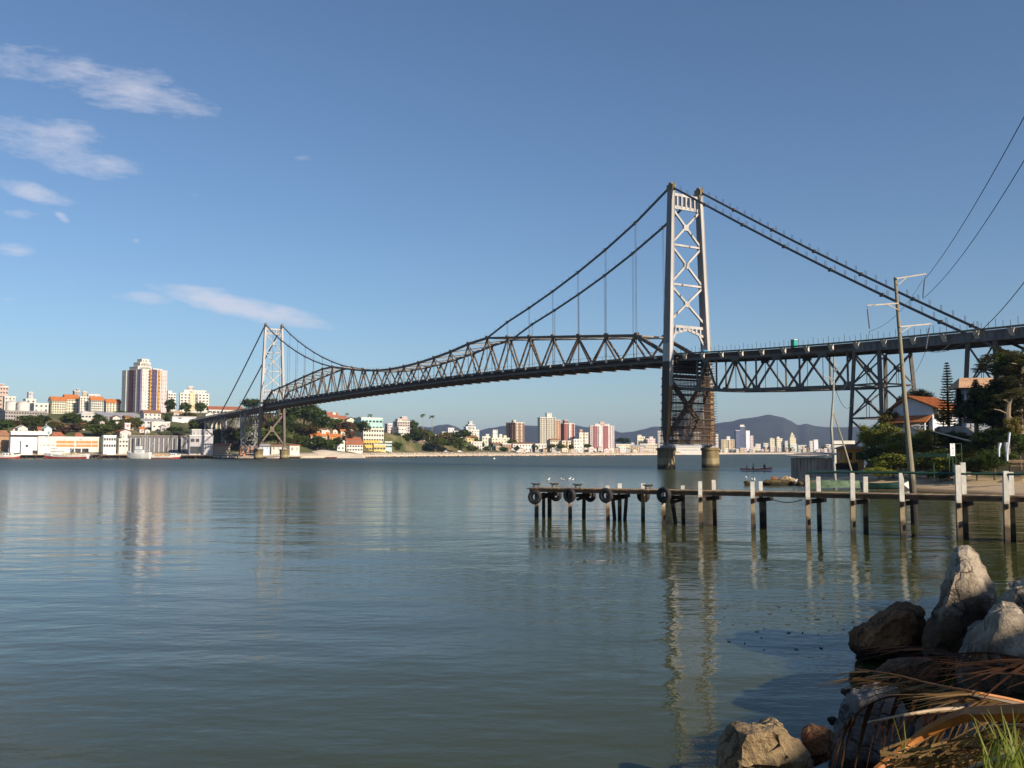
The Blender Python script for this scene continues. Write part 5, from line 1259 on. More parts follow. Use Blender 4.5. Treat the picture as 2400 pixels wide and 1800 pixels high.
def znear(X, Y):
    d = shore_d(X, Y)
    if d < 0: return max(-3, d * .35)
    near = sstep(60, 34, Y)
    z1 = 2.3 * sstep(-.5, 7, d)
    z2 = min(1.0, .09 * d + .05) + 6.2 * sstep(13, 32, d) + 4.5 * sstep(26, 60, d)
    z = z1 * near + z2 * (1 - near)
    # unseen bluff added behind the camera's right shoulder to shade the foreground boulders
    z += math.exp(-((Y + 4.0) / 5.0) ** 4) * sstep(10, 17, X) * (8.45 + .42 * (min(X, 40) - 19))
    for (px_, py_, r, zz) in PADS:
        w = sstep(r * 1.5, r * .8, math.hypot(X - px_, Y - py_)); z = z * (1 - w) + zz * w
    return z
h1 = W(2131, 1012, 146); PADS.append((h1.x + 3, h1.y + 3, 6, h1.z)); h2 = W(2310, 985, 122); PADS.append((h2.x + 4, h2.y + 5, 6, h2.z))
xs = [-40, -25, -14, -7] + [-3 + .9 * i for i in range(34)] + [28 + 1.6 * i for i in range(48)] + [106 + 8 * i for i in range(14)]
ys = [-40, -24, -14, -8] + [-4 + 1.0 * i for i in range(30)] + [26 + 2.0 * i for i in range(90)] + [208 + 8 * i for i in range(14)]
gv = []; gf = []
for y in ys:
    for x in xs:
        z = znear(x, y)
        if z > .3: z += mnoise.noise(Vector((x * .6, y * .6, 1))) * .12 * (1 + (z > 1.5)) + mnoise.noise(Vector((x * .15, y * .15, 4))) * .4 * sstep(1, 4, z)
        gv.append(Vector((x, y, z)))
n = len(xs)
for j in range(len(ys) - 1):
    for i in range(n - 1):
        q = (j * n + i, j * n + i + 1, (j + 1) * n + i + 1, (j + 1) * n + i)
        if max(gv[k].z for k in q) > -2.9: gf.append(q)
m, nt, b = newmat('near_ground'); p = pos(nt); sx = N(nt, 'ShaderNodeSeparateXYZ'); L(nt, p, sx.inputs[0])
f = noise_node(nt, p, .5, 6, .7); f2 = noise_node(nt, p, 6.0, 6, .75)
sand = ramp(nt, mth(nt, 'ADD', mth(nt, 'MULTIPLY', f, .6), mth(nt, 'MULTIPLY', f2, .4)), [(.3, (.34, .24, .13)), (.65, (.52, .38, .23))])
soil = ramp(nt, mth(nt, 'ADD', mth(nt, 'MULTIPLY', f, .5), mth(nt, 'MULTIPLY', f2, .5)), [(.35, (.035, .03, .014)), (.5, (.07, .055, .025)), (.65, (.06, .075, .02))])
k = N(nt, 'ShaderNodeMapRange'); k.inputs[1].default_value = 1.0; k.inputs[2].default_value = 1.35; L(nt, mth(nt, 'ADD', sx.outputs[2], mth(nt, 'MULTIPLY', mth(nt, 'SUBTRACT', f, .5), 1.0)), k.inputs[0])
kn = N(nt, 'ShaderNodeMapRange'); kn.inputs[1].default_value = 40; kn.inputs[2].default_value = 60; L(nt, sx.outputs[1], kn.inputs[0])
fac = mth(nt, 'MAXIMUM', k.outputs[0], mth(nt, 'SUBTRACT', 1.0, kn.outputs[0]))
c = mixc(nt, fac, sand, soil)
kw_ = N(nt, 'ShaderNodeMapRange'); kw_.inputs[1].default_value = .12; kw_.inputs[2].default_value = .3; L(nt, sx.outputs[2], kw_.inputs[0])
c = mixc(nt, kw_.outputs[0], (.14, .09, .045), c)
L(nt, c, b.inputs['Base Color']); b.inputs['Roughness'].default_value = .95
bn = N(nt, 'ShaderNodeBump'); bn.inputs['Strength'].default_value = .5; bn.inputs['Distance'].default_value = .08; L(nt, f2, bn.inputs['Height']); L(nt, bn.outputs[0], b.inputs['Normal'])
struct(MB().add(gv, gf), 'near_ground', m, smooth=True)

# ---------------------------------------------------------------- rocks
ROCKM = {}
def rockmat(kind):
    if kind in ROCKM: return ROCKM[kind]
    P_ = {'granite': ((.42, .34, .25), (.68, .58, .44)), 'tan': ((.36, .25, .13), (.55, .40, .22)), 'brown': ((.22, .095, .035), (.48, .23, .085)), 'weed': ((.07, .05, .015), (.20, .14, .05)), 'grey': ((.20, .175, .15), (.38, .34, .30))}[kind]
    m, nt, b = newmat(kind + '_rock'); p = pos(nt); a = noise_node(nt, p, 1.6, 6, .7); g = noise_node(nt, p, 22, 4, .7); q = noise_node(nt, p, 70, 3, .6)
    mix = mth(nt, 'ADD', mth(nt, 'MULTIPLY', a, .55), mth(nt, 'ADD', mth(nt, 'MULTIPLY', g, .3), mth(nt, 'MULTIPLY', q, .15)))
    c = ramp(nt, mix, [(.36, sc3(P_[0], .7)), (.48, P_[0]), (.62, P_[1])])
    vw = N(nt, 'ShaderNodeVectorMath', operation='ADD'); nz = N(nt, 'ShaderNodeTexNoise'); nz.inputs['Scale'].default_value = 2.2; nz.inputs['Detail'].default_value = 4; L(nt, p, nz.inputs['Vector']); L(nt, p, vw.inputs[0]); L(nt, nz.outputs['Color'], vw.inputs[1])
    vo = N(nt, 'ShaderNodeTexVoronoi', feature='DISTANCE_TO_EDGE'); vo.inputs['Scale'].default_value = .9; L(nt, vw.outputs[0], vo.inputs['Vector'])
    ck = N(nt, 'ShaderNodeMapRange'); ck.inputs[1].default_value = .004; ck.inputs[2].default_value = .03; L(nt, vo.outputs['Distance'], ck.inputs[0])
    c = mixc(nt, ck.outputs[0], sc3(P_[0], .35), c)
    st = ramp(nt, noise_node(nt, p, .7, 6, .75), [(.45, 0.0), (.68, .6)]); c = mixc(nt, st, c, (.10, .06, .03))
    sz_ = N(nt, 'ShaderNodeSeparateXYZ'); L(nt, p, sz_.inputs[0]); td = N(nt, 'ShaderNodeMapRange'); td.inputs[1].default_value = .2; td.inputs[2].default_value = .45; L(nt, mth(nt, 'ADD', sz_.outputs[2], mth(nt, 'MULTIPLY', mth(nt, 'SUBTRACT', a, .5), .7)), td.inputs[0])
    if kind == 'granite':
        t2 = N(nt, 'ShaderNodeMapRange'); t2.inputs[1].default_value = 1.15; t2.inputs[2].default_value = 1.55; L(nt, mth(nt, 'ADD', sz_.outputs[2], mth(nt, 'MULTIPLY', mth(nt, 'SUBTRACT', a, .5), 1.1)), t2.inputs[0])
        c = mixc(nt, t2.outputs[0], mixc(nt, 1.0, c, (.26, .18, .115), 'MULTIPLY'), c)  # lower granite: brown stone with its shade painted into the colour
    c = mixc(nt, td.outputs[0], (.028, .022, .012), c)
    L(nt, c, b.inputs['Base Color']); b.inputs['Roughness'].default_value = .9
    bn = N(nt, 'ShaderNodeBump'); bn.inputs['Strength'].default_value = 1.0; bn.inputs['Distance'].default_value = .12
    L(nt, mth(nt, 'ADD', noise_node(nt, p, 5, 8, .7), mth(nt, 'ADD', mth(nt, 'MULTIPLY', g, .4), mth(nt, 'MULTIPLY', ck.outputs[0], .25))), bn.inputs['Height']); L(nt, bn.outputs[0], b.inputs['Normal'])
    ROCKM[kind] = m; return m
def rock_hull(label, pts, kind, seed, rough=.06, sub=4, name='boulder', group=None, sharp=.0):
    bm = bmesh.new()
    for q in pts: bm.verts.new(q)
    bmesh.ops.convex_hull(bm, input=bm.verts)
    loose = [v for v in bm.verts if not v.link_faces]
    bmesh.ops.delete(bm, geom=loose, context='VERTS')
    bmesh.ops.triangulate(bm, faces=bm.faces)
    cen = sum((v.co for v in bm.verts), Vector()) / len(bm.verts); size = max((v.co - cen).length for v in bm.verts)
    for i in range(sub + (1 if sub > 3 else 0)):
        bmesh.ops.subdivide_edges(bm, edges=[e for e in bm.edges if e.calc_length() > size * (.06 if sub < 4 else .032)], cuts=1, use_grid_fill=True)
        bmesh.ops.triangulate(bm, faces=bm.faces)
        if i < 2: bmesh.ops.smooth_vert(bm, verts=bm.verts, factor=.22, use_axis_x=True, use_axis_y=True, use_axis_z=True)
    bm.normal_update()
    for v in bm.verts:
        q = v.co / size
        d = (mnoise.fractal(q * 1.5 + Vector((seed, 0, 0)), .9, 2.0, 6) * 1.5 - abs(mnoise.noise(q * 3.1 + Vector((0, seed, 0)))) * .9 + mnoise.fractal(q * 9 + Vector((0, 0, seed)), .8, 2.0, 4) * .28) * rough * size
        cell = mnoise.cell(q * 3.0 + Vector((seed, 3, 1))) if sharp else 0
        v.co += v.normal * (d + cell * sharp * size * .05)
    org = Vector((cen.x, cen.y, min(v.co.z for v in bm.verts)))
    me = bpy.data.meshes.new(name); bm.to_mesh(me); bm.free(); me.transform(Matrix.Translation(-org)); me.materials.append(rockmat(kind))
    me.polygons.foreach_set('use_smooth', [True] * len(me.polygons))
    try: me.set_sharp_from_angle(angle=.6)
    except Exception: pass
    o = bpy.data.objects.new(name, me); COL.objects.link(o); o.location = org; ORG[o.name] = org
    return tag(o, label, 'rock', group)
def outline(pts, D, thick, back=.6, dz=0.0, lean=0.0):
    out = []; c = Vector((sum(p[0] for p in pts) / len(pts), sum(p[1] for p in pts) / len(pts), 0))
    for (x, y) in pts:
        out.append(W(x, y, D + lean * (c.y - y) / 100.0))
        xx = c.x + (x - c.x) * back; yy = c.y + (y - c.y) * (back + .25 if y < c.y else 1)
        out.append(W(xx, yy, D + thick)); xx = c.x + (x - c.x) * .55; yy = c.y + (y - c.y) * .6; out.append(W(xx, yy, D - thick * .45))
    return out
def blobpts(c, rx, ry, rz, seed, n=18, ang=0.0):
    R = random.Random(seed); out = []
    for i in range(n):
        d = Vector((R.gauss(0, 1), R.gauss(0, 1), R.gauss(0, 1))).normalized(); v = Vector((d.x * rx, d.y * ry, d.z * rz)) * R.uniform(.85, 1.1)
        out.append(Vector(c) + Matrix.Rotation(ang, 3, 'Z') @ v)
    return out
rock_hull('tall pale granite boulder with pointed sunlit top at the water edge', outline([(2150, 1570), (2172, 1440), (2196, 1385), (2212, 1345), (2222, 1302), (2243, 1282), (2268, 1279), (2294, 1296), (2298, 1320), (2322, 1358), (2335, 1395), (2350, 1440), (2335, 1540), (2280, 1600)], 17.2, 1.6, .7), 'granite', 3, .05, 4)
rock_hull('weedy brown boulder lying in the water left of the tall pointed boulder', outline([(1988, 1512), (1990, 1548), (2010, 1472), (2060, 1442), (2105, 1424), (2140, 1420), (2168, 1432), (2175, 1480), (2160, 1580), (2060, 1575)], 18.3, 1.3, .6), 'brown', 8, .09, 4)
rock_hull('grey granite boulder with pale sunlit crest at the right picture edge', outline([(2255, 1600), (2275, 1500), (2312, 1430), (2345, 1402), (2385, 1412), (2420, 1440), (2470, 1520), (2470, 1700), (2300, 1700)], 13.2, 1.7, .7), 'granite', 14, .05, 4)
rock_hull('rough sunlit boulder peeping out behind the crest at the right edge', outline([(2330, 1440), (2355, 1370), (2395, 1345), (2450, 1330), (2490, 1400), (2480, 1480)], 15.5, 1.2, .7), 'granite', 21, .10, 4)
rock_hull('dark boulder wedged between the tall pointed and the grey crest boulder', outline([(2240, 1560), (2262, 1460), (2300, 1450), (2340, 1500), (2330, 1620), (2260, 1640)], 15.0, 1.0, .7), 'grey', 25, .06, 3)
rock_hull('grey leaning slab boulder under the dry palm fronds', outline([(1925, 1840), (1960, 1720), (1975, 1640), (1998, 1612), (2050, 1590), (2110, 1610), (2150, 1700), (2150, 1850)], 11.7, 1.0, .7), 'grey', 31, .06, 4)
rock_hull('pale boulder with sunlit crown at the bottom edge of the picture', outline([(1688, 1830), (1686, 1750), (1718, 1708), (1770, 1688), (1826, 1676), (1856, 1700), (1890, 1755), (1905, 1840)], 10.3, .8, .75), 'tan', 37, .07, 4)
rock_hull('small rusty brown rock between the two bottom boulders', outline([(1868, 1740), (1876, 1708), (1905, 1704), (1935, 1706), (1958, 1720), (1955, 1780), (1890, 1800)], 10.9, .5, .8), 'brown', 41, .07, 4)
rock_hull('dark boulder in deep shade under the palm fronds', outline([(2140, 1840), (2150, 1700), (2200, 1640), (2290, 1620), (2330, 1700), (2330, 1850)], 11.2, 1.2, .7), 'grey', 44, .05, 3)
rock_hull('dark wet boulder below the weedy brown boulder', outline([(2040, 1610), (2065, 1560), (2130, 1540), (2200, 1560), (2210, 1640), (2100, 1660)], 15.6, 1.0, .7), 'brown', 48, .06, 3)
for i, (x, y, sz_px, kd, lab) in enumerate(((2015, 1575, 40, 'brown', 'small wet stone at the waterline below the weedy brown boulder'), (1985, 1622, 30, 'grey', 'small grey stone in the water left of the leaning slab'), (1950, 1690, 34, 'brown', 'small brown stone against the left flank of the leaning slab'), (2190, 1590, 44, 'grey', 'dark stone under the tall pointed boulder'), (2130, 1595, 34, 'brown', 'small dark stone between weedy boulder and leaning slab'), (2345, 1455, 40, 'tan', 'tan stone wedged at the foot of the rough sunlit boulder'))):
    p_ = G(x, y, .12); rr = sz_px * p_.y / F / 2; rock_hull(lab, blobpts(p_, rr, rr * .8, rr * .7, 60 + i), kd, 60 + i, .09, 3, name='stone', group='small stones at the water edge')
# shoreline rocks by the boat house
def groundrock(label, x0, x1, yt, yb, kind, seed, depth=.8, D=None):
    D = D or GD((x0 + x1) / 2, yb, .05); c = W((x0 + x1) / 2, yb, D); rx = (x1 - x0) / 2 * D / F; hz = (yb - yt) * D / F
    return rock_hull(label, blobpts((c.x, c.y + rx * depth, hz * .25), rx, rx * depth, hz * .78, seed), kind, seed, .05, 3, group='rocks on the sandy point')
groundrock('big rounded tan boulder on the sandy point beside the boat house', 1822, 1876, 1104, 1124, 'tan', 5, .6, 116)
groundrock('brown stone leaning on the left of the big tan boulder', 1806, 1834, 1106, 1126, 'brown', 9, .6, 117)
groundrock('low flat weedy rock shelf in the water before the tan boulder', 1768, 1900, 1121, 1137, 'weed', 12, .35, 112)
groundrock('weedy rock shelf piece at the right of the flat shelf', 1860, 1925, 1122, 1136, 'weed', 15, .4, 111)
groundrock('small round weedy rock alone in the water left of the shelf', 1744, 1764, 1122, 1134, 'weed', 17, .7, 113)
groundrock('brown beach rock right of the upturned boats, larger', 2155, 2185, 1120, 1135, 'brown', 19, .7, 106)
groundrock('brown beach rock right of the upturned boats, smaller', 2180, 2203, 1124, 1134, 'brown', 23, .7, 104)
groundrock('low dark beach rocks behind the dark green boat', 2040, 2120, 1116, 1128, 'brown', 27, .3, 112)
groundrock('large smooth brown boulder behind the bench at right edge', 2352, 2450, 1062, 1112, 'tan', 33, .8, 96)

# ---------------------------------------------------------------- jetty
JT = [(1257, 1209), (1424, 1213), (1555, 1217), (1642, 1224), (1764, 1236), (1893, 1247), (1997, 1253), (2113, 1259), (2246, 1264), (2356, 1269)]
A0 = G(1257, 1210); A1 = G(2356, 1271)
JD = (A1 - A0).normalized(); JN = Vector((-JD.y, JD.x, 0))       # JN away from the camera
def jz(t): return 1.76 + .28 * t
JL = (A1 - A0).length
def jpt(px, off=0.0):
    u, _ = ray(px, 1160); C = A0 + JN * off
    s = (u * C.y - C.x) / (JD.x - u * JD.y); return C + JD * s, s / JL
jetty = thing('jetty', 'narrow timber jetty on white topped concrete piles with hanging tyres', 'jetty', A0)
JW = 1.35
plank = MB(); s = -.55
PLM = mat('jetty_plank', (.26, .17, .09), .85, 1.2, .45, bump=.3, bscale=9)
while s < JL + 9:
    t = s / JL; c = A0 + JD * s + JN * (JW / 2)
    plank.obox(c + Vector((0, 0, jz(t) - .04 + rnd.uniform(-.008, .008))), JD * .13, JN * (JW / 2 + .12 + rnd.uniform(-.03, .03)), Vector((0, 0, .035))); s += .285
plank.build('deck', PLM, jetty)
for off in (-.02, JW + .02):
    m = MB()
    for i in range(12):
        s0 = -.5 + (JL + 9.5) * i / 12; s1 = -.5 + (JL + 9.5) * (i + 1) / 12
        m.beam(A0 + JD * s0 + JN * off + Vector((0, 0, jz(s0 / JL) - .17)), A0 + JD * s1 + JN * off + Vector((0, 0, jz(s1 / JL) - .17)), .1, .17)
    m.build('edge_beam', mat('jetty_beam', (.17, .095, .05), .85, 1.5, .5, bump=.3), jetty)
def pilemat(zw): 
    return mat_bands('pile_%d' % round(zw * 10), [(.2, (.03, .022, .014)), (.75, (.10, .07, .04)), (zw, (.38, .29, .18)), (9, (.72, .69, .62))], .85, 2.2, .35, .18, .3, 9.0)
def pile(px, ytop, off, w=.3, lean=(0, 0), zw=1.5, mt=None, round_=False, top=None):
    p, t = jpt(px, off); zt = top if top is not None else W(px, ytop, p.y).z
    m = MB(); a = p + Vector((lean[0] * 3, lean[1] * 3, -3)); b_ = Vector((p.x - lean[0] * zt * 0, p.y, zt))
    yaw = math.atan2(JD.y, JD.x) + .5
    if round_: m.tube([a, p, b_], [w * .55, w * .5, w * .45], 12)
    else:
        w *= .8; lx = rnd.uniform(-.05, .05); b_ = b_ + Vector((lx, rnd.uniform(-.03, .03), 0)); X = Vector((math.cos(yaw), math.sin(yaw), 0)) * w / 2; Y = Vector((-X.y, X.x, 0)); vs = []
        for q, k in ((a, 1), (p, 1), (b_, .97)):
            for (i, j) in ((-1, -1), (1, -1), (1, 1), (-1, 1)): vs.append(q + X * i * k + Y * j * k)
        m.add(vs, [(0, 1, 5, 4), (1, 2, 6, 5), (2, 3, 7, 6), (3, 0, 4, 7), (4, 5, 9, 8), (5, 6, 10, 9), (6, 7, 11, 10), (7, 4, 8, 11), (8, 9, 10, 11)])
    return m.build('pile', mt or pilemat(zw), jetty)
FO, BO = -.22, JW + .22
for (px, yt, zw, w) in ((1257.5, 1150, 9, .28), (1336, 1150, 9, .26), (1424.6, 1138, 1.0, .26), (1555, 1150, 1.0, .28), (1642, 1128, 1.62, .27), (1764.5, 1129, 1.62, .27), (1893, 1113, 1.66, .27), (1997.5, 1108.5, 1.7, .27), (2113.5, 1108.5, 1.72, .27), (2246, 1090, 1.76, .28), (2356.5, 1104, 1.78, .28)): pile(px, yt, FO, w, zw=zw if zw < 5 else 5)
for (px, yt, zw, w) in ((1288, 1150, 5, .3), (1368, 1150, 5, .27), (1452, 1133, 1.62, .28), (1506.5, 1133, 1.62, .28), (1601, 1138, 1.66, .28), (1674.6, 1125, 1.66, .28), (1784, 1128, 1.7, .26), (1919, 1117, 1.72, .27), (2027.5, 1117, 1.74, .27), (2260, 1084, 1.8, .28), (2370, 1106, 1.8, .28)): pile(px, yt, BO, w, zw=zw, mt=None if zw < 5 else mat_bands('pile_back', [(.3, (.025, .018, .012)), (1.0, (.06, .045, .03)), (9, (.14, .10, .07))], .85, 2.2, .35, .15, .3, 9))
for (px, ln) in ((1274, 0), (1442, .12), (1462, -.12), (1586, .22), (1791, 0)):
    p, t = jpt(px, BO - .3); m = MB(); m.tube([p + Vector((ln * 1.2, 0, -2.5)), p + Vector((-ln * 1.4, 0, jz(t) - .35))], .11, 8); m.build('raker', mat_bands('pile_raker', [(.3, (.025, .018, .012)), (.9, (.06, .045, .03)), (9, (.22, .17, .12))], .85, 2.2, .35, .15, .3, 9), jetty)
for px in (1257.5, 1336, 1424.6, 1555, 1642, 1764.5, 1893, 1997.5, 2113.5, 2246, 2356.5):
    a, t = jpt(px, FO - .25); b_ = a + JN * (JW + .9); m = MB(); m.beam(a + Vector((0, 0, jz(t) - .44)), b_ + Vector((0, 0, jz(t) - .44)), .18, .2); m.build('cross_beam', WOODD, jetty)
for (pa, pb, za, zb) in ((1268, 1298, -.62, -.5), (1352, 1380, -.68, -.45), (1436, 1466, -.62, -.5), (1572, 1602, -.7, -.55)):
    a, ta = jpt(pa, .2); b_, tb = jpt(pb, 1.0); m = MB(); m.beam(a + Vector((0, 0, jz(ta) + za)), b_ + Vector((0, 0, jz(tb) + zb)), .13, .15); m.build('brace', WOODD, jetty)
GREENM = mat('green_rail_paint', (.02, .075, .045), .6, 1.5, .3)
for off in (FO, BO):
    m = MB(); pts = [jpt(x, off)[0] + Vector((0, 0, jz(jpt(x, off)[1]) + h_)) for (x, h_) in ((1893, 1.0), (1997, 1.02), (2113, 1.0), (2250, .97), (2360, .96), (2450, .96))]
    m.tube(pts, .055 if off == FO else .05, 6); m.build('handrail', GREENM, jetty)
for (px, off) in ((1256, .5), (1299, BO - .3), (1354, .45), (1519, .9)):
    p, t = jpt(px, off); z = jz(t); m = MB(); c = p + Vector((0, 0, z))
    for q in (-.16, .16): m.box(c + JD * q + Vector((0, 0, .1)), .09, .12, .2)
    m.tube([c - JD * .34 + Vector((0, 0, .25)), c - JD * .2 + Vector((0, 0, .2)), c + JD * .2 + Vector((0, 0, .2)), c + JD * .34 + Vector((0, 0, .25))], [.04, .06, .06, .04], 7)
    m.build('cleat', mat('cleat_iron', (.10, .085, .06), .7, 3, .4), jetty)
m = MB(); p0, t0 = jpt(1805, -.1); p1, t1 = jpt(1880, -.1); m.tube([p0.lerp(p1, i / 10) + Vector((0, 0, jz(t0) - .35 - .16 * math.sin(math.pi * i / 10))) for i in range(11)], .025, 4); m.build('slack_rope', mat('rope', (.25, .2, .13), .9, 4, .3), jetty)
# tyres hung on the jetty, every one a thing
TYM = mat('tyre_rubber', (.022, .02, .02), .75, 4, .4, bump=.2)
tp = [(.20, -.115), (.25, -.145), (.36, -.15), (.42, -.12), (.44, -.06), (.44, .06), (.42, .12), (.36, .15), (.25, .145), (.20, .115), (.22, .05), (.22, -.05)]
m = MB(); n = 40; vs = []; fs = []; k = len(tp)
for i in range(n):
    a = 2 * math.pi * i / n
    for (r, z) in tp:
        rr = r + (.008 if (r > .43 and i % 2) else 0); vs.append(Vector((rr * math.cos(a), z, rr * math.sin(a))))
for i in range(n):
    for j in range(k): fs.append((i * k + j, i * k + (j + 1) % k, ((i + 1) % n) * k + (j + 1) % k, ((i + 1) % n) * k + j))
TYRE = m.add(vs, fs).mesh('tyre', TYM, smooth=False)
TYL = ['black tyre hanging at the outer left end of the jetty, front side', 'black tyre on the front side between first two cleats', 'black tyre above the first white lower pile, front side', 'black tyre on the front side nearest the bridge reflection']
for (px, py, off, sc_, lab) in ((1253.4, 1165, -.42, 1.0, TYL[0]), (1335, 1161, -.42, .96, TYL[1]), (1420, 1161, -.42, .98, TYL[2]), (1556, 1160, -.42, 1.0, TYL[3]), (1303, 1160, BO + .25, .92, 'half hidden tyre hanging on the back of the jetty near the outer end'), (1383, 1161, BO + .25, .92, 'half hidden tyre on the back of the jetty behind the second bay'), (1508, 1161, BO + .25, .96, 'tyre on the back of the jetty behind the single white pile')):
    p, t = jpt(px, off); p.z = W(px, py, p.y).z
    o = inst('tyre', TYRE, None, p, math.atan2(JD.y, JD.x) + rnd.uniform(-.25, .25), (sc_, sc_, sc_)); tag(o, lab, 'tyre', 'tyres hung on the jetty as fenders')

# ---------------------------------------------------------------- birds, canoe, people
GULLW = mat('gull_white', (.82, .82, .80), .7, 5, .1); GULLG = mat('gull_grey', (.45, .46, .48), .7, 5, .1); BEAK = mat('beak_yellow', (.7, .45, .08), .5, 5, .1)
def bird(label, p, yaw, s=1.0, swim=False, group='white water birds'):
    t = thing('gull', label, 'bird', p, group, yaw, (s, s, s)); ORG[t.name] = Vector((0, 0, 0))
    m = MB(); z0 = .04 if swim else .16
    m.tube([(-.26, 0, z0 + .10), (-.16, 0, z0 + .10), (-.03, 0, z0 + .09), (.09, 0, z0 + .12), (.15, 0, z0 + .2), (.18, 0, z0 + .28), (.22, 0, z0 + .29), (.25, 0, z0 + .285)], [.012, .05, .085, .075, .045, .042, .035, .012], 10)
    m.build('body', GULLW, t, org=Vector((0, 0, 0)), smooth=True)
    for q in (-1, 1):
        m = MB(); m.tube([(.06, q * .075, z0 + .13), (-.1, q * .085, z0 + .13), (-.3, q * .02, z0 + .13)], [.03, .04, .008], 6); m.build('wing', GULLG, t, org=Vector((0, 0, 0)), smooth=True)
        if not swim: m = MB(); m.tube([(0, q * .03, z0 + .03), (.0, q * .03, 0), (.04, q * .03, 0)], .008, 4); m.build('leg', BEAK, t, org=Vector((0, 0, 0)))
    m = MB(); m.tube([(.245, 0, z0 + .285), (.31, 0, z0 + .275)], [.014, .004], 5); m.build('beak', BEAK, t, org=Vector((0, 0, 0)))
    for o in t.children: o.location = (0, 0, 0)
    return t
for (x, y, yaw, lab, s) in ((1285, 1126, .3, 'white gull sitting apart on the water left of three others', 1.15), (1318, 1126, 2.8, 'white gull on the water, leftmost of the row of three', 1.1), (1334, 1125, 0, 'white gull on the water, middle and tallest of the row of three', 1.25), (1342, 1126, .5, 'small white gull on the water, rightmost of the row of three', .95)):
    p = G(x, y); p.z = -.03; bird(lab, p, yaw, s, True)
for (x, y, D, z, yaw, lab) in ((1749, 1122, 113, .85, 1.5, 'white bird standing on the small lone weedy rock'), (1768, 1126, 111.5, .5, 1.2, 'white bird standing at the left tip of the weedy shelf'), (1766, 1127, 112, .45, 2.6, 'small white bird behind the one at the left shelf tip'), (1852, 1124, 109, .62, 1.4, 'white bird standing on the weedy shelf below the tan boulder'), (1865, 1129, 108, .45, .5, 'white bird bending on the weedy shelf, right of the standing one')):
    p = W(x, y, D); p.z = max(.25, W(x, y + 4, D).z); bird(lab, p, yaw, 1.1)
SKIN = mat('skin', (.35, .2, .13), .6, 5, .15)
def skinobj(name, V_, E_, R_, mt, parent, org):
    me = bpy.data.meshes.new(name); me.from_pydata([tuple(Vector(v)) for v in V_], E_, []); me.update()
    o = bpy.data.objects.new(name, me); COL.objects.link(o); o.parent = parent; ORG[o.name] = org
    me.materials.append(mt)
    md_ = o.modifiers.new('skin', 'SKIN'); md_.use_smooth_shade = True
    for i, r in enumerate(R_): me.skin_vertices[0].data[i].radius = (r, r); 
    me.skin_vertices[0].data[0].use_root = True
    s_ = o.modifiers.new('sub', 'SUBSURF'); s_.levels = 1; s_.render_levels = 1
    return o
def person(label, p, yaw, pose, shirt, pants):
    t = thing('person', label, 'person', p, None, yaw); o0 = Vector((0, 0, 0))
    if pose == 'sit': J = dict(pel=(0, 0, .12), ch=(.06, 0, .52), nk=(.08, 0, .62), hd=(.11, 0, .76), ht=(.12, 0, .86), kn=(.42, .3), an=(.62, -.05), el=(.12, .28), ha=(.38, .2))
    elif pose == 'kneel': J = dict(pel=(0, 0, .45), ch=(.05, 0, .88), nk=(.06, 0, .98), hd=(.09, 0, 1.12), ht=(.1, 0, 1.23), kn=(.25, .12), an=(-.15, .04), el=(.15, .65), ha=(.42, .62))
    else: J = dict(pel=(0, 0, .88), ch=(.03, 0, 1.32), nk=(.04, 0, 1.44), hd=(.07, 0, 1.58), ht=(.08, 0, 1.72), kn=(.05, .46), an=(0, .04), el=(.1, 1.08), ha=(.34, 1.02))
    V_ = [J['pel'], J['ch'], J['nk'], J['hd'], J['ht']]; E_ = [(0, 1), (1, 2), (2, 3), (3, 4)]; R_ = [.14, .16, .06, .105, .07]
    for q in (-1, 1):
        i = len(V_); ch = J['ch']
        V_ += [(ch[0], q * .19, ch[2] - .02), (J['el'][0], q * .26, J['el'][1]), (J['ha'][0], q * .18, J['ha'][1])]; R_ += [.065, .048, .04]; E_ += [(1, i), (i, i + 1), (i + 1, i + 2)]
        i = len(V_); pl = J['pel']
        V_ += [(pl[0], q * .1, pl[2] - .06), (J['kn'][0], q * .13, J['kn'][1]), (J['an'][0], q * .12, J['an'][1]), (J['an'][0] + .16, q * .13, J['an'][1] - .03)]; R_ += [.09, .065, .045, .04]; E_ += [(0, i), (i, i + 1), (i + 1, i + 2), (i + 2, i + 3)]
    body = skinobj('body', V_, E_, R_, SKIN, t, o0)
    V2 = [J['pel'], J['ch'], J['nk']]; E2 = [(0, 1), (1, 2)]; R2 = [.155, .178, .085]
    for q in (-1, 1):
        i = len(V2); ch = J['ch']; V2 += [(ch[0], q * .2, ch[2] - .02), tuple(Vector((ch[0], q * .2, ch[2] - .02)).lerp(Vector((J['el'][0], q * .26, J['el'][1])), .8))]; E2 += [(1, i), (i, i + 1)]; R2 += [.08, .065]
    skinobj('shirt', V2, E2, R2, shirt, t, o0)
    V3 = [J['pel']]; E3 = []; R3 = [.16]
    for q in (-1, 1):
        i = len(V3); V3 += [(J['pel'][0], q * .1, J['pel'][2] - .06), tuple(Vector((J['kn'][0], q * .13, J['kn'][1])))]; E3 += [(0, i), (i, i + 1)]; R3 += [.105, .08]
    skinobj('shorts', V3, E3, R3, pants, t, o0)
    hd = Vector(J['hd']); m = MB(); m.lathe(hd + Vector((-.02, 0, .0)), [(.10, .02), (.118, .06), (.10, .12), (.05, .155)], 12); m.build('hair', mat('dark_hair', (.02, .015, .012), .8, 5, .2), t, org=o0, smooth=True)
    m = MB(); m.tube([hd + Vector((.09, 0, .02)), hd + Vector((.135, 0, -.02))], [.012, .02], 6); m.build('nose', SKIN, t, org=o0)
    for o in t.children: o.location = (0, 0, 0)
    return t
cp = G(1772, 1104.5); cp.z = -.12
cano = thing('canoe', 'red and white wooden canoe with three people near the right bridge pier', 'boat', cp)
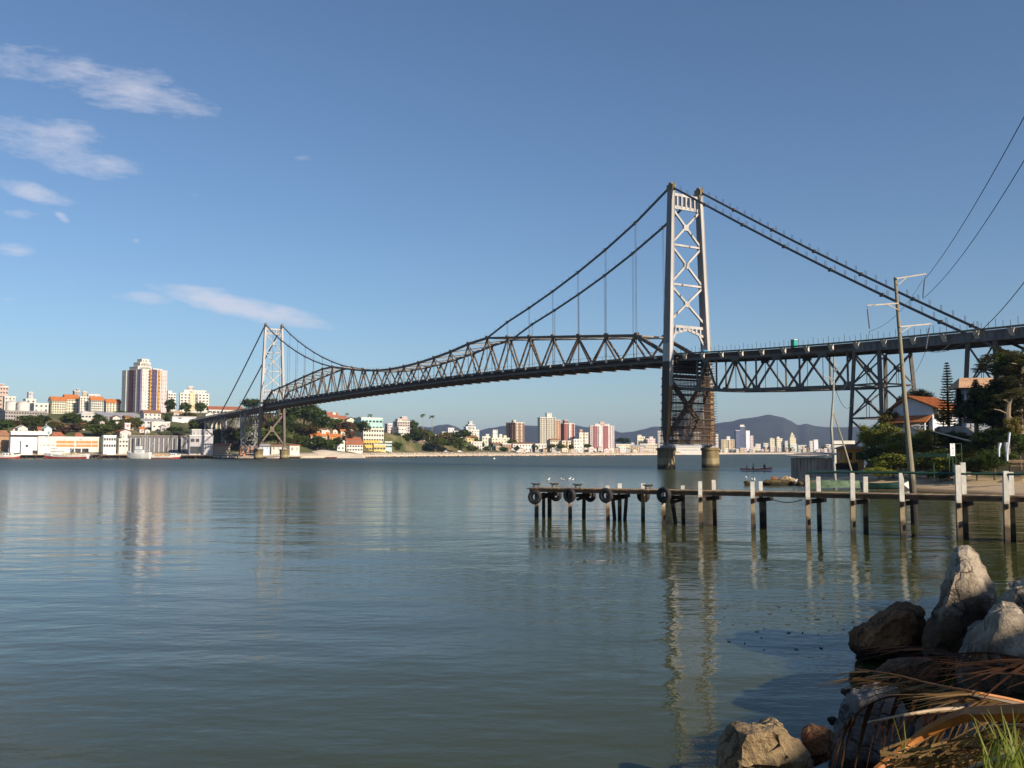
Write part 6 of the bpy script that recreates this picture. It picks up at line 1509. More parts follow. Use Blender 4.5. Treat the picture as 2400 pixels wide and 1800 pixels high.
CR_ = mat('canoe_red', (.60, .07, .05), .6, 2, .3); CWH = mat('canoe_white', (.78, .70, .66), .6, 2, .2)
Xc = boatxf(cp, 0.05); m = MB(); hull(m, 6.4, 1.05, .62, .55, tr=Xc, mi=0, stern=.35); k_ = len(m.f); m.build('hull', CR_, cano)
m = MB(); hull(m, 6.45, 1.07, .42, .62, tr=Xc @ Matrix.Translation((.03, 0, -.0)), mi=0, stern=.34); m.build('lower_strake', CWH, cano)
m = MB(); m.tube([Xc @ Vector((2.95, 0, .3)), Xc @ Vector((3.35, 0, .92))], [.1, .05], 6); m.build('stem_post', CWH, cano)
SH1 = mat('shirt_orange', (.6, .2, .08), .8, 5, .2); SH2 = mat('shirt_white', (.7, .72, .68), .8, 5, .2); SH3 = mat('shirt_dark', (.05, .05, .07), .8, 5, .2); PT = mat('shorts_dark', (.06, .06, .05), .8, 5, .2); PT2 = mat('shorts_green', (.12, .2, .1), .8, 5, .2); PT3 = mat('shorts_red', (.4, .12, .08), .8, 5, .2)
person('person in orange shirt sitting low in the stern of the canoe', Xc @ Vector((-2.0, 0, .38)), .1, 'sit', SH1, PT3)
person('person in white shirt kneeling in the middle of the canoe', Xc @ Vector((-.65, 0, .38)), .2, 'kneel', SH2, PT2)
person('person in dark shirt standing near the bow of the canoe', Xc @ Vector((1.75, 0, .38)), 1.2, 'kneel', SH3, PT)
p = G(1775, 1110); p.z = -.05; t = thing('floating_log', 'dark log floating on the water just below the canoe', 'log', p); m = MB(); m.tube([p - Vector((.5, 0, 0)), p + Vector((.5, .05, .03))], [.1, .07], 7); m.build('trunk', WOODD, t)

# ---------------------------------------------------------------- beach boats
GB = mat('green_boat_paint', (.07, .14, .07), .7, 1.6, .5, col2=(.16, .24, .13)); DGB = mat('dark_green_boat_paint', (.015, .06, .05), .6, 2, .4)
p = W(1957, 1147, 101); p.z = .15
t = thing('rowing_boat', 'green upturned rowing boat with peeling paint on the beach', 'boat', p, 'boats on the beach')
m = MB(); hull(m, 5.0, 1.5, .72, .25, tr=Matrix.Translation(p + Vector((0, 0, .78))) @ Matrix.Rotation(math.pi - .12, 4, 'Z') @ Matrix.Rotation(math.pi, 4, 'X')); m.build('hull', GB, t, smooth=False)
p = W(2072, 1147, 98); p.z = .12
t = thing('rowing_boat', 'dark green rowing boat with white bow on the beach', 'boat', p, 'boats on the beach'); Xb = boatxf(p, -.18)
m = MB(); hull(m, 4.6, 1.4, .62, .5, tr=Xb); m.build('hull', DGB, t)
m = MB(); a = [Xb @ Vector(v) for v in ((1.75, -.45, .55), (2.45, 0, .05), (2.75, 0, 1.0), (1.75, .45, .55), (1.8, 0, .1))]; m.add(a, [(0, 1, 2), (1, 3, 2), (0, 2, 3), (0, 4, 1), (4, 3, 1)]); m.build('bow', HW, t)
# ---------------------------------------------------------------- boat house, yellow house
SHEDW = mat('stained_boards', (.40, .31, .23), .9, 1.0, .5, stretch=(2.5, 2.5, .3))
r = bld('boat_shed', 'weathered grey boat shed with flat sagging roof on the sandy point', 1853, 1911, 1953, 1073, 1106, 138, (.5, .47, .43), fw=0, roof='none', psi=.78, below=2, cat='shed', ctrl=False)
root, C, fd, sd, w, d, z0, z1, pw = r
root.children[0].data.materials[0] = SHEDW
m = MB(); up = Vector((0, 0, 1)); c = C + fd * w / 2 + sd * d / 2 + up * (z1 + .22)
m.add([C - fd * .6 - sd * .5 + up * (z1 + .02), C + fd * (w + .8) - sd * .5 + up * (z1 + .5), C + fd * (w + .8) + sd * (d + .7) + up * (z1 + .75), C - fd * .6 + sd * (d + .7) + up * (z1 + .2)], [(0, 1, 2, 3)])
m.v += [v + up * .16 for v in m.v[:4]]; 
m.f += [(7, 6, 5, 4), (0, 1, 5, 4), (1, 2, 6, 5), (2, 3, 7, 6), (3, 0, 4, 7)]; m.m += [0] * 5; m.uv += [None] * 5
m.build('roof', mat('shed_roof', (.55, .46, .37), .8, 1.2, .35), root)
for i in range(7):
    m = MB(); q = C + sd * d * (i + .3) / 7 - fd * .03; m.obox(q + up * ((z0 + z1) / 2), sd * .05, fd * .04, up * (z1 - z0) / 2); m.build('batten', SHEDW, root)
bld('house', 'ochre yellow house with brown tile roof behind the thin leaning pole', 1960, 1978, 2024, 1052, 1086, 152, (.50, .28, .06), winobj=(2, 1, 1, 1.0, 1.1), roof='hip', rh=11, rc=TILE_B, psi=.35, below=4, cat='house', over=.7, ctrl=False)
bld('annex', 'white flat annex behind the ochre yellow house', 1950, 1954, 2000, 1040, 1070, 168, (.7, .68, .66), su=3, fw=.3, psi=.25, below=5, ctrl=False)
for (x0, x1, yt, yb, D, lab, c_) in ((1955, 2010, 1085, 1100, 140, 'dark wooden fence below the ochre yellow house', WOODD), (1915, 1990, 1101, 1107, 132, 'low stone wall along the sandy point behind the shed', CONC)):
    a = W(x0, yb, D); b_ = W(x1, yb, D - 4); t = thing('fence' if 'fence' in lab else 'wall', lab, 'fence' if 'fence' in lab else 'wall', a); m = MB(); hh = (yb - yt) * D / F
    if 'fence' in lab:
        for i in range(24): m.box(a.lerp(b_, i / 23) + up * (hh / 2 - .4 + rnd.uniform(-.1, .1)), .13, .06, hh + .8)
        m.beam(a + up * hh * .7, b_ + up * hh * .7, .06, .1)
    else: m.beam(a + up * (hh / 2 - .3), b_ + up * (hh / 2 - .3), .4, hh + .6)
    m.build('panel', c_, t)
# ---------------------------------------------------------------- white gabled house on the hill
Dh = 146; L0 = W(2094, 985, Dh); wd = Vector((.62, -.785, 0)); nn = Vector((-.785, -.62, 0))
u1, _ = ray(2186, 985); Lw = (u1 * L0.y - L0.x) / (wd.x - u1 * wd.y)
zb = W(2094, 1013, Dh).z; ze = W(2094, 958, Dh).z; zr = W(2131, 931, Dh - 2).z; z2 = W(2094, 982, Dh).z
P = lambda a, b_, z: Vector((L0.x, L0.y, 0)) + wd * a - nn * b_ + Vector((0, 0, z))
hs = thing('house', 'white gabled house with bright orange tile roof behind the big leaning pole', 'house', P(0, 0, zb))
HWALL = mat('house_plaster', (.66, .66, .68), .85, .6, .12)
dep = 7.5; ar = Lw * .42
m = MB()
for (a, b_) in (((0, 0), (Lw, 0)), ((Lw, 0), (Lw, dep)), ((Lw, dep), (0, dep)), ((0, dep), (0, 0))):
    m.quad(P(*a, zb - 3), P(*b_, zb - 3), P(*b_, ze), P(*a, ze))
m.add([P(0, 0, ze), P(Lw, 0, ze), P(ar, 0, zr - .15)], [(0, 1, 2)]); m.add([P(0, dep, ze), P(Lw, dep, ze), P(ar, dep, zr - .15)], [(0, 1, 2)])
m.build('wall', HWALL, hs)
m = MB(); ov = .7
def slab(a0, a1, z0_, z1_, t_):
    q = [P(a0, -ov, z0_), P(a1, -ov, z1_), P(a1, dep + ov, z1_), P(a0, dep + ov, z0_)]
    m.add(q + [v + up * t_ for v in q], [(3, 2, 1, 0), (4, 5, 6, 7), (0, 1, 5, 4), (1, 2, 6, 5), (2, 3, 7, 6), (3, 0, 4, 7)])
slab(-ov, ar, ze - .35, zr, .2); slab(ar + .01, Lw + ov + .6, zr, ze - .4, .2)
rf = m.build('roof', TILE_O, hs)
m = MB()
for i in range(22):
    b_ = -ov + (dep + 2 * ov) * i / 21; m.beam(P(ar, b_, zr + .22), P(Lw + ov + .6, b_, ze - .18), .16, .08)
m.build('roof_ridge_tile', TILE_O, rf)
m = MB(); q = [P(-.4, -.05, z2 + .3), P(Lw * .98, -.05, z2 + .3), P(Lw * .98, -1.7, z2 - .75), P(-.4, -1.7, z2 - .75)]; m.add(q + [v + up * .15 for v in q], [(3, 2, 1, 0), (4, 5, 6, 7), (0, 1, 5, 4), (1, 2, 6, 5), (2, 3, 7, 6), (3, 0, 4, 7)]); m.build('porch_roof', TILE_O, hs)
for a in (.1, Lw * .5, Lw * .93): m = MB(); m.box(P(a, -1.5, (zb + z2) / 2 - .5), .18, .18, z2 - zb - .4); m.build('porch_post', HWALL, hs)
m = MB(); m.obox(P(Lw * .83, -.02, zb + .9), wd * .45, nn * .05, up * 1.0); m.build('door', WOODD, hs)
m = MB(); m.obox(P(Lw * .18, -.02, zb + 1.1), wd * .4, nn * .05, up * .45); m.build('window', GLASS, hs)
m = MB(); m.box(P(Lw + .3, 1.2, (ze + z2) / 2), 1.2, 1.0, ze - z2 - .5, .3); m.build('chimney_block', HWALL, hs)
# clothes dryer
p = W(2155, 1013, 141); t = thing('clothes_dryer', 'white umbrella clothes dryer in front of the white gabled house', 'clothes dryer', p); zt = W(2155, 994, 141).z
m = MB(); m.tube([p - up, Vector((p.x, p.y, zt))], .05, 5); m.build('pole', HW, t); m = MB()
for i in range(6):
    a = i * 1.047; e = Vector((p.x + math.cos(a) * 1.25, p.y + math.sin(a) * 1.25, zt - .25)); m.tube([Vector((p.x, p.y, zt)), e], .025, 4); m.tube([Vector((p.x, p.y, zt - .9)), e], .02, 4)
    a2 = a + 1.047; m.tube([e, Vector((p.x + math.cos(a2) * 1.25, p.y + math.sin(a2) * 1.25, zt - .25))], .02, 4)
m.build('arm', HW, t)
# ---------------------------------------------------------------- big tiled house behind the dark trees
bg = bld('house', 'large pale blue house with broad tan tile roof behind the dark pines', 2252, 2268, 2372, 910, 1003, 122, (.36, .39, .48), winobj=(4, 1, 2, 1.1, 1.3), roof='hip', rh=26, rc=TILE_P, psi=.35, below=5, cat='house', over=1.3, ctrl=False)
# walls
def wall(label, pts, D, mt=CONC, th=.3, cap=None):
    # pts: [(px, ytop, ybottom)]
    a = W(pts[0][0], pts[0][2], D[0]); t = thing('garden_wall', label, 'wall', a); m = MB(); n = len(pts)
    for (p0, p1, d0, d1) in zip(pts, pts[1:], D, D[1:]):
        q = [W(p0[0], p0[2], d0) - up * 1.5, W(p1[0], p1[2], d1) - up * 1.5, W(p1[0], p1[1], d1), W(p0[0], p0[1], d0)]
        nv = (q[1] - q[0]).cross(up).normalized() * -th
        m.add(q + [v + nv for v in q], [(0, 1, 2, 3), (7, 6, 5, 4), (3, 2, 6, 7), (0, 4, 5, 1), (1, 5, 6, 2), (0, 3, 7, 4)])
    m.build('panel', mt, t); return t
WALLM = mat('stained_concrete', (.33, .29, .26), .9, .8, .35, bump=.2)
wall('grey concrete terrace wall right of the white gabled house', [(2192, 1004, 1020), (2202, 999, 1022), (2234, 998, 1028)], (130, 130, 126), WALLM); wall('darker concrete return wall stepping down to the right', [(2235, 998, 1028), (2262, 999, 1030), (2283, 1014, 1034)], (126, 121, 117), WALLM)
wall('tan concrete garden wall with sloping end below the big house', [(2303, 1017, 1050), (2312, 1015, 1052), (2366, 1015, 1038)], (112, 112, 106), mat('tan_concrete', (.42, .34, .28), .9, .8, .3, bump=.2))
a, b_ = W(2190, 1013, 116), W(2275, 1035, 109); t = thing('sheet_canopy', 'dark sloping sheet canopy with pale front edge below the terrace wall', 'canopy', a); pv = Vector((.3, 1, 0)) * 3.5
m = MB(); q = [a, b_, b_ + pv, a + pv]; m.add(q + [v + up * .08 for v in q], [(3, 2, 1, 0), (4, 5, 6, 7), (1, 2, 6, 5), (2, 3, 7, 6), (3, 0, 4, 7)]); m.build('roof', mat('dark_sheet', (.05, .045, .04), .7, 1, .3), t); m = MB(); m.beam(a + up * .06 - Vector((0, .06, 0)), b_ + up * .06 - Vector((0, .06, 0)), .08, .16); m.build('front_edge', mat('pale_edge', (.55, .45, .35), .7, 1, .2), t)
for q in (a, b_): m = MB(); m.tube([q + Vector((.1, .3, -.02)), q + Vector((.1, .3, -5))], .07, 5); m.build('post', WOODD, t)
# green pergola frame and white signboard
gm = mat('green_frame_paint', (.018, .06, .035), .6, 1, .3); ga, gb_ = W(2144, 1067, 102), W(2224, 1067, 100)
t = thing('pergola', 'dark green pergola frame with flat beam above the beach bushes', 'pergola', ga); m = MB(); m.beam(ga, gb_, 1.6, .38); m.build('canopy', gm, t)
for q in (ga, ga.lerp(gb_, .55), gb_): m = MB(); m.tube([q, Vector((q.x, q.y, .6))], .06, 6); m.build('post', gm, t)
ga, gb_ = W(2239, 1046, 96), W(2253, 1040, 96); t = thing('post_frame', 'slender green post frame right of the white signboard', 'post', ga); m = MB()
for q in (ga, gb_): m.tube([Vector((q.x, q.y, .5)), Vector((q.x, q.y, gb_.z))], .035, 5)
m.tube([Vector((ga.x, ga.y, gb_.z)), gb_], .03, 5); m.build('frame', gm, t)
p = W(2232, 1054, 98); t = thing('signboard', 'narrow white upright signboard with stacked dark letters above the bushes', 'sign', Vector((p.x, p.y, .6))); yw = Vector((.97, .24, 0)); nv = Vector((.24, -.97, 0))
hh = 29 * 98 / F / 2; wv = 12 * 98 / F / 2
m = MB(); m.obox(p, yw * wv, nv * .05, up * hh); m.build('board', mat('sign_white', (.8, .8, .8), .5, 1, .05), t)
m = MB()
for i in range(8):
    c = p + nv * .06 + up * (hh * (.84 - .235 * i)); m.obox(c, yw * wv * .5, nv * .008, up * .018); m.obox(c - yw * wv * .4 * (-1 if i % 2 else 1) + up * .035, yw * .025, nv * .008, up * .035)
    if i % 3 == 0: m.obox(c + up * .06, yw * wv * .4, nv * .008, up * .014)
m.build('lettering', mat('sign_letter', (.08, .08, .1), .6, 1, .1), t)
m = MB(); m.tube([p + Vector((.05, .1, -hh)), Vector((p.x + .05, p.y + .1, .3))], .05, 6); m.build('post', gm, t)
BW = mat('bluish_white_paint', (.66, .68, .74), .5, 2, .15)
for (lab, x0, y0, x1, y1, D, r_) in (('short white marker post before the dark bushes', 2341, 1052, 2344, 1038, 97, .17), ('white jagged pole piece at the right below the tan wall', 2360, 1062, 2359, 1037, 95, .2), ('tilted bluish white pole leaning over the white pole piece', 2363, 1046, 2366, 1014, 94, .12)):
    a = W(x0, y0, D); b_ = W(x1, y1, D); t = thing('marker_post', lab, 'post', a); m = MB(); m.tube([a - up * .8, a, b_], [r_ * .5, r_ * .7, r_], 7); m.build('shaft', BW, t)
p = W(2268, 1114, 98); t = thing('crate', 'small pale pink crate on the sand beside the tall jetty piles', 'crate', p); m = MB(); m.box(p + up * .12, .5, .4, .34, .3); m.build('box', mat('pink_crate', (.6, .4, .34), .7, 2, .2), t); m = MB(); m.box(p + up * .31, .54, .44, .05, .3); m.build('lid', mat('pink_crate_lid', (.7, .52, .46), .7, 2, .2), t)
p = W(2388, 1104, 92); t = thing('bench', 'brown wooden bench by the large boulder at the right edge', 'bench', p)
for k_, (dz, dy) in enumerate(((.5, 0), (.95, .35))): m = MB(); m.box(p + Vector((.4, dy, dz)), 2.2, .35 if k_ == 0 else .08, .08 if k_ == 0 else .28, -.2); m.build(['seat', 'backrest'][k_], WOOD, t)
for q in (-.8, 1.5): m = MB(); m.box(p + Vector((q, .1, .2)), .1, .4, .6, -.2); m.build('leg', WOODD, t)

# ---------------------------------------------------------------- poles and wires
POLEM = mat('timber_pole', (.34, .29, .20), .85, 1.4, .35, bump=.2, stretch=(1, 1, .15))
ARM = mat('crossarm_timber', (.46, .40, .34), .8, 2, .25)
pb = G(2141, 1229); pt = W(2098, 650, pb.y); 
pole = thing('utility_pole', 'tall leaning timber power pole with three staggered crossarms beside the jetty', 'utility pole', pb)
m = MB(); m.tube([Vector((pb.x + .12, pb.y, -2)), Vector((pb.x + .03, pb.y, 1.7)), pb.lerp(pt, .5) + Vector((.03, 0, 0)), pt], [.23, .19, .125, .085], 12); m.build('shaft', mat_bands('pole_shaft', [(1.7, (.02, .016, .012)), (2.6, (.12, .10, .07)), (99, (.27, .235, .16))], .85, 1.5, .35, .6, .2, 5, True), pole)
Dp = pb.y
def arm(xa, ya, xb, yb_, iy0, iy1, ix0, ix1, dd=0.0, side=1):
    a = W(xa, ya, Dp - .13); b_ = W(xb, yb_, Dp - .13 + dd); m = MB(); m.beam(a, b_, .065, .075); ca = m.build('crossarm', ARM, pole)
    c = a.lerp(b_, .38); m = MB(); m.beam(c, W(xa + (3 if xb < xa else -3) * -1, ya + 14, Dp - .12), .035, .05); m.build('arm_brace', ARM, ca)
    i0 = W(ix0, iy0, Dp - .13 + dd); i1 = W(ix1, iy1, Dp - .13 + dd); m = MB(); m.tube([b_, i0], .012, 4); n = 9
    pts = []; rs = []
    for k_ in range(n * 2 + 1): pts.append(i0.lerp(i1, k_ / (n * 2))); rs.append(.045 if k_ % 2 else .028)
    m.tube(pts, rs, 8); m.build('insulator', mat('insulator_grey', (.10, .10, .14), .4, 3, .2), ca); return i1
i1 = arm(2101, 653, 2170, 642, 655, 697, 2167, 2163, .4); i2 = arm(2106, 711, 2032, 716, 725, 770, 2033, 2038, -.3); i3 = arm(2108, 766, 2182, 759, 768, 818, 2178, 2170, .4)
def wire(label, pts, r_, name='power_line', grp='overhead wires'):
    P = [Vector(p) for p in pts]; m = MB(); m.tube(P, r_, 5, cap=False)
    o = m.build(name, mat('wire_black', (.03, .03, .035), .6, 1, .1), None, org=P[0]); tag(o, label, 'wire', grp); return o
def sag(a, b_, s_, n=18): return [a.lerp(b_, i / n) - Vector((0, 0, s_ * 4 * (i / n) * (1 - i / n))) for i in range(n + 1)]
wire('black wire rising from the top right insulator to the upper right edge', sag(W(2167, 655, Dp + .3), W(2445, 190, 24), .35), .014); wire('black wire curving from the upper insulator foot to the right edge', sag(W(2163, 700, Dp + .3), W(2445, 300, 26), .5), .014); wire('low black wire running to the right edge over the bridge deck', sag(W(2170, 820, Dp + .3), W(2445, 600, 26), 1.0), .014)
wire('slack black wire from the left insulator behind the pole', sag(W(2038, 776, Dp - .4), W(2163, 655, Dp + 1.0), .55), .012); wire('slack loop wire below the right lower insulator', sag(W(2170, 822, Dp + .3), W(2226, 806, Dp + 4), .25), .012); wire('thin wire dropping from the lower insulator to the far houses', sag(W(2170, 822, Dp + .3), W(2135, 880, 150), .4), .014); wire('thin jumper wire dropping from the left insulator', sag(W(2038, 776, Dp - .4), W(2033, 806, Dp + 2), .02), .012)
pb2 = W(1957, 1112, 109); pb2.z = .6; pt2 = W(1955, 836, 109)
pole2 = thing('utility_pole', 'thin crooked grey pole with bent steel brackets right of the boat shed', 'utility pole', pb2); m = MB(); m.tube([pb2 - up * 1.5, pb2, W(1948, 1000, 109), W(1953, 930, 109), pt2], [.19, .18, .15, .12, .09], 9); m.build('shaft', mat('grey_pole', (.33, .32, .28), .85, 1.4, .3, stretch=(1, 1, .15)), pole2)
m = MB()
for (xa, ya, xb, yb_) in ((1956, 850, 1964, 858), (1955, 868, 1968, 862), (1956, 872, 1972, 858), (1940, 882, 1956, 890), (1930, 880, 1948, 890), (1956, 890, 1950, 902)): m.tube([W(xa, ya, 108.8), W(xb, yb_, 108.6)], .04, 4)
m.build('bracket', mat('bracket_pale', (.5, .48, .46), .6, 2, .2), pole2)
m = MB(); m.tube([W(1954, 968, 109), W(1980, 1050, 108), W(1997, 1108, 107)], [.07, .09, .1], 7); m.build('stay_prop', POLEM, pole2)
for (lab, a, b_, s_) in (('loose thin cable hanging between thin pole and trestle leg', W(1956, 905, 109), W(2002, 930, 150), 2.2), ('second loose cable drooping from the thin crooked pole', W(1956, 898, 109), W(1990, 880, 140), 1.4)): wire(lab, sag(a, b_, s_), .03, 'loose_cable')
# ================================================================ near vegetation, fronds, grass, environment, camera
NLF = [leafmat('near_leaf_dark', (.025, .05, .010), (.055, .08, .018), None, .6, .8), leafmat('near_leaf_green', (.08, .12, .012), (.17, .19, .028), (.26, .25, .05), .6, .6), leafmat('near_leaf_olive', (.075, .075, .018), (.15, .13, .035), (.22, .16, .05), .6, .6), leafmat('near_leaf_yellow', (.14, .15, .02), (.22, .20, .03), None, .6, .6)]
NCR = {}
for kd in range(4):
    for v in range(2): NCR[(kd, v)] = crown_mesh('crown', 44, 95, .068, 300 + kd * 5 + v, NLF[kd], (1, 1, .85), 1.0, .30)
def bush(label, px, yb, wpx, hpx, D, kd, name='bush', cat='bush', tf=.1, group='bushes on the right bank'):
    p = W(px, yb, D); h = hpx * D / F; w = wpx * 1.25 * D / F; h *= 1.12; t = thing(name, label, cat, p, group); ch = h * (1 - tf)
    inst('crown', NCR[(kd, rnd.randrange(2))], t, p + up * (h - ch / 2), rnd.uniform(0, 6.28), (w / 2, w / 2, ch / 2 * 1.15)); inst('trunk', TRUNK[rnd.randrange(3)], t, p - up * .3, rnd.uniform(0, 6), (h * .8,) * 3); return t
for a in (
 ('round green bush at the left end of the bank', 2040, 1060, 50, 62, 138, 1), ('green bush left below the white house porch', 2075, 1050, 66, 58, 136, 1), ('tall leafy bush before the trestle feet', 2082, 1010, 44, 46, 146, 2), ('green bush in the hollow left of the big pole', 2110, 1075, 70, 50, 122, 1), ('green creeper bush right of the yellow house', 2052, 1100, 66, 50, 124, 0),
 ('large sunlit green bush just left of the big pole', 2095, 1118, 84, 52, 112, 1), ('wide sunlit green bush behind the pergola', 2175, 1112, 96, 56, 110, 1), ('green bush between pole and pergola canopy', 2160, 1068, 70, 40, 120, 1), ('olive bush below the porch roof', 2195, 1052, 70, 36, 124, 2), ('green bush under the signboard', 2225, 1108, 70, 44, 106, 1), ('dark bush below the terrace wall', 2250, 1070, 60, 40, 114, 0), ('olive bush right of the slender green posts', 2275, 1085, 60, 42, 106, 1),
 ('low green bush at the beach edge left of the pole', 2060, 1122, 60, 26, 110, 1), ('low green bush at the beach edge right of the pole', 2205, 1124, 60, 22, 104, 0), ('olive shrub hiding the terrace wall corner', 2210, 1000, 36, 40, 136, 2), ('bush with pink flowers beside the terrace wall', 2165, 1028, 40, 22, 134, 2), ('yellow green banana like bush by the tan wall', 2294, 1048, 24, 36, 111, 3), ('yellow green shrub climbing at the right picture edge', 2372, 1040, 36, 60, 102, 2),
 ('dark brush filling under the big house', 2330, 1012, 110, 60, 112, 0), ('dark brush at the right edge under the pines', 2390, 1020, 80, 70, 108, 0), ('dark green brush before the tan garden wall', 2310, 1075, 70, 40, 106, 0), ('dense bush left of the terrace wall foot', 2180, 1050, 60, 40, 122, 1), ('dark brush under the sheet canopy', 2235, 1050, 70, 36, 116, 0), ('green bush spilling over the bank below the porch', 2130, 1048, 60, 34, 134, 1), ('dark brush low behind the small norfolk pine', 2275, 985, 50, 40, 122, 0), ('dark brush filling right of the pale blue house', 2375, 965, 70, 80, 116, 0), ('dense dark canopy at the right picture edge, upper one', 2392, 915, 100, 84, 108, 0), ('dense dark canopy at the right picture edge, lower one', 2352, 968, 110, 76, 111, 0), ('dark canopy between the two big pines', 2368, 890, 60, 44, 110, 0), ('dark brush by the white pole piece', 2330, 1052, 70, 46, 104, 0), ('dark brush above the large smooth boulder', 2392, 1068, 70, 50, 101, 0), ('black green thicket behind the bench', 2330, 1112, 80, 54, 100, 0), ('brown green thicket right behind the jetty piles', 2290, 1116, 60, 40, 101, 0), ('bushy treetop behind the white house roof', 2160, 944, 50, 30, 168, 2), ('bushy treetop left behind the white house roof', 2120, 948, 30, 24, 172, 2), ('dark brush beside the pale blue house wall', 2285, 985, 60, 50, 116, 0)): bush(*a)
# pines
NEED = leafmat('pine_needle', (.012, .024, .012), (.028, .045, .02), None, .6, .8)
def norfolk(label, px, yb, yt, wpx, D, seed):
    R = random.Random(seed); p = W(px, yb, D); h = (yb - yt) * D / F; rb = wpx / 2 * D / F
    t = thing('norfolk_pine', label, 'pine tree', p, 'conifers on the right bank'); m = MB(); m.tube([p - up, p + up * h * .5, p + up * h], [.22, .15, .03], 7); m.build('trunk', BARK, t); m = MB(); nt_ = 24
    for k_ in range(nt_):
        f_ = k_ / (nt_ - 1); z = h * (.10 + .88 * f_); r_ = rb * (1 - f_) ** .8 + .12; nb = 9
        for i in range(nb):
            a = 6.283 * i / nb + k_ * .5 + R.uniform(-.15, .15); d = Vector((math.cos(a), math.sin(a), 0)); rr = r_ * R.uniform(.8, 1.1); prev = None
            for j in range(6):
                s = j / 5; c = p + d * rr * s + up * (z - rr * .30 * s + rr * .38 * s * s)
                if prev is not None:
                    sd_ = Vector((-d.y, d.x, 0))
                    for q in range(3):
                        b0 = prev.lerp(c, q / 3); wv = .22 + .06 * rr
                        for e in (-1, 1): m.add([b0, b0 + d * .10, b0 + sd_ * e * wv + d * .14 + up * R.uniform(0, .14)], [(0, 1, 2)])
                        m.add([b0 - sd_ * .05, b0 + sd_ * .05, b0 + d * .16 + up * .2], [(0, 1, 2)])
                    m.beam(prev, c, .045, .045)
                prev = c
    m.build('crown', NEED, t); return t
norfolk('slim pointed norfolk pine standing against the sky right of the white house', 2224, 1010, 849, 54, 128, 1)
norfolk('shorter dark norfolk pine before the pale blue house, left one', 2290, 1000, 890, 70, 114, 2); norfolk('dark norfolk pine at the corner of the pale blue house, small one', 2250, 985, 905, 36, 124, 3); norfolk('dark norfolk pine before the pale blue house, right one', 2335, 1005, 895, 64, 110, 4)
PADM = crown_mesh('foliage_pad', 12, 110, .06, 900, leafmat('umbrella_pine_leaf', (.016, .026, .01), (.05, .055, .016), (.10, .08, .03), .65, .5), (1, 1, 1), .5, .42)
def umbrella_pine(label, px, yb, D, trunk, pads, cat='pine tree'):
    p = W(px, yb, D); t = thing('pine_tree', label, cat, p, 'conifers on the right bank'); m = MB(); pts = [W(x, y, D) for (x, y) in trunk]; n = len(pts); m.tube([p - up] + pts, [.4] + [.34 - .24 * i / n for i in range(n)], 8)
    for (x, y, w_, h_) in pads:
        c = W(x, y + h_ * .3, D + rnd.uniform(-1.5, 1.5)); b0 = min(pts, key=lambda q: (q - c).length + (2 if q.z > c.z else 0)); m.tube([b0, b0.lerp(c, .6) + up * .1, c], [.12, .08, .04], 5)
    m.build('trunk', mat('pine_bark', (.20, .15, .10), .9, 2, .4), t)
    for (x, y, w_, h_) in pads:
        inst('foliage_pad', PADM, t, W(x, y, D + rnd.uniform(-1.5, 1.5)), rnd.uniform(0, 6), (w_ / 2 * D / F, w_ / 2 * D / F, h_ / 2 * D / F * 1.2))
umbrella_pine('big dark flat crowned pine rising over the tan tile roof', 2340, 1010, 112, [(2336, 940), (2334, 880), (2335, 840), (2336, 825)], [(2312, 858, 50, 26), (2338, 838, 70, 34), (2322, 846, 64, 30), (2352, 856, 60, 30), (2336, 824, 40, 26), (2300, 866, 44, 18), (2350, 880, 60, 22), (2330, 862, 60, 24), (2340, 900, 50, 20)])
umbrella_pine('large brown green pine at the right picture edge', 2392, 1030, 106, [(2390, 960), (2392, 900), (2396, 860)], [(2370, 842, 64, 30), (2395, 832, 80, 36), (2410, 860, 80, 44), (2380, 866, 70, 34), (2372, 892, 64, 36), (2400, 900, 80, 50), (2384, 926, 74, 46), (2405, 955, 74, 54), (2420, 880, 70, 70), (2376, 955, 60, 46), (2395, 985, 70, 50), (2360, 915, 50, 30)])
umbrella_pine('pine with pale crooked trunk near the right edge', 2362, 1000, 104, [(2361, 970), (2364, 945), (2371, 930)], [(2376, 922, 56, 30), (2352, 930, 46, 24), (2392, 990, 50, 46), (2350, 955, 40, 24), (2330, 950, 40, 30)])
# spiky plant behind the tall piles
def yucca(label, px, yb, D, L_, n_, seed, mt=0):
    R = random.Random(seed); p = W(px, yb, D); t = thing('yucca', label, 'plant', p, 'bushes on the right bank'); m = MB()
    for i in range(n_):
        a = R.uniform(0, 6.28); e = R.uniform(.1, 1.45); d = Vector((math.cos(a) * math.cos(e), math.sin(a) * math.cos(e), math.sin(e))); sd_ = d.cross(up).normalized() * .06; l = L_ * R.uniform(.7, 1.1)
        m.add([p + up * .5 - sd_, p + up * .5 + sd_, p + up * .5 + d * l * .6 + sd_ * .8 - up * .08 * l, p + up * .5 + d * l * .6 - sd_ * .8 - up * .08 * l, p + up * .5 + d * l - up * .25 * l], [(0, 1, 2, 3), (3, 2, 4)])
    m.build('leaves', NLF[mt], t)
yucca('large dark spiky yucca behind the tall white jetty piles', 2318, 1110, 98, 2.6, 160, 3); yucca('smaller dark spiky yucca left of the large one', 2290, 1112, 99, 1.8, 110, 4)
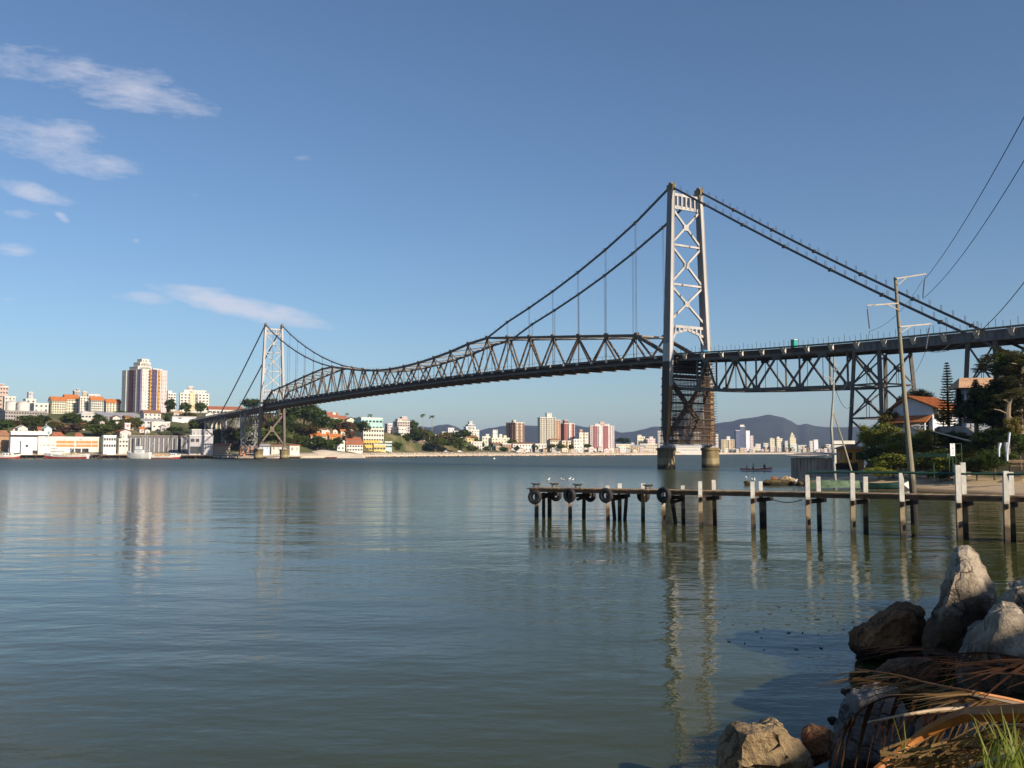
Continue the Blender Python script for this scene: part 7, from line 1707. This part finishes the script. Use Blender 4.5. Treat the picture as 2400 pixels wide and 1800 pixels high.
# tree canopy rooted behind the camera bluff is not needed: the added bluff shades the boulders
# ---------------------------------------------------------------- dry palm fronds and grass at the photographer's feet
DRY = leafmat('dry_palm', (.10, .048, .018), (.22, .12, .042), (.36, .23, .10), .7, 3.0); DRYS = mat('dry_palm_stem', (.36, .125, .016), .6, 6, .35); DRYW = mat('bleached_stem', (.42, .30, .18), .6, 8, .3); SHD = leafmat('shaded_dry_leaf', (.035, .015, .008), (.075, .034, .016), None, .7, 3.0)  # SHD carries the shade of the upper bundles in its leaf colour
def frond(label, pts, r0, leaf, n_, droop, seed, mats=(DRYS, DRY), name='palm_frond', both=True, wl=.012):
    # pts: (px, py, D) along the rachis from base to tip
    R = random.Random(seed); P = [W(*q) for q in pts]; t = thing(name, label, 'palm frond', P[0], 'dry palm fronds at the bottom right')
    # smooth the rachis
    S = []
    for i in range(len(P) - 1):
        p0 = P[max(0, i - 1)]; p1, p2 = P[i], P[i + 1]; p3 = P[min(len(P) - 1, i + 2)]
        for k_ in range(6):
            u = k_ / 6; S.append(.5 * ((2 * p1) + (p2 - p0) * u + (2 * p0 - 5 * p1 + 4 * p2 - p3) * u * u + (3 * p1 - p0 - 3 * p2 + p3) * u ** 3))
    S.append(P[-1]); n = len(S)
    m = MB(); m.tube(S, [r0 * (1 - .75 * i / n) for i in range(n)], 6); m.build('rachis', mats[0], t)
    m = MB()
    for k_ in range(n_):
        f_ = .12 + .86 * (k_ + R.uniform(-.6, .6)) / n_; f_ = max(.05, min(.98, f_)); i = min(n - 2, int(f_ * (n - 1))); u = f_ * (n - 1) - i; c = S[i].lerp(S[i + 1], u); d = (S[i + 1] - S[i]).normalized(); side = d.cross(up).normalized()
        for q in ((-1, 1) if both else (1,)):
            l = leaf * R.uniform(.4, 1.2) * (1 - .35 * f_); dirv = (d * R.uniform(.6, 1.0) + side * q * R.uniform(.2, .5) - up * droop * R.uniform(.3, 1.2)).normalized(); wv = dirv.cross(up).normalized() * wl * R.uniform(.7, 1.3) + up * wl * .4; prev = c
            for j in range(3):
                s = (j + 1) / 3; nx = c + dirv * l * s - up * droop * .35 * l * s * s; k0 = 1 - j / 3; k1 = 1 - (j + 1) / 3 * .95
                m.add([prev - wv * k0, prev + wv * k0, nx + wv * k1, nx - wv * k1], [(0, 1, 2, 3)]); prev = nx
    m.build('leaflets', mats[1], t); return t
frond('thick orange dry frond stem arching down to the bottom edge', [(2480, 1668, 4.6), (2320, 1672, 5.0), (2262, 1676, 5.3), (2180, 1712, 5.4), (2120, 1755, 5.4), (2060, 1800, 5.3), (2000, 1850, 5.2)], .052, .3, 18, 1.0, 1)
frond('dry frond with long needles pointing left over the water', [(2480, 1670, 6.0), (2380, 1642, 6.0), (2280, 1622, 6.0), (2180, 1602, 6.4), (2090, 1580, 6.8), (2000, 1567, 7.2)], .014, .7, 24, .25, 2)
frond('dark dry frond bundle crossing in front of the grey crest boulder', [(2480, 1600, 6.2), (2380, 1570, 6.2), (2280, 1545, 6.8), (2180, 1520, 7.4), (2080, 1512, 7.8)], .012, .8, 26, .15, 3, (SHD, SHD))
frond('dark dry frond bundle fanning over the shaded boulders', [(2480, 1560, 6.4), (2400, 1545, 6.2), (2320, 1530, 6.8), (2230, 1535, 7.2), (2150, 1560, 7.4)], .012, .8, 26, .35, 4, (SHD, SHD))
frond('drooping dry frond hanging over the grey leaning slab', [(2480, 1690, 6.0), (2280, 1645, 6.4), (2150, 1630, 6.7), (2060, 1640, 6.9), (1990, 1690, 7.0), (1955, 1750, 7.0)], .012, .8, 17, 1.3, 5, (SHD, SHD), wl=.022, both=False)
frond('bleached straight frond stem pointing left above the orange one', [(2260, 1662, 5.9), (2200, 1664, 5.9), (2120, 1676, 5.9), (2034, 1693, 6.2)], .018, .3, 12, 1.2, 6, (DRYW, SHD))
frond('pale dry frond stems crossing at the right edge', [(2480, 1672, 5.7), (2400, 1654, 5.8), (2320, 1637, 5.9), (2258, 1628, 6.0)], .018, .5, 22, .3, 7, (DRYW, DRY))
frond('broken dry frond lying at the bottom below the orange stem', [(2430, 1722, 4.4), (2330, 1735, 4.7), (2250, 1760, 4.9), (2160, 1790, 5.0), (2100, 1815, 5.0)], .024, .35, 30, .5, 8)
frond('dry frond tangle at the bottom right under the grass', [(2460, 1760, 3.9), (2380, 1770, 4.1), (2290, 1795, 4.3), (2220, 1830, 4.4)], .022, .4, 34, .5, 9, (DRYW, DRY))
frond('thin dark frond reaching left low across the water', [(2300, 1640, 5.8), (2200, 1615, 6.3), (2100, 1600, 6.8), (2010, 1588, 7.1)], .010, .6, 26, .2, 10, (SHD, DRY))
frond('dry frond half buried in the grass at the right edge', [(2480, 1720, 4.0), (2420, 1705, 4.2), (2350, 1700, 4.5), (2290, 1720, 4.7)], .018, .45, 30, .6, 11)
R = random.Random(31); m = MB()
for i in range(330):
    x = R.uniform(2060, 2440); y = R.uniform(1715, 1830) + (2440 - x) * .12; D = R.uniform(4.3, 5.0); c = W(x, y, D); a = R.gauss(.35, .3); d = Vector((math.cos(a), R.uniform(-.5, .5), math.sin(a) * .5)); l = R.uniform(.05, .2); q = c + d * l; e = Vector((0, 0, R.uniform(.004, .012)))
    m.add([c, q, q + e, c + e * 1.5, c + Vector((0, .01, 0)), q + Vector((0, .01, 0))], [(0, 1, 2, 3), (0, 4, 5, 1)])
o = m.build('leaf_litter', DRY); tag(o, 'loose dry leaf pieces lying under the fronds at the bottom right', 'leaf litter', kind='stuff')
GR = leafmat('grass_blade', (.09, .13, .015), (.17, .22, .03), (.28, .27, .08), .5, 2.0)
R = random.Random(77); m = MB()
for i in range(190):
    x = R.gauss(2385, 42); D = R.uniform(3.6, 4.6); c = W(x, 1830 + R.uniform(-20, 60), D); l = R.uniform(.10, .30); a = R.uniform(0, 6.28); ln = Vector((math.cos(a), math.sin(a), 0)) * R.uniform(.2, .9); sd_ = Vector((-math.sin(a), math.cos(a), 0)) * R.uniform(.004, .009); prev = c
    for j in range(4):
        s = (j + 1) / 4; nx = c + up * l * (s - .25 * s * s * ln.length) + ln * l * s * s; k0 = 1 - .9 * j / 4; k1 = 1 - .9 * (j + 1) / 4
        m.add([prev - sd_ * k0, prev + sd_ * k0, nx + sd_ * k1, nx - sd_ * k1], [(0, 1, 2, 3)]); prev = nx
o = m.build('grass', GR); o['kind'] = 'stuff'; tag(o, 'bright green grass tufts in the bottom right corner', 'grass', kind='stuff')
for i, (x, y, x2, y2, lab) in enumerate(((2124, 1800, 2094, 1682, 'thin yellow grass stalk bending left before the orange frond stem'), (2116, 1760, 2118, 1690, 'short straight grass stalk beside the bent yellow one'), (2360, 1800, 2345, 1655, 'tall green grass blade in the bottom right tuft'), (2310, 1790, 2283, 1682, 'long thin grass blade left of the tall green blade'))):
    D = 5.0 if i < 2 else 4.0; a = W(x, y + 30, D); b_ = W(x2, y2, D); m = MB(); m.tube([a, a.lerp(b_, .5) + Vector((.012, 0, .01)), b_], [.006, .005, .002], 5); o = m.build('grass_stalk', GR, None, org=a); tag(o, lab, 'grass stalk', 'grass stalks')
m = MB()
for i in range(60):
    x = R.gauss(1890, 110); y = R.gauss(1450, 50)
    if not (1560 < x < 2000 and 1330 < y < 1580): continue
    p = G(x, y); p.z = .012; a = R.uniform(0, 6.28); d = Vector((math.cos(a), math.sin(a), 0)); e = Vector((-d.y, d.x, 0)); l = R.uniform(.015, .06) * R.uniform(.5, 1.2)
    m.obox(p, d * l, e * l * .3, up * .006)
o = m.build('floating_debris', WOODD); o['kind'] = 'stuff'; tag(o, 'small dark leaf debris floating near the brown boulder', 'debris', kind='stuff')

# ---------------------------------------------------------------- water
m, nt, b = newmat('sea_water'); p = pos(nt)
def wav(scale, st, det, rough, w_=None):
    mp = N(nt, 'ShaderNodeMapping'); mp.inputs['Scale'].default_value = st; mp.inputs['Rotation'].default_value = (0, 0, .12); L(nt, p, mp.inputs['Vector']); return noise_node(nt, mp.outputs[0], scale, det, rough)
w1 = wav(.9, (.55, 1.0, 1), 2, .5); w2 = wav(3.2, (.6, 1, 1), 3, .55); w3 = wav(.22, (.45, 1, 1), 2, .5)
patch = wav(.018, (.45, 1.0, 1), 3, .55)
hgt = mth(nt, 'ADD', mth(nt, 'ADD', mth(nt, 'MULTIPLY', w1, WAVE[0]), mth(nt, 'MULTIPLY', w2, WAVE[1])), mth(nt, 'MULTIPLY', w3, WAVE[2]))
bn = N(nt, 'ShaderNodeBump'); bn.inputs['Distance'].default_value = 1.0
pr = N(nt, 'ShaderNodeMapRange'); pr.inputs[1].default_value = .35; pr.inputs[2].default_value = .65; pr.inputs[3].default_value = .45; pr.inputs[4].default_value = 1.0; L(nt, patch, pr.inputs[0])
sxw = N(nt, 'ShaderNodeSeparateXYZ'); L(nt, p, sxw.inputs[0])
wd0 = N(nt, 'ShaderNodeMapRange'); wd0.inputs[1].default_value = 90; wd0.inputs[2].default_value = 420; wd0.inputs[3].default_value = .5; wd0.inputs[4].default_value = 1.6; L(nt, sxw.outputs[1], wd0.inputs[0])
L(nt, mth(nt, 'MINIMUM', 1.0, mth(nt, 'MULTIPLY', pr.outputs[0], .5)), bn.inputs['Strength'])
hgt = mth(nt, 'MULTIPLY', hgt, mth(nt, 'MULTIPLY', wd0.outputs[0], 2.0)); L(nt, hgt, bn.inputs['Height'])
L(nt, bn.outputs[0], b.inputs['Normal'])
b.inputs['Base Color'].default_value = c4(WATERC); rg = N(nt, 'ShaderNodeMapRange'); rg.inputs[1].default_value = 25; rg.inputs[2].default_value = 260; rg.inputs[3].default_value = .05; rg.inputs[4].default_value = .36; L(nt, sxw.outputs[1], rg.inputs[0]); L(nt, rg.outputs[0], b.inputs['Roughness']); b.inputs['IOR'].default_value = 1.2
wm = MB(); wx = 7000
wm.add([(-wx, -60, 0), (wx, -60, 0), (wx, 8600, 0), (-wx, 8600, 0)], [(0, 1, 2, 3)]); struct(wm, 'water', m)

# ---------------------------------------------------------------- sky, sun, haze
SUN_PHI, SUN_EL = math.radians(SUNP), math.radians(SUNE)
sv = Vector((math.sin(SUN_PHI) * math.cos(SUN_EL), -math.cos(SUN_PHI) * math.cos(SUN_EL), math.sin(SUN_EL)))
wd_ = bpy.data.worlds.new('World'); sc.world = wd_; wd_.use_nodes = True; nt = wd_.node_tree; bgn = nt.nodes['Background']; out = nt.nodes['World Output']
sky = N(nt, 'ShaderNodeTexSky', sky_type='NISHITA', sun_disc=False); sky.sun_elevation = SUN_EL; sky.sun_rotation = math.pi - SUN_PHI; sky.air_density = 1.0; sky.dust_density = SKYD[0]; sky.ozone_density = SKYD[1]
L(nt, sky.outputs[0], bgn.inputs['Color']); bgn.inputs['Strength'].default_value = SKYS
tc = N(nt, 'ShaderNodeTexCoord'); sp = N(nt, 'ShaderNodeSeparateXYZ'); L(nt, tc.outputs['Generated'], sp.inputs[0])
yy = mth(nt, 'MAXIMUM', sp.outputs[1], .05); vx = mth(nt, 'DIVIDE', sp.outputs[0], yy); vz = mth(nt, 'DIVIDE', sp.outputs[2], yy)
front = mth(nt, 'GREATER_THAN', sp.outputs[1], .06)
def cvec(ang, sxx, syy):
    cm = N(nt, 'ShaderNodeCombineXYZ'); L(nt, vx, cm.inputs[0]); L(nt, vz, cm.inputs[1]); mp = N(nt, 'ShaderNodeMapping'); mp.inputs['Rotation'].default_value = (0, 0, ang); L(nt, cm.outputs[0], mp.inputs['Vector'])
    mp2 = N(nt, 'ShaderNodeMapping'); mp2.inputs['Scale'].default_value = (sxx, syy, 1); L(nt, mp.outputs[0], mp2.inputs['Vector']); return mp2.outputs[0]
nA = noise_node(nt, cvec(.22, 8, 34), 1.0, 8, .68); nB = noise_node(nt, cvec(.10, 30, 110), 1.0, 5, .65); nC = noise_node(nt, cvec(.0, 5, 9), 1.0, 5, .6)
tex = mth(nt, 'ADD', mth(nt, 'MULTIPLY', nA, .6), mth(nt, 'MULTIPLY', nB, .4))
total = None
for (cx, cy, rx, ry, ang, k_) in CLOUDS:
    u0, s0 = ray(cx, cy); a = math.radians(ang); ca, sa = math.cos(a), math.sin(a)
    dx = mth(nt, 'SUBTRACT', vx, u0); dz = mth(nt, 'SUBTRACT', vz, s0)
    q1 = mth(nt, 'ADD', mth(nt, 'MULTIPLY', dx, ca * F / rx), mth(nt, 'MULTIPLY', dz, -sa * F / rx)); q2 = mth(nt, 'ADD', mth(nt, 'MULTIPLY', dx, sa * F / ry), mth(nt, 'MULTIPLY', dz, ca * F / ry))
    r2 = mth(nt, 'ADD', mth(nt, 'MULTIPLY', q1, q1), mth(nt, 'MULTIPLY', q2, q2))
    # warp the outline so that no patch reads as an ellipse
    r2 = mth(nt, 'ADD', r2, mth(nt, 'MULTIPLY', mth(nt, 'SUBTRACT', nC, .5), 2.6))
    g = mth(nt, 'MULTIPLY', mth(nt, 'SMOOTH_MAX', mth(nt, 'SUBTRACT', 1.0, r2), 0.0, .2), k_)
    total = g if total is None else mth(nt, 'MAXIMUM', total, g)
val = mth(nt, 'SUBTRACT', mth(nt, 'ADD', mth(nt, 'MULTIPLY', tex, 1.6), mth(nt, 'MULTIPLY', total, .72)), 1.05)
mk_ = N(nt, 'ShaderNodeMapRange'); mk_.inputs[1].default_value = .0; mk_.inputs[2].default_value = .6; mk_.inputs[4].default_value = .64; L(nt, val, mk_.inputs[0])
den = mth(nt, 'MULTIPLY', mk_.outputs[0], front)
cl = N(nt, 'ShaderNodeBackground'); cl.inputs['Color'].default_value = c4(CLOUDC); cl.inputs['Strength'].default_value = 1.0
mx = N(nt, 'ShaderNodeMixShader'); L(nt, den, mx.inputs[0]); L(nt, bgn.outputs[0], mx.inputs[1]); L(nt, cl.outputs[0], mx.inputs[2]); L(nt, mx.outputs[0], out.inputs['Surface'])
sl = bpy.data.lights.new('sun', 'SUN'); sl.energy = SUNS; sl.angle = math.radians(.5); sl.color = (1.0, .87, .69); so = bpy.data.objects.new('sun', sl); COL.objects.link(so); so.rotation_euler = sv.to_track_quat('Z', 'Y').to_euler(); so.location = sv * 500
if HAZE > 0:
    hz = MB(); x0, x1, y0, y1, z0_, z1_ = -7400, 7400, -90, 8800, -8, 225
    hz.obox(((x0 + x1) / 2, (y0 + y1) / 2, (z0_ + z1_) / 2), Vector(((x1 - x0) / 2, 0, 0)), Vector((0, (y1 - y0) / 2, 0)), Vector((0, 0, (z1_ - z0_) / 2)))
    hm = bpy.data.materials.new('haze_air'); hm.use_nodes = True; hn = hm.node_tree; hn.nodes.remove(hn.nodes['Principled BSDF']); pv_ = hn.nodes.new('ShaderNodeVolumePrincipled'); pv_.inputs['Color'].default_value = (.46, .60, .97, 1); pv_.inputs['Density'].default_value = HAZE; pv_.inputs['Anisotropy'].default_value = .2
    hn.links.new(pv_.outputs[0], hn.nodes['Material Output'].inputs['Volume'])
    o = hz.build('haze', hm); o['kind'] = 'stuff'; o['label'] = 'thin pale haze filling the air to the mountains'; o['category'] = 'haze'
# ---------------------------------------------------------------- camera
cd = bpy.data.cameras.new('camera'); cd.sensor_width = 36; cd.lens = 36 * F / 2400; cd.clip_end = 30000; cd.clip_start = .1
co = bpy.data.objects.new('camera', cd); COL.objects.link(co); co.location = (0, 0, CAMH); co.rotation_euler = (math.pi / 2 + TH, 0, 0); sc.camera = co
sc.view_settings.view_transform = 'Standard'; sc.view_settings.look = 'None'; sc.view_settings.gamma = 1; sc.view_settings.exposure = EXPO
cy = sc.cycles; cy.use_denoising = True; cy.max_bounces = 6; cy.diffuse_bounces = 2; cy.glossy_bounces = 3; cy.volume_bounces = 0; cy.transparent_max_bounces = 4; cy.sample_clamp_indirect = 6; cy.use_adaptive_sampling = True; cy.adaptive_threshold = .015
try: cy.denoiser = 'OPENIMAGEDENOISE'; cy.denoising_input_passes = 'RGB_ALBEDO_NORMAL'
except Exception: pass
